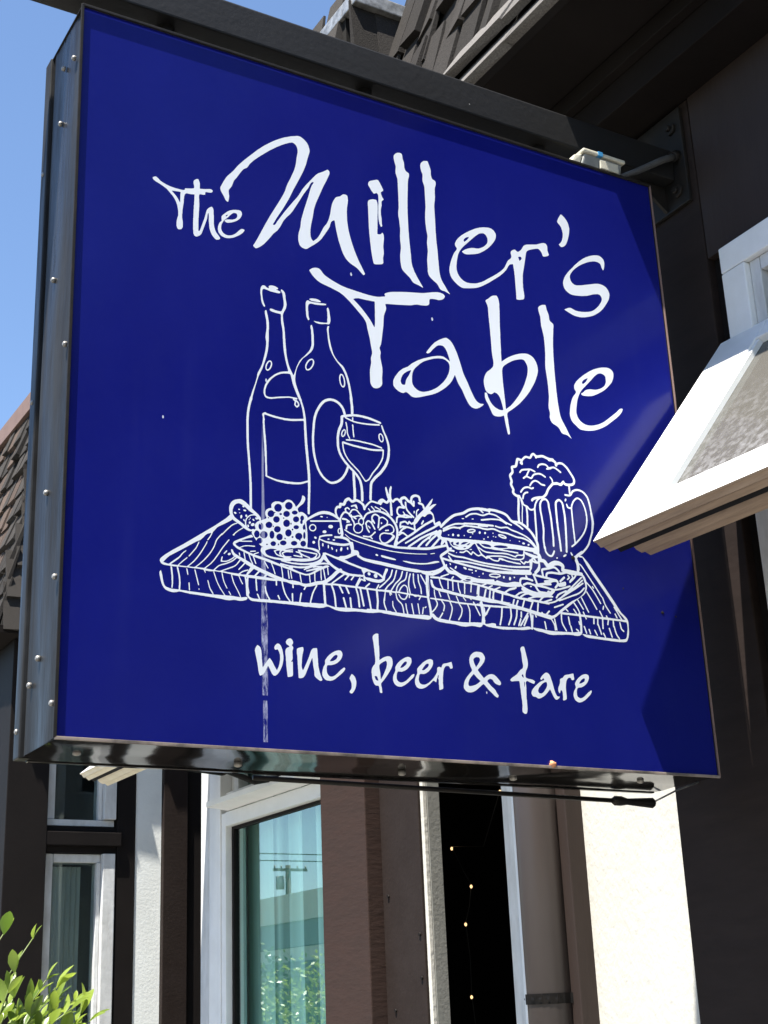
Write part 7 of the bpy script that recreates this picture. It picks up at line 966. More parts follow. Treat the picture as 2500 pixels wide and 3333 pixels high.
[4528,2516,-11,7,-3,9,7,13,23,13,22,7,36,5,18,-6,5,-2,3,-5,0,-9,-10,-12,-34,-17,-20,-3],
[4677,2521,-7,5,-1,15,7,9,10,3,7,-5,2,-11,-2,-7,-5,-5,-7,-4],
[4990,2526,26,-1,0,3,-9,5,-33,7,-24,-1,0,-2,10,-5],
[4749,2527,-8,8,0,6,5,9,12,5,7,-5,0,-13,-7,-7],
[4538,2530,8,-1,29,5,25,9,7,4,2,3,-4,4,-12,0,-27,-5,-24,-9,-7,-5,-1,-3],
[4267,2537,5,0,38,16,27,7,20,3,45,0,7,3,9,0,11,4,34,20,17,8,2,2,-6,-2,-15,1,-7,-2,-36,-3,-47,-9,-48,-18],
[4857,2546,-5,4,1,5,4,5,6,2,5,-5,0,-4,-5,-5],
[4489,2600,23,3,48,0,11,3,90,0,3,1,-2,6,2,7,-35,-1,-6,-2,-21,0,-6,-2,-63,-5,-7,-2,-29,-3,-7,-3],
[4463,2663,-9,3,0,4,4,2,18,5,11,-3,1,-2,-5,-5],
[4587,2678,-2,3,2,3,9,4,15,1,4,-4,-4,-4,-9,-3],
],
"burger_board": [
[5545,1641,-151,24,-137,27,-117,20,-164,25,-106,13,-29,0,-7,-2,-27,0,-9,-2,-70,0,-9,2,-31,0,-7,2,-22,1,-7,2,-20,0,-34,4,-25,0,-7,2,-76,5,-7,2,-18,0,-7,2,-18,1,-6,2,-18,0,-52,6,-86,7,-99,14,-54,4,-38,7,-31,10,-18,9,-7,4,-12,12,-7,16,-2,13,-3,23,0,22,4,3,6,0,12,-5,3,-7,5,-31,11,-21,10,-9,20,-9,23,-5,31,0,16,-2,2,3,-20,37,-7,21,-10,41,2,7,-23,1,-9,-2,-70,-3,-7,6,-1,7,2,4,6,3,20,1,7,2,38,0,9,2,45,0,9,13,97,40,7,1,2,-1,3,-5,-1,-4,-2,-3,-88,-37,-4,-3,2,-3,36,0,7,-2,27,-1,6,-2,39,-2,2,1,-1,9,2,5,19,21,7,4,7,-5,0,-5,-22,-27,0,-2,4,-1,18,0,9,-2,72,0,6,9,43,19,5,-1,3,-4,-1,-6,-21,-12,-5,-4,26,-3,45,0,49,11,5,-4,1,-6,3,-4,54,-2,54,-9,63,25,7,-4,0,-9,-30,-13,-1,-2,2,-3,52,-7,18,12,31,16,5,1,4,-3,1,-3,-2,-7,-27,-15,-3,-3,0,-2,47,-8,16,5,58,28,7,2,4,-2,3,-5,-5,-7,-41,-20,-5,-4,10,-3,88,-13,54,37,28,15,26,9,54,14,7,-5,0,-9,-7,-5,-9,-3,-7,-8,-74,-22,-14,-7,-21,-14,-7,-6,4,-4,56,-13,49,-5,54,40,32,14,29,6,2,2,-18,10,-5,8,0,11,9,12,-1,2,-18,13,-12,16,-3,18,5,32,10,21,13,11,25,7,40,3,1,3,-4,11,1,7,6,6,5,2,5,-2,7,-6,5,-18,4,-4,65,-12,7,-7,0,-9,-7,-7,-5,-1,-65,12,-49,-1,-25,-5,-9,-5,-7,-18,-3,-22,4,-11,15,-12,40,-20,36,-14,48,-12,27,-4,33,-3,7,-2,18,1,0,3,-12,11,-8,10,-27,42,-56,10,-32,0,-18,-5,-36,-18,-9,1,-7,9,2,7,5,5,41,20,20,5,34,0,65,-11,16,2,0,4,-7,25,-32,74,-1,7,8,9,18,0,4,9,40,38,13,16,7,13,2,16,0,34,-3,3,-16,-4,-22,0,-23,7,-32,14,-4,4,-1,9,4,5,9,2,47,-18,22,0,12,4,7,5,-2,14,2,9,0,9,-7,1,-30,-7,-22,0,-14,2,-36,10,-60,20,-6,10,6,9,11,1,67,-22,34,-7,20,0,32,7,5,5,-6,13,-10,9,-30,20,-9,12,1,7,6,7,5,3,6,0,7,-3,35,-23,15,-16,7,-13,3,-12,3,-33,43,1,11,-3,14,-7,12,-9,24,-29,4,1,52,33,34,13,18,3,40,0,23,-5,22,-9,19,-12,7,-7,6,-9,3,-9,0,-18,-4,-13,3,-3,88,-1,6,-2,30,0,6,-2,23,0,7,-2,20,0,34,-5,22,0,9,-3,7,-4,3,-5,2,-7,-1,-9,12,-4,13,-21,12,-29,7,-29,0,-52,-9,-38,-19,-35,-27,-29,-31,-22,-57,-35,-63,-46,-270,-198,-31,-18,-25,-10,-11,-8,-9,-2],
[5576,1684,5,0,27,9,18,9,30,20,46,39,127,92,51,32,93,46,22,14,36,26,26,26,17,25,9,20,5,20,3,29,-3,23,-14,45,-11,22,-13,21,-32,1,-41,-4,-7,-12,-21,-26,-28,-28,-45,-36,-7,1,-2,2,-1,16,1,5,13,14,26,24,5,9,-9,16,1,13,-2,1,-23,0,-43,8,-60,-21,-36,-7,-108,0,-43,-7,-14,-5,-6,-4,-6,-17,0,-13,10,-3,18,-1,29,-4,68,-5,21,-16,4,-9,1,-12,4,-4,82,26,12,-1,4,-4,3,-10,-2,-22,-5,-7,-9,-7,-23,-8,-54,-9,-11,1,-7,6,-2,0,-37,-37,12,1,45,12,142,50,4,0,5,-2,3,-7,0,-5,-5,-5,-79,-29,-68,-22,-69,-17,-7,-5,-7,-15,-46,-42,1,-2,14,-1,6,-3,2,-9,-6,-7,-29,-1,-9,-2,-32,-1,-49,-9,-17,-10,-17,-15,-14,-16,0,-2,3,-1,29,-2,110,42,9,-1,5,-4,1,-5,-4,-6,-11,-6,-47,-17,-5,-3,0,-2,12,-1,56,14,43,17,15,13,64,38,56,46,11,13,-5,0,-31,-13,-47,-25,-19,-16,-19,-25,-5,-5,-10,0,-4,7,0,5,27,37,32,22,92,42,6,0,8,-6,4,1,218,190,7,0,5,-4,1,-6,-3,-4,-142,-125,-5,-8,25,15,28,21,93,77,7,1,5,-4,2,-4,-4,-7,-64,-53,-2,-5,61,38,7,0,4,-4,1,-5,-2,-5,-116,-77,-207,-125,-14,-11,3,-1,9,2,221,89,29,15,23,16,49,46,9,6,6,-1,4,-8,-3,-7,-37,-35,-17,-14,-30,-21,-40,-20,-70,-26,-176,-71,-9,-2,-7,5,-4,0,-25,-14,-24,-12,-43,-13,-32,-8,-6,-8,-5,-3,-36,0,-7,2,-72,3,-9,2,-21,-1,4,-7,0,-9,-15,-88,1,-3,7,-2,29,-4,2,1,5,9,6,3,6,-4,8,-10,7,-4,29,-2,45,44,7,3,7,-6,0,-9,-31,-31,0,-5,30,-3],
[5371,1713,5,-1,4,4,13,90,6,11,-7,3,-31,0,-14,2,-4,-3,-5,-11,-36,-77,-1,-4,3,-3],
[5272,1729,8,0,32,68,5,15,-19,2,-70,10,-25,-68,-5,-13,1,-3],
[5166,1745,8,-1,5,3,25,65,3,12,-2,2,-58,3,-7,2,-34,3,-38,7,-45,11,-63,4,-7,2,-11,0,-2,-2,-10,-59,-2,-16,1,-2,40,-2,9,-2,47,0,4,-1,-1,-2,-14,-2,-1,-3,5,-2,21,-3,13,0,18,54,5,6,7,3,7,-6,0,-7,-16,-51,2,-3,18,-3,5,6,24,51,9,8,7,-3,3,-5,0,-4,-24,-54,5,-3],
[5624,1778,-6,7,1,5,5,5,119,45,9,2,7,-5,0,-7,-9,-7,-108,-40],
[4878,1781,21,-1,4,3,13,43,4,34,-7,3,-50,7,-29,6,-6,-1,-8,-20,-3,-16,-3,-51],
[4793,1790,3,2,-7,7,-1,7,11,33,3,34,2,7,-1,3,-7,2,-20,3,-3,-1,4,-7,0,-7,-9,-52,-2,-24,5,-5],
[4547,1794,33,-1,11,14,9,2,3,3,-1,11,-6,-3,-5,1,-2,3,-1,9,17,88,-9,3,-25,0,-7,2,-30,-1,-12,-86,-2,-4,-5,-1,-6,3,-1,5,10,72,0,11,-21,3,-47,-1,-4,-29,0,-27,-2,-7,-3,-49,-3,-6,-4,-2,-6,3,-2,7,2,13,0,25,2,7,0,27,2,7,1,31,-24,3,-46,-1,4,-60,5,-21,13,-29,0,-13,8,-4,25,0,7,-2],
[4725,1797,15,-1,3,3,14,74,3,11,4,5,-1,2,-98,21,-29,3,-10,-64,-4,-36,1,-7,13,-3,16,-1,7,-2,17,1,27,86,10,7,4,1,5,-4,1,-6,-23,-84,1,-2,5,-3],
[4363,1806,8,-1,1,3,-13,34,-5,18,-5,42,1,28,-51,1,-3,-2,-3,-99,-3,-4,-5,-1,-3,1,-2,4,0,97,-2,5,-27,3,-15,-1,-4,-92,-3,-5,-5,-1,-4,1,-4,9,3,9,0,43,2,9,0,29,-26,1,-9,3,-36,0,-9,2,-14,-1,16,-61,25,-48,20,-1,106,-17],
[5393,1844,26,-1,30,32,2,5,-50,-4,-25,-4,-40,-12,-19,-7,-5,-5],
[5231,1851,35,-1,9,8,59,22,1,2,-53,15,-32,-5,-29,-14,-34,-23,0,-2,3,-1],
[5152,1857,10,0,7,10,59,38,1,2,-15,-1,-31,-8,-25,-11,-30,-23,0,-2,3,-1],
[5450,1954,91,-1,3,1,-1,7,2,4,7,5,9,3,9,0,7,-3,4,-6,2,0,14,9,4,6,-4,3,-23,3,-56,11,-49,2,-9,2,-52,1,-2,-2,17,-27,12,-12],
[3961,1965,-45,8,-16,6,-5,7,0,9,2,4,8,6,7,2,47,0,36,-5,29,-6,7,0,157,96,12,5,6,-3,5,-5,1,-11,-2,-5,-33,-30,-36,-29,-36,-20,-67,-30,-14,2,-11,-2],
[5316,1985,-6,7,5,7,10,3,6,0,4,-3,1,-4,-2,-5,-9,-5],
[5650,2001,12,3,1,2,-5,2,-5,5,-3,6,3,7,30,32,7,11,-2,13,-3,4,-27,0,-12,-3,-18,-5,-24,-11,-2,-3,8,-6,2,-7,-2,-5,-6,-7,-111,-12,-3,-3,57,-8,43,-9],
[5422,2042,6,-1,14,2,11,4,11,1,47,11,6,3,-6,9,-1,5,2,6,4,4,67,14,3,3,-192,18,-2,-3,2,-6,14,-32,11,-34],
[5736,2088,-9,8,-1,9,4,5,60,53,9,3,7,-4,4,-8,-1,-6,-3,-4,-61,-53,-4,-4],
[5842,2127,-7,5,0,7,25,24,-12,14,-2,7,3,5,7,2,4,-2,17,-17,4,-11,-3,-7,-13,-12,-16,-13],
[5522,2134,7,-1,5,1,8,34,8,11,9,7,15,7,52,10,92,0,3,1,0,4,-12,13,-22,17,-16,7,-9,1,-22,-6,-45,-16,-79,-20,-9,-5,-1,-4,8,-56,2,-3],
[5474,2139,13,-1,3,3,-9,49,0,14,5,11,5,5,14,7,56,15,0,2,-11,13,-20,28,-9,9,-7,3,-30,0,-11,-5,1,-57,-5,-22,-7,-14,-8,-11,-42,-40,0,-3,16,-3],
[5930,2172,2,-1,3,1,18,23,0,2,-16,1,-18,-3,0,-2],
[5752,2208,5,-1,27,9,0,2,-13,6,-4,9,0,11,4,25,-2,9,-21,8,-12,2,-18,0,-29,-5,-23,-9,1,-3,22,-6,23,-14,25,-22],
],
"beer_mug": [
[5997,2219,-6,4,-4,8,0,22,5,34,0,29,-3,14,-9,29,-17,38,-5,16,1,7,8,9,15,2,10,11,20,16,64,43,11,5,9,-1,8,5,43,43,28,35,16,25,48,111,13,38,16,94,3,48,-2,6,-1,23,-6,54,3,11,-1,11,-7,57,-7,38,-9,38,-11,32,-17,23,-18,18,-15,11,-14,7,-22,7,-16,2,-29,0,-32,-9,-27,-16,-12,-12,-18,-31,-10,-10,-7,-4,-25,-8,-56,1,-5,5,-1,9,3,4,5,3,50,1,13,3,7,2,0,3,-8,4,-2,5,-1,87,-5,1,-27,1,-13,2,-12,5,-11,7,-4,-1,-11,-12,-11,-9,-12,-6,-20,0,-25,7,-11,0,-52,-12,-9,-6,-52,-55,-12,-16,-21,-43,-12,-19,-21,-24,-24,-18,0,-2,18,1,11,-3,12,-7,16,-18,9,-22,3,-18,0,-39,13,-83,3,-40,2,-7,0,-34,2,-9,0,-54,2,-11,3,-113,2,-11,-2,-7,-3,-87,-3,-9,-6,-5,-5,-1,-7,5,-3,5,2,52,2,9,0,83,-2,9,0,41,-3,11,-2,103,-2,9,-2,50,-16,101,-1,43,-9,21,-14,11,-13,0,-23,-7,-11,-8,-12,-15,-11,-22,-5,-23,0,-70,11,-72,0,-15,9,-70,0,-27,3,-9,-1,-34,-13,-106,0,-29,2,-9,3,-43,5,-6,3,-9,1,-30,2,-13,11,-18,19,-16,14,-5,20,0,9,6,7,10,23,43,4,3,6,0,5,-2,3,-5,0,-7,-9,-20,-12,-21,-16,-21,-20,-9,-20,0,-12,3,-18,9,-11,8,-13,16,-8,12,-5,16,0,14,-9,13,-4,59,-2,6,0,57,11,78,0,70,-12,110,-11,75,0,51,5,30,9,22,17,26,14,15,-5,1,-14,-5,-28,-19,-10,-10,-19,-28,-13,-27,-12,-45,-2,-311,-2,-11,-1,-49,-2,-18,-3,-6,-5,-2,-9,1,-4,4,-1,7,2,68,2,9,0,198,3,11,-2,73,-2,1,-29,-10,-18,0,-25,10,-13,12,-1,-21,2,-11,0,-74,-2,-9,-3,-50,-2,-7,0,-33,-3,-21,-7,-5,-7,0,-6,5,-2,7,3,59,2,6,2,52,2,9,0,43,-2,9,0,31,-2,23,-4,3,-22,8,-14,9,1,-43,-11,-81,-7,-94,-3,-7,-7,0,-3,5,0,9,2,6,7,93,9,60,0,48,-13,58,1,11,-10,9,-3,-4,0,-38,-2,-9,0,-21,-11,-81,0,-24,-2,-7,-1,-104,-4,-9,-6,-3,-11,1,-7,7,-1,110,2,9,3,43,9,63,0,25,2,9,0,36,-3,3,-14,3,-13,7,-19,11,-9,9,-9,14,-3,9,8,29,-4,11,-10,16,-12,25,0,20,11,29,-15,52,0,16,4,11,6,10,21,22,6,9,1,15,-4,21,0,20,2,7,12,9,41,13,5,5,23,74,5,9,5,5,13,5,14,0,36,-7,4,3,30,31,11,8,18,9,11,2,29,-3,16,0,5,5,18,31,15,13,16,7,16,-1,24,-18,10,-3,18,2,42,13,30,3,27,-6,45,-12,15,-1,9,-2,45,2,10,-7,6,-9,9,-4,16,-11,11,-15,20,10,30,7,22,0,18,-5,18,-9,25,-17,19,-17,16,-18,62,-83,11,-23,5,-16,3,-13,-3,-20,-5,-16,-6,-11,-10,-10,-13,-9,-23,-9,-18,-3,-8,-5,1,-82,3,1,20,30,11,8,25,14,38,12,43,0,40,-12,28,-16,18,-16,20,-24,7,-12,11,-29,16,-70,7,-63,16,-97,0,-20,2,-9,0,-32,-12,-56,-15,-58,-12,-27,-28,-63,-13,-35,-15,-31,-14,-21,-28,-35,-46,-46,-24,-21,-37,-25,0,-2,2,-1,16,-1,6,-5,1,-7,-4,-7,-28,-1,-11,3,-7,5,-25,-20,-1,-5,1,-6,20,-52,2,-14,0,-22,2,-7,0,-29,-3,-7,-7,-9,-1,-25,-3,-9,-9,-7],
[5714,2365,-6,8,6,7,9,5,9,-5,0,-5,-4,-7,-7,-3],
[5815,2399,-3,3,-1,4,4,8,7,7,18,11,9,2,9,-1,0,-9,-14,-14,-15,-9,-9,-2],
[5941,2426,-10,7,-8,14,-3,16,1,4,2,3,5,-1,9,-6,11,-18,3,-9,-1,-7,-2,-3],
[5860,2455,-5,5,-3,9,5,39,2,56,2,7,3,69,2,9,0,41,2,11,0,54,2,11,0,138,-13,126,-5,18,-6,9,-17,14,-7,2,-9,-1,-19,-13,-6,-7,-8,-18,0,-16,-2,-6,0,-192,2,-11,0,-49,2,-12,1,-33,2,-7,0,-23,2,-6,5,-77,2,-7,0,-29,2,-7,2,-92,-5,-7,-7,-2,-7,2,-5,9,-5,117,-2,7,0,25,-2,7,-1,20,-2,7,-2,47,-2,7,-2,83,-3,11,0,86,-2,11,2,130,5,25,11,18,26,21,13,7,12,2,11,-2,22,-13,16,-16,7,-15,8,-31,0,-18,11,-86,0,-29,2,-9,-2,-137,-2,-11,-3,-99,-2,-7,0,-32,-2,-6,0,-27,-2,-7,0,-25,-5,-36,0,-25,-3,-9,-4,-4],
[5948,2532,-7,5,-1,7,2,4,44,33,3,5,1,43,-3,9,0,45,-2,11,0,68,-2,11,-2,223,-4,5,-16,-2,-18,3,-9,4,-9,12,-7,25,0,9,3,4,4,2,8,-4,8,-22,7,-10,7,-2,18,0,9,2,3,5,3,18,16,34,13,23,13,15,24,24,24,15,14,3,11,0,11,-3,28,-14,11,-8,9,-11,16,-28,20,-54,7,-29,7,-50,0,-67,-9,-52,-16,-47,-16,-34,-25,-41,-22,-29,-43,-50,-52,-50,-29,-25,-45,-33],
[6010,2607,3,-2,5,3,45,43,46,52,22,30,13,20,23,45,15,45,8,31,2,34,2,7,0,27,-2,7,-2,38,-12,54,-14,36,-18,34,-16,16,-25,12,-15,0,-9,-3,-18,-13,-19,-19,-16,-20,-15,-30,-7,-18,-6,-27,3,-276,2,-12,3,-108],
[5400,2919,17,0,18,7,13,8,8,15,5,27,5,11,22,43,14,18,-2,2,-7,-2,-31,-13,-9,-7,-11,-13,-7,-4,-11,4,-5,10,4,11,9,12,23,16,16,7,40,13,32,7,22,3,21,7,12,7,15,13,18,20,28,55,18,25,62,65,1,7,-5,27,-4,7,-20,20,0,9,5,4,5,1,4,-2,23,-23,7,-16,3,-23,3,-2,43,10,22,0,25,-6,11,0,27,29,18,13,8,-3,4,-7,1,-7,8,-7,9,-4,20,-3,22,2,36,7,21,9,6,7,8,12,2,16,-2,15,-5,12,-12,21,-54,72,-19,21,-26,21,-20,11,-9,3,-25,0,-24,-7,-17,-12,-3,-11,-7,-8,-5,-2,-7,0,-7,3,-4,7,-3,11,-1,19,-9,6,-21,9,-11,2,-31,-5,-9,0,-8,3,-8,11,-7,3,-52,14,-27,0,-47,-13,-11,-1,-7,-3,-9,-9,-9,-3,-8,5,-3,15,-20,16,-16,-10,-18,-30,-11,-10,-12,-4,-18,0,-20,4,-9,0,-13,-5,-21,-15,-18,-21,-7,-12,0,-13,2,-18,-5,-9,-7,-5,-10,0,-9,7,-7,2,-4,5,-2,7,9,18,-2,4,-16,4,-7,-1,-2,-2,-18,-62,-11,-21,-18,-11,-32,-9,-3,-4,4,-22,0,-25,-3,-9,-13,-18,-17,-18,-5,-9,3,-13,10,-27,3,-16,-1,-14,-10,-31,26,-52,0,-18,-5,-16,2,-7,18,-13,11,-5,39,-1,7,-3,4,-7,2,-9,21,-27,17,-52,12,-7,38,-10,10,-7,12,-17],
[5304,3018,-7,5,0,9,9,38,13,23,21,18,14,7,25,6,7,-2,3,-9,-3,-7,-23,-6,-9,-5,-21,-18,-7,-11,-11,-41,-4,-5],
[5905,3083,-3,7,3,16,8,11,6,3,4,0,6,-9,-5,-16,-10,-12],
[5280,3094,-6,8,2,9,31,39,13,13,19,13,19,7,23,5,29,0,23,-9,27,11,9,0,5,-5,0,-5,-3,-6,-18,-10,-16,-5,-11,1,-23,8,-20,0,-28,-8,-21,-12,-15,-15,-28,-37,-5,-2],
[5417,3193,-5,5,0,9,29,43,25,21,18,9,18,5,23,-2,22,-8,34,-21,7,-2,43,-3,5,-3,2,-5,0,-7,-5,-5,-34,0,-22,5,-14,7,-18,12,-22,9,-14,2,-11,-2,-18,-7,-16,-11,-16,-18,-17,-25,-7,-8],
[5336,3270,-10,7,3,9,24,20,19,12,37,67,-1,2,-52,-10,-25,-7,-10,-7,-26,-28,-4,0,-5,3,-3,9,16,22,14,14,14,7,22,7,79,16,23,0,15,-3,34,-11,7,-2,5,-5,3,-5,-1,-4,-5,-5,-4,-1,-7,1,-47,15,-14,-1,-27,-45,-13,-25,4,-5,29,-9,12,0,4,2,22,32,16,14,23,12,43,11,24,3,23,-3,13,-5,27,-13,16,-9,3,-5,0,-7,-2,-4,-10,-1,-34,17,-22,7,-34,0,-13,-3,-30,-9,-21,-11,-8,-9,-19,-30,-12,-9,-14,-2,-20,4,-25,8,-11,0,-14,-7,-24,-19],
[5871,3430,-51,30,-21,9,-13,3,-16,-1,-20,-7,-4,-7,-5,-3,-45,-13,-16,-3,-7,6,0,9,5,5,11,4,1,4,-12,16,-11,5,-16,3,-41,-5,-27,-12,-9,-6,-11,-20,-9,-8,-4,0,-5,2,-3,9,18,32,17,12,20,9,20,5,18,2,25,0,13,-3,16,-7,8,-7,9,-13,6,-4,11,1,40,14,16,3,16,-2,16,-5,38,-18,36,-23,3,-7,-3,-7,-7,-3],
],
}
def decode(rows):
    out = []
    for v in rows:
        x, y = v[0], v[1]; L_ = [(x, y)]
        for i in range(2, len(v), 2): x += v[i]; y += v[i + 1]; L_.append((x, y))
        out.append([(a / 5000, b / 5000) for a, b in L_])
    return out
PRINT = [("the", "lettering", "white brush lettering reading The"), ("millers", "lettering", "white brush lettering reading Miller's"), ("table", "lettering", "white brush lettering reading Table"),
         ("tagline", "lettering", "small white lettering reading wine, beer & fare"), ("bottle_a", "bottle_drawing", "white line drawing of the taller left bottle"),
         ("bottle_b", "bottle_drawing", "white line drawing of the round shouldered right bottle"), ("wine_glass", "wine_glass_drawing", None), ("table_board", "plank_table_drawing", None),
         ("cheese_board", "cheese_board_drawing", None), ("sausage", "sausage_drawing", None), ("grapes", "grapes_drawing", None), ("basket", "produce_bowl_drawing", None),
         ("burger", "burger_drawing", None), ("burger_board", "burger_board_drawing", None), ("beer_mug", "beer_mug_drawing", None)]
for i, (key, nm, lab) in enumerate(PRINT):
    loops = decode(LOOPS[key]); vs_, es_ = [], []
    for l in loops:
        b0 = len(vs_); vs_ += [Vector(p) for p in l]; es_ += [(b0 + k, b0 + (k + 1) % len(l)) for k in range(len(l))]
    V2, E2, F2, *_ = delaunay_2d_cdt(vs_, es_, [], 0, 1e-7)
    pa = np.array([vs_[a] for a, b in es_]); pb = np.array([vs_[b] for a, b in es_]); vv = np.array([tuple(p) for p in V2])
    cen = np.array([vv[list(f)].mean(0) for f in F2]); cnt = np.zeros(len(F2), int)
    for k in range(0, len(cen), 400):                       # even-odd test of every triangle
        c = cen[k:k + 400, None, :]; up_ = (pa[None, :, 1] > c[..., 1]) != (pb[None, :, 1] > c[..., 1])
        with np.errstate(all='ignore'): xs = pa[None, :, 0] + (c[..., 1] - pa[None, :, 1]) / (pb[None, :, 1] - pa[None, :, 1]) * (pb[None, :, 0] - pa[None, :, 0])
        cnt[k:k + 400] = (up_ & (xs > c[..., 0])).sum(1)
    F2 = [f for f, q in zip(F2, cnt) if q % 2]
    me = bpy.data.meshes.new(nm); d = -.00006 - i * .000012
    me.from_pydata([(p.x, d, p.y) for p in V2], [], [tuple(f) for f in F2]); me.materials.append(M['white_print'])
    o = bpy.data.objects.new(nm, me); C.objects.link(o); o.parent = S; o.matrix_parent_inverse = Matrix.Translation(S.location).inverted(); o.location = (SX0, FY, SZ0)
    if lab: o["label"] = lab
face.matrix_parent_inverse = Matrix.Translation(S.location).inverted()

# ------------------------------------------------------------------ bracket, box and rods
G = thing("sign_bracket", (2.47, 2.52, 3.78), "black steel beam and wall plate that carries the blue sign", "bracket")
P_g = lambda name, bm, m, smooth=False: obj(name, bm, m, G, smooth)
P_g("beam", bx(.12, 2.466, 2.47, 2.566, 3.74, 3.836, .005), M['beam'])
P_g("wall_plate", bx(2.466, 2.479, 2.425, 2.70, 3.655, 3.955, .003), M['dark_steel'])
for y, z in ((2.462, 3.90), (2.462, 3.70), (2.662, 3.90), (2.662, 3.70)):
    bm = BM(); tube(bm, [(2.467, y, z), (2.456, y, z)], .019, 6); tube(bm, [(2.456, y, z), (2.446, y, z)], .009, 8); P_g("bolt", bm, M['dark_steel'])
for x in (.98, 1.50, 2.03):
    bm = BM(); tube(bm, [(x, 2.52, 3.636), (x, 2.52, 3.742)], .021, 12); P_g("hanger_pipe", bm, M['dark_steel'])
bm = BM(); prism(bm, [(2.36, 3.739), (2.465, 3.739), (2.465, 3.66)], lambda x, z: (x, 2.512, z), lambda x, z: (x, 2.522, z)); P_g("gusset", bm, M['dark_steel'])

J = thing("junction_box", (2.14, 2.44, 3.641), "small beige and grey outdoor electrical box sitting on top of the sign", "electrical box")
bm = BM(); hexa(bm, [(2.082, 2.412, 3.641), (2.212, 2.412, 3.641), (2.212, 2.465, 3.641), (2.082, 2.465, 3.641), (2.095, 2.408, 3.680), (2.218, 2.408, 3.680), (2.218, 2.467, 3.680), (2.095, 2.467, 3.680)], .004); obj("box_body", bm, M['grey_metal'], J)
obj("cover", bx(2.14, 2.20, 2.402, 2.4085, 3.644, 3.671, .002), M['box'], J)
obj("lid", bx(2.088, 2.226, 2.402, 2.469, 3.682, 3.692, .003), M['box'], J)
bm = BM(); hexa(bm, [(2.05, 2.415, 3.641), (2.081, 2.415, 3.641), (2.081, 2.46, 3.641), (2.05, 2.46, 3.641), (2.066, 2.415, 3.672), (2.090, 2.412, 3.680), (2.090, 2.46, 3.680), (2.066, 2.46, 3.672)], .003); obj("side_flap", bm, M['box'], J)
obj("tape", bx(2.135, 2.150, 2.4005, 2.4700, 3.6815, 3.6932), M['blue_tape'], J)
K = thing("conduit", (2.35, 2.45, 3.74), "thin grey conduit running from the electrical box to the wall plate", "pipe")
bm = BM(); tube(bm, [(2.215, 2.44, 3.655), (2.30, 2.445, 3.705), (2.40, 2.45, 3.772), (2.466, 2.452, 3.81)], [.006, .009, .010, .010], 10); obj("tube", bm, M['conduit'], K, True)
bm = BM(); tube(bm, [(2.445, 2.452, 3.798), (2.466, 2.452, 3.81)], .016, 10); obj("coupling", bm, M['dark_steel'], K)

T_ = thing("stay_rod", (1.9, 2.655, 2.05), "thin black rod with a turnbuckle along the bottom back edge of the sign", "rod")
bm = BM(); tube(bm, [(1.25, 2.66, 2.066), (2.20, 2.655, 2.052)], .0055, 8); obj("rod", bm, M['dark_steel'], T_, True)
bm = BM(); tube(bm, [(2.19, 2.655, 2.052), (2.20, 2.655, 2.052), (2.215, 2.655, 2.052), (2.235, 2.655, 2.051), (2.31, 2.652, 2.050), (2.315, 2.652, 2.050)], [.006, .012, .012, .008, .013, .010], 10); obj("turnbuckle", bm, M['dark_steel'], T_, True)
bm = BM(); tube(bm, [(2.31, 2.652, 2.05), (2.40, 2.66, 2.085), (2.482, 2.665, 2.11)], .0025, 6); obj("wire", bm, M['galv'], T_)
A_ = thing("sash_stay", (2.3, 5.2, 2.5), "dark folding stay arm holding the far sash open above the hood", "stay arm")
bm = BM(); tube(bm, [(1.985, 5.2, 2.545), (2.06, 5.2, 2.54), (2.31, 5.2, 2.52)], [.012, .008, .008], 8); obj("arm", bm, M['dark_steel'], A_)
bm = BM(); tube(bm, [(2.31, 5.2, 2.52), (2.33, 5.2, 2.533), (2.45, 5.2, 2.495), (2.64, 5.2, 2.53)], [.008, .013, .013, .01], 8); obj("arm", bm, M['dark_steel'], A_)
bm = BM(); tube(bm, [(2.10, 5.18, 2.56), (2.3, 5.18, 2.535), (2.62, 5.18, 2.57)], .005, 6); obj("arm", bm, M['dark_steel'], A_)

# ------------------------------------------------------------------ shrub in the lower left corner
SH = thing("shrub", (1.0, 3.5, 0), "bright green leafy shrub rising into the lower left corner", "shrub")
def leaf_mesh(l, w_):
    bm = BM(); rows = []
    for i, (t, ww) in enumerate(((0, .08), (.18, .62), (.42, 1), (.68, .86), (.88, .45), (1, .03))):
        zc = -.10 * l * (t - .5) ** 2 * 2 + .02 * l * t
        rows.append([bm.verts.new((s * ww * w_ / 2, t * l, zc + abs(s) * ww * w_ * .16)) for s in (-1, 0, 1)])
    for a, b in zip(rows[:-1], rows[1:]):
        for k in (0, 1): bm.faces.new((a[k], a[k + 1], b[k + 1], b[k])).smooth = True
    me = bpy.data.meshes.new("leaf"); bm.to_mesh(me); bm.free(); me.materials.append(M['leaf']); return me
LM = [leaf_mesh(l, w_) for l, w_ in ((.055, .027), (.066, .030), (.046, .023), (.034, .014), (.058, .020))]
random.seed(21)
def leaf_at(p, d):
    d = d.normalized(); sd_ = d.cross(Vector((random.uniform(-.5, .5), random.uniform(-.5, .5), 1))).normalized(); up = sd_.cross(d)
    o = bpy.data.objects.new("leaf", random.choice(LM)); C.objects.link(o); o.parent = SH; o.matrix_parent_inverse = Matrix.Translation(SH.location).inverted()
    mw = Matrix((sd_, d, up)).transposed().to_4x4(); mw.translation = p
    s = random.uniform(.8, 1.15); o.matrix_basis = mw @ Matrix.Scale(s, 4)
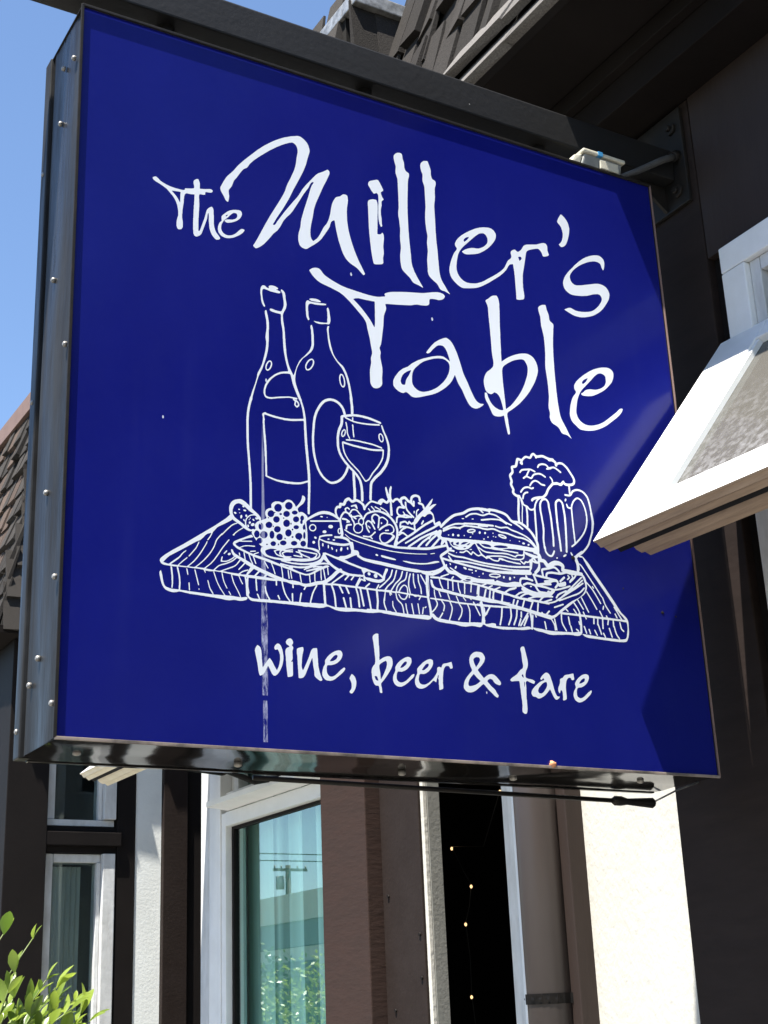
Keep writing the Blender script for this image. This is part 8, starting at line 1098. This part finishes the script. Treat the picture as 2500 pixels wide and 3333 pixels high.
def branch(base, tip, nl, start=.25, droop=.0, spread=.8):
    base, tip = Vector(base), Vector(tip); pts = []
    side = Vector((random.uniform(-1, 1), random.uniform(-1, 1), 0)) * .02
    for i in range(7):
        t = i / 6; pts.append(base.lerp(tip, t) + side * math.sin(t * 3.1) + Vector((0, 0, droop * math.sin(t * math.pi))))
    bm = BM(); tube(bm, pts, [.0035 - .0022 * i / 6 for i in range(7)], 6); obj("branch", bm, M['stem'], SH, True)
    for k in range(nl):
        t = start + (1 - start) * k / max(1, nl - 1); i = min(5, int(t * 6)); p = pts[i].lerp(pts[i + 1], t * 6 - i); ax = (pts[i + 1] - pts[i]).normalized()
        ang = k * 2.4 + random.uniform(-.4, .4); o1 = ax.orthogonal().normalized(); o2 = ax.cross(o1)
        leaf_at(p, ax * random.uniform(.5, 1.1) + (o1 * math.cos(ang) + o2 * math.sin(ang)) * spread * random.uniform(.6, 1.1) + Vector((0, 0, .25)))
    leaf_at(pts[-1], (pts[-1] - pts[-2]))
root = (.98, 3.52, .1)
for b_, t_, n_ in (((.90, 3.5, 1.50), (1.055, 3.5, 1.80), 5), ((.86, 3.5, 1.55), (.975, 3.47, 1.81), 5), ((.92, 3.55, 1.45), (1.115, 3.5, 1.685), 11), ((.95, 3.5, 1.45), (1.20, 3.5, 1.605), 10),
                   ((.95, 3.52, 1.42), (1.05, 3.47, 1.66), 11), ((.90, 3.45, 1.42), (1.0, 3.45, 1.665), 10), ((.96, 3.5, 1.40), (1.14, 3.45, 1.59), 11), ((.9, 3.5, 1.40), (1.08, 3.52, 1.60), 11),
                   ((1.0, 3.5, 1.38), (1.22, 3.54, 1.56), 10), ((.9, 3.5, 1.40), (.97, 3.5, 1.62), 10), ((.98, 3.5, 1.36), (1.10, 3.42, 1.55), 10), ((.95, 3.5, 1.36), (1.03, 3.5, 1.57), 10), ((1.02, 3.55, 1.34), (1.17, 3.58, 1.53), 10),
                   ((.88, 3.42, 1.50), (1.13, 3.38, 1.645), 11), ((.9, 3.38, 1.45), (1.16, 3.36, 1.57), 11), ((.86, 3.46, 1.52), (1.04, 3.44, 1.655), 10), ((.9, 3.5, 1.5), (1.17, 3.52, 1.655), 9), ((.95, 3.42, 1.42), (1.19, 3.42, 1.545), 10),
                   ((.9, 3.45, 1.45), (.99, 3.42, 1.72), 10), ((.95, 3.45, 1.42), (1.06, 3.40, 1.70), 11), ((.98, 3.48, 1.42), (1.10, 3.44, 1.655), 11), ((1.0, 3.5, 1.38), (1.17, 3.47, 1.625), 10), ((.9, 3.4, 1.36), (1.02, 3.38, 1.62), 10),
                   ((.8, 3.5, 1.4), (.9, 3.45, 1.66), 9), ((.8, 3.5, 1.3), (.85, 3.55, 1.6), 9)):
    branch(b_, t_, n_)
for b_ in ((.90, 3.5, 1.50), (.86, 3.5, 1.5), (.95, 3.5, 1.44), (1.0, 3.5, 1.36), (.8, 3.5, 1.4)):
    bm = BM(); tube(bm, [root, Vector(root).lerp(Vector(b_), .6) + Vector((.02, .02, 0)), b_], [.012, .008, .0035], 7); obj("stem", bm, M['stem'], SH, True)

bm = BM(); lm_ = LM[0]
for k in range(900):
    a_ = random.uniform(0, 6.283); r_ = .27 * math.sqrt(random.random()); z_ = random.uniform(.12, 1.42); c = Vector((.92 + r_ * math.cos(a_), 3.5 + r_ * math.sin(a_), z_))
    d = Vector((math.cos(a_) + random.uniform(-.6, .6), math.sin(a_) + random.uniform(-.6, .6), random.uniform(-.2, .9))).normalized(); q = d.cross(Vector((0, 0, 1))).normalized()
    bm.faces.new([bm.verts.new(c + t * .055 * d + q * u * .012) for t, u in ((0, 0), (.45, 1), (1, 0), (.45, -1))])
obj("foliage", bm, M['leaf'], SH)["kind"] = "stuff"

# ------------------------------------------------------------------ across the street (seen in the glass)
Q = thing("shop_building", (-9.2, 30, 0), "low cream shop across the street, seen mirrored in the big window", "building")
obj("wall", bx(-16, -9.3, 12, 60, -.1, 3.0), M['shop'], Q); obj("parapet", bx(-16, -9.2, 12, 60, 3.55, 4.15), M['shop'], Q)
obj("fascia", bx(-16, -9.26, 12, 60, 3.02, 3.54), M['shop_grey'], Q)
for k in range(9):
    y = 13 + k * 5
    f = obj("window", bx(-9.28, -9.22, y, y + 3.2, .6, 2.7), M['shop_grey'], Q); obj("pane", bx(-9.215, -9.205, y + .15, y + 3.05, .75, 2.55), M['glass_dark'], f)
U = thing("utility_pole", (-30.6, 72, 0), "grey power pole with crossarm and transformer, seen mirrored in the big window", "utility pole")
bm = BM(); tube(bm, [(-30.6, 72, -.2), (-30.6, 72, 9.45)], [.2, .15], 12); obj("pole", bm, M['wood_pole'], U)
obj("crossarm", bx(-31.7, -29.6, 71.80, 71.88, 9.12, 9.27), M['wood_pole'], U)
bm = BM(); tube(bm, [(-30.05, 71.9, 8.15), (-30.05, 71.9, 8.85)], .24, 14); obj("transformer", bm, M['grey_metal'], U)
for x in (-31.6, -31.1, -30.1, -29.7):
    bm = BM(); tube(bm, [(x, 71.84, 9.271), (x, 71.84, 9.42)], .05, 8); obj("insulator", bm, M['grey_metal'], U)
for z, lab in ((9.92, "upper power line passing the grey pole, mirrored in the big window"), (9.55, "lower power line passing the grey pole, mirrored in the big window")):
    bm = BM(); tube(bm, [(-75 + t * 10, 71.5, z - .006 * (t - 4.5) ** 2 + .02 * t) for t in range(11)], .03, 6)
    tag(obj("power_line", bm, M['black']), lab, "power line", None)
def hedge_tree(x, y, h, r, lab, n=1000):
    t = thing("street_tree", (x, y, 0), lab, "tree", "young trees across the street")
    bm = BM(); tube(bm, [(x, y, -.05), (x + .05, y, h * .5), (x, y + .05, h * .8)], [.08, .06, .03], 8); obj("trunk", bm, M['wood_pole'], t)
    bm = BM()
    for k in range(n):
        u_ = Vector((random.gauss(0, 1), random.gauss(0, 1), random.gauss(0, 1))).normalized() * (random.random() ** .4) * random.choice((1, 1, .8, 1.1)); c = Vector((x, y, h * .62)) + Vector((u_.x * r, u_.y * r, u_.z * h * .40))
        a = Vector((random.uniform(-1, 1), random.uniform(-1, 1), random.uniform(-1, 1))).normalized() * random.uniform(.05, .08); b_ = a.orthogonal().normalized() * random.uniform(.025, .04)
        bm.faces.new([bm.verts.new(c + q) for q in (-a, b_, a, -b_)])
    obj("crown", bm, M['leaf'], t)
hedge_tree(-7.9, 25.2, 2.7, 1.2, "bushy young street tree nearest the window's reflection, left of its neighbour")
hedge_tree(-8.1, 28.6, 3.0, 1.3, "taller bushy street tree in front of the cream shop", 1200)
hedge_tree(-7.9, 32.0, 2.6, 1.2, "far bushy street tree at the end of the short row")
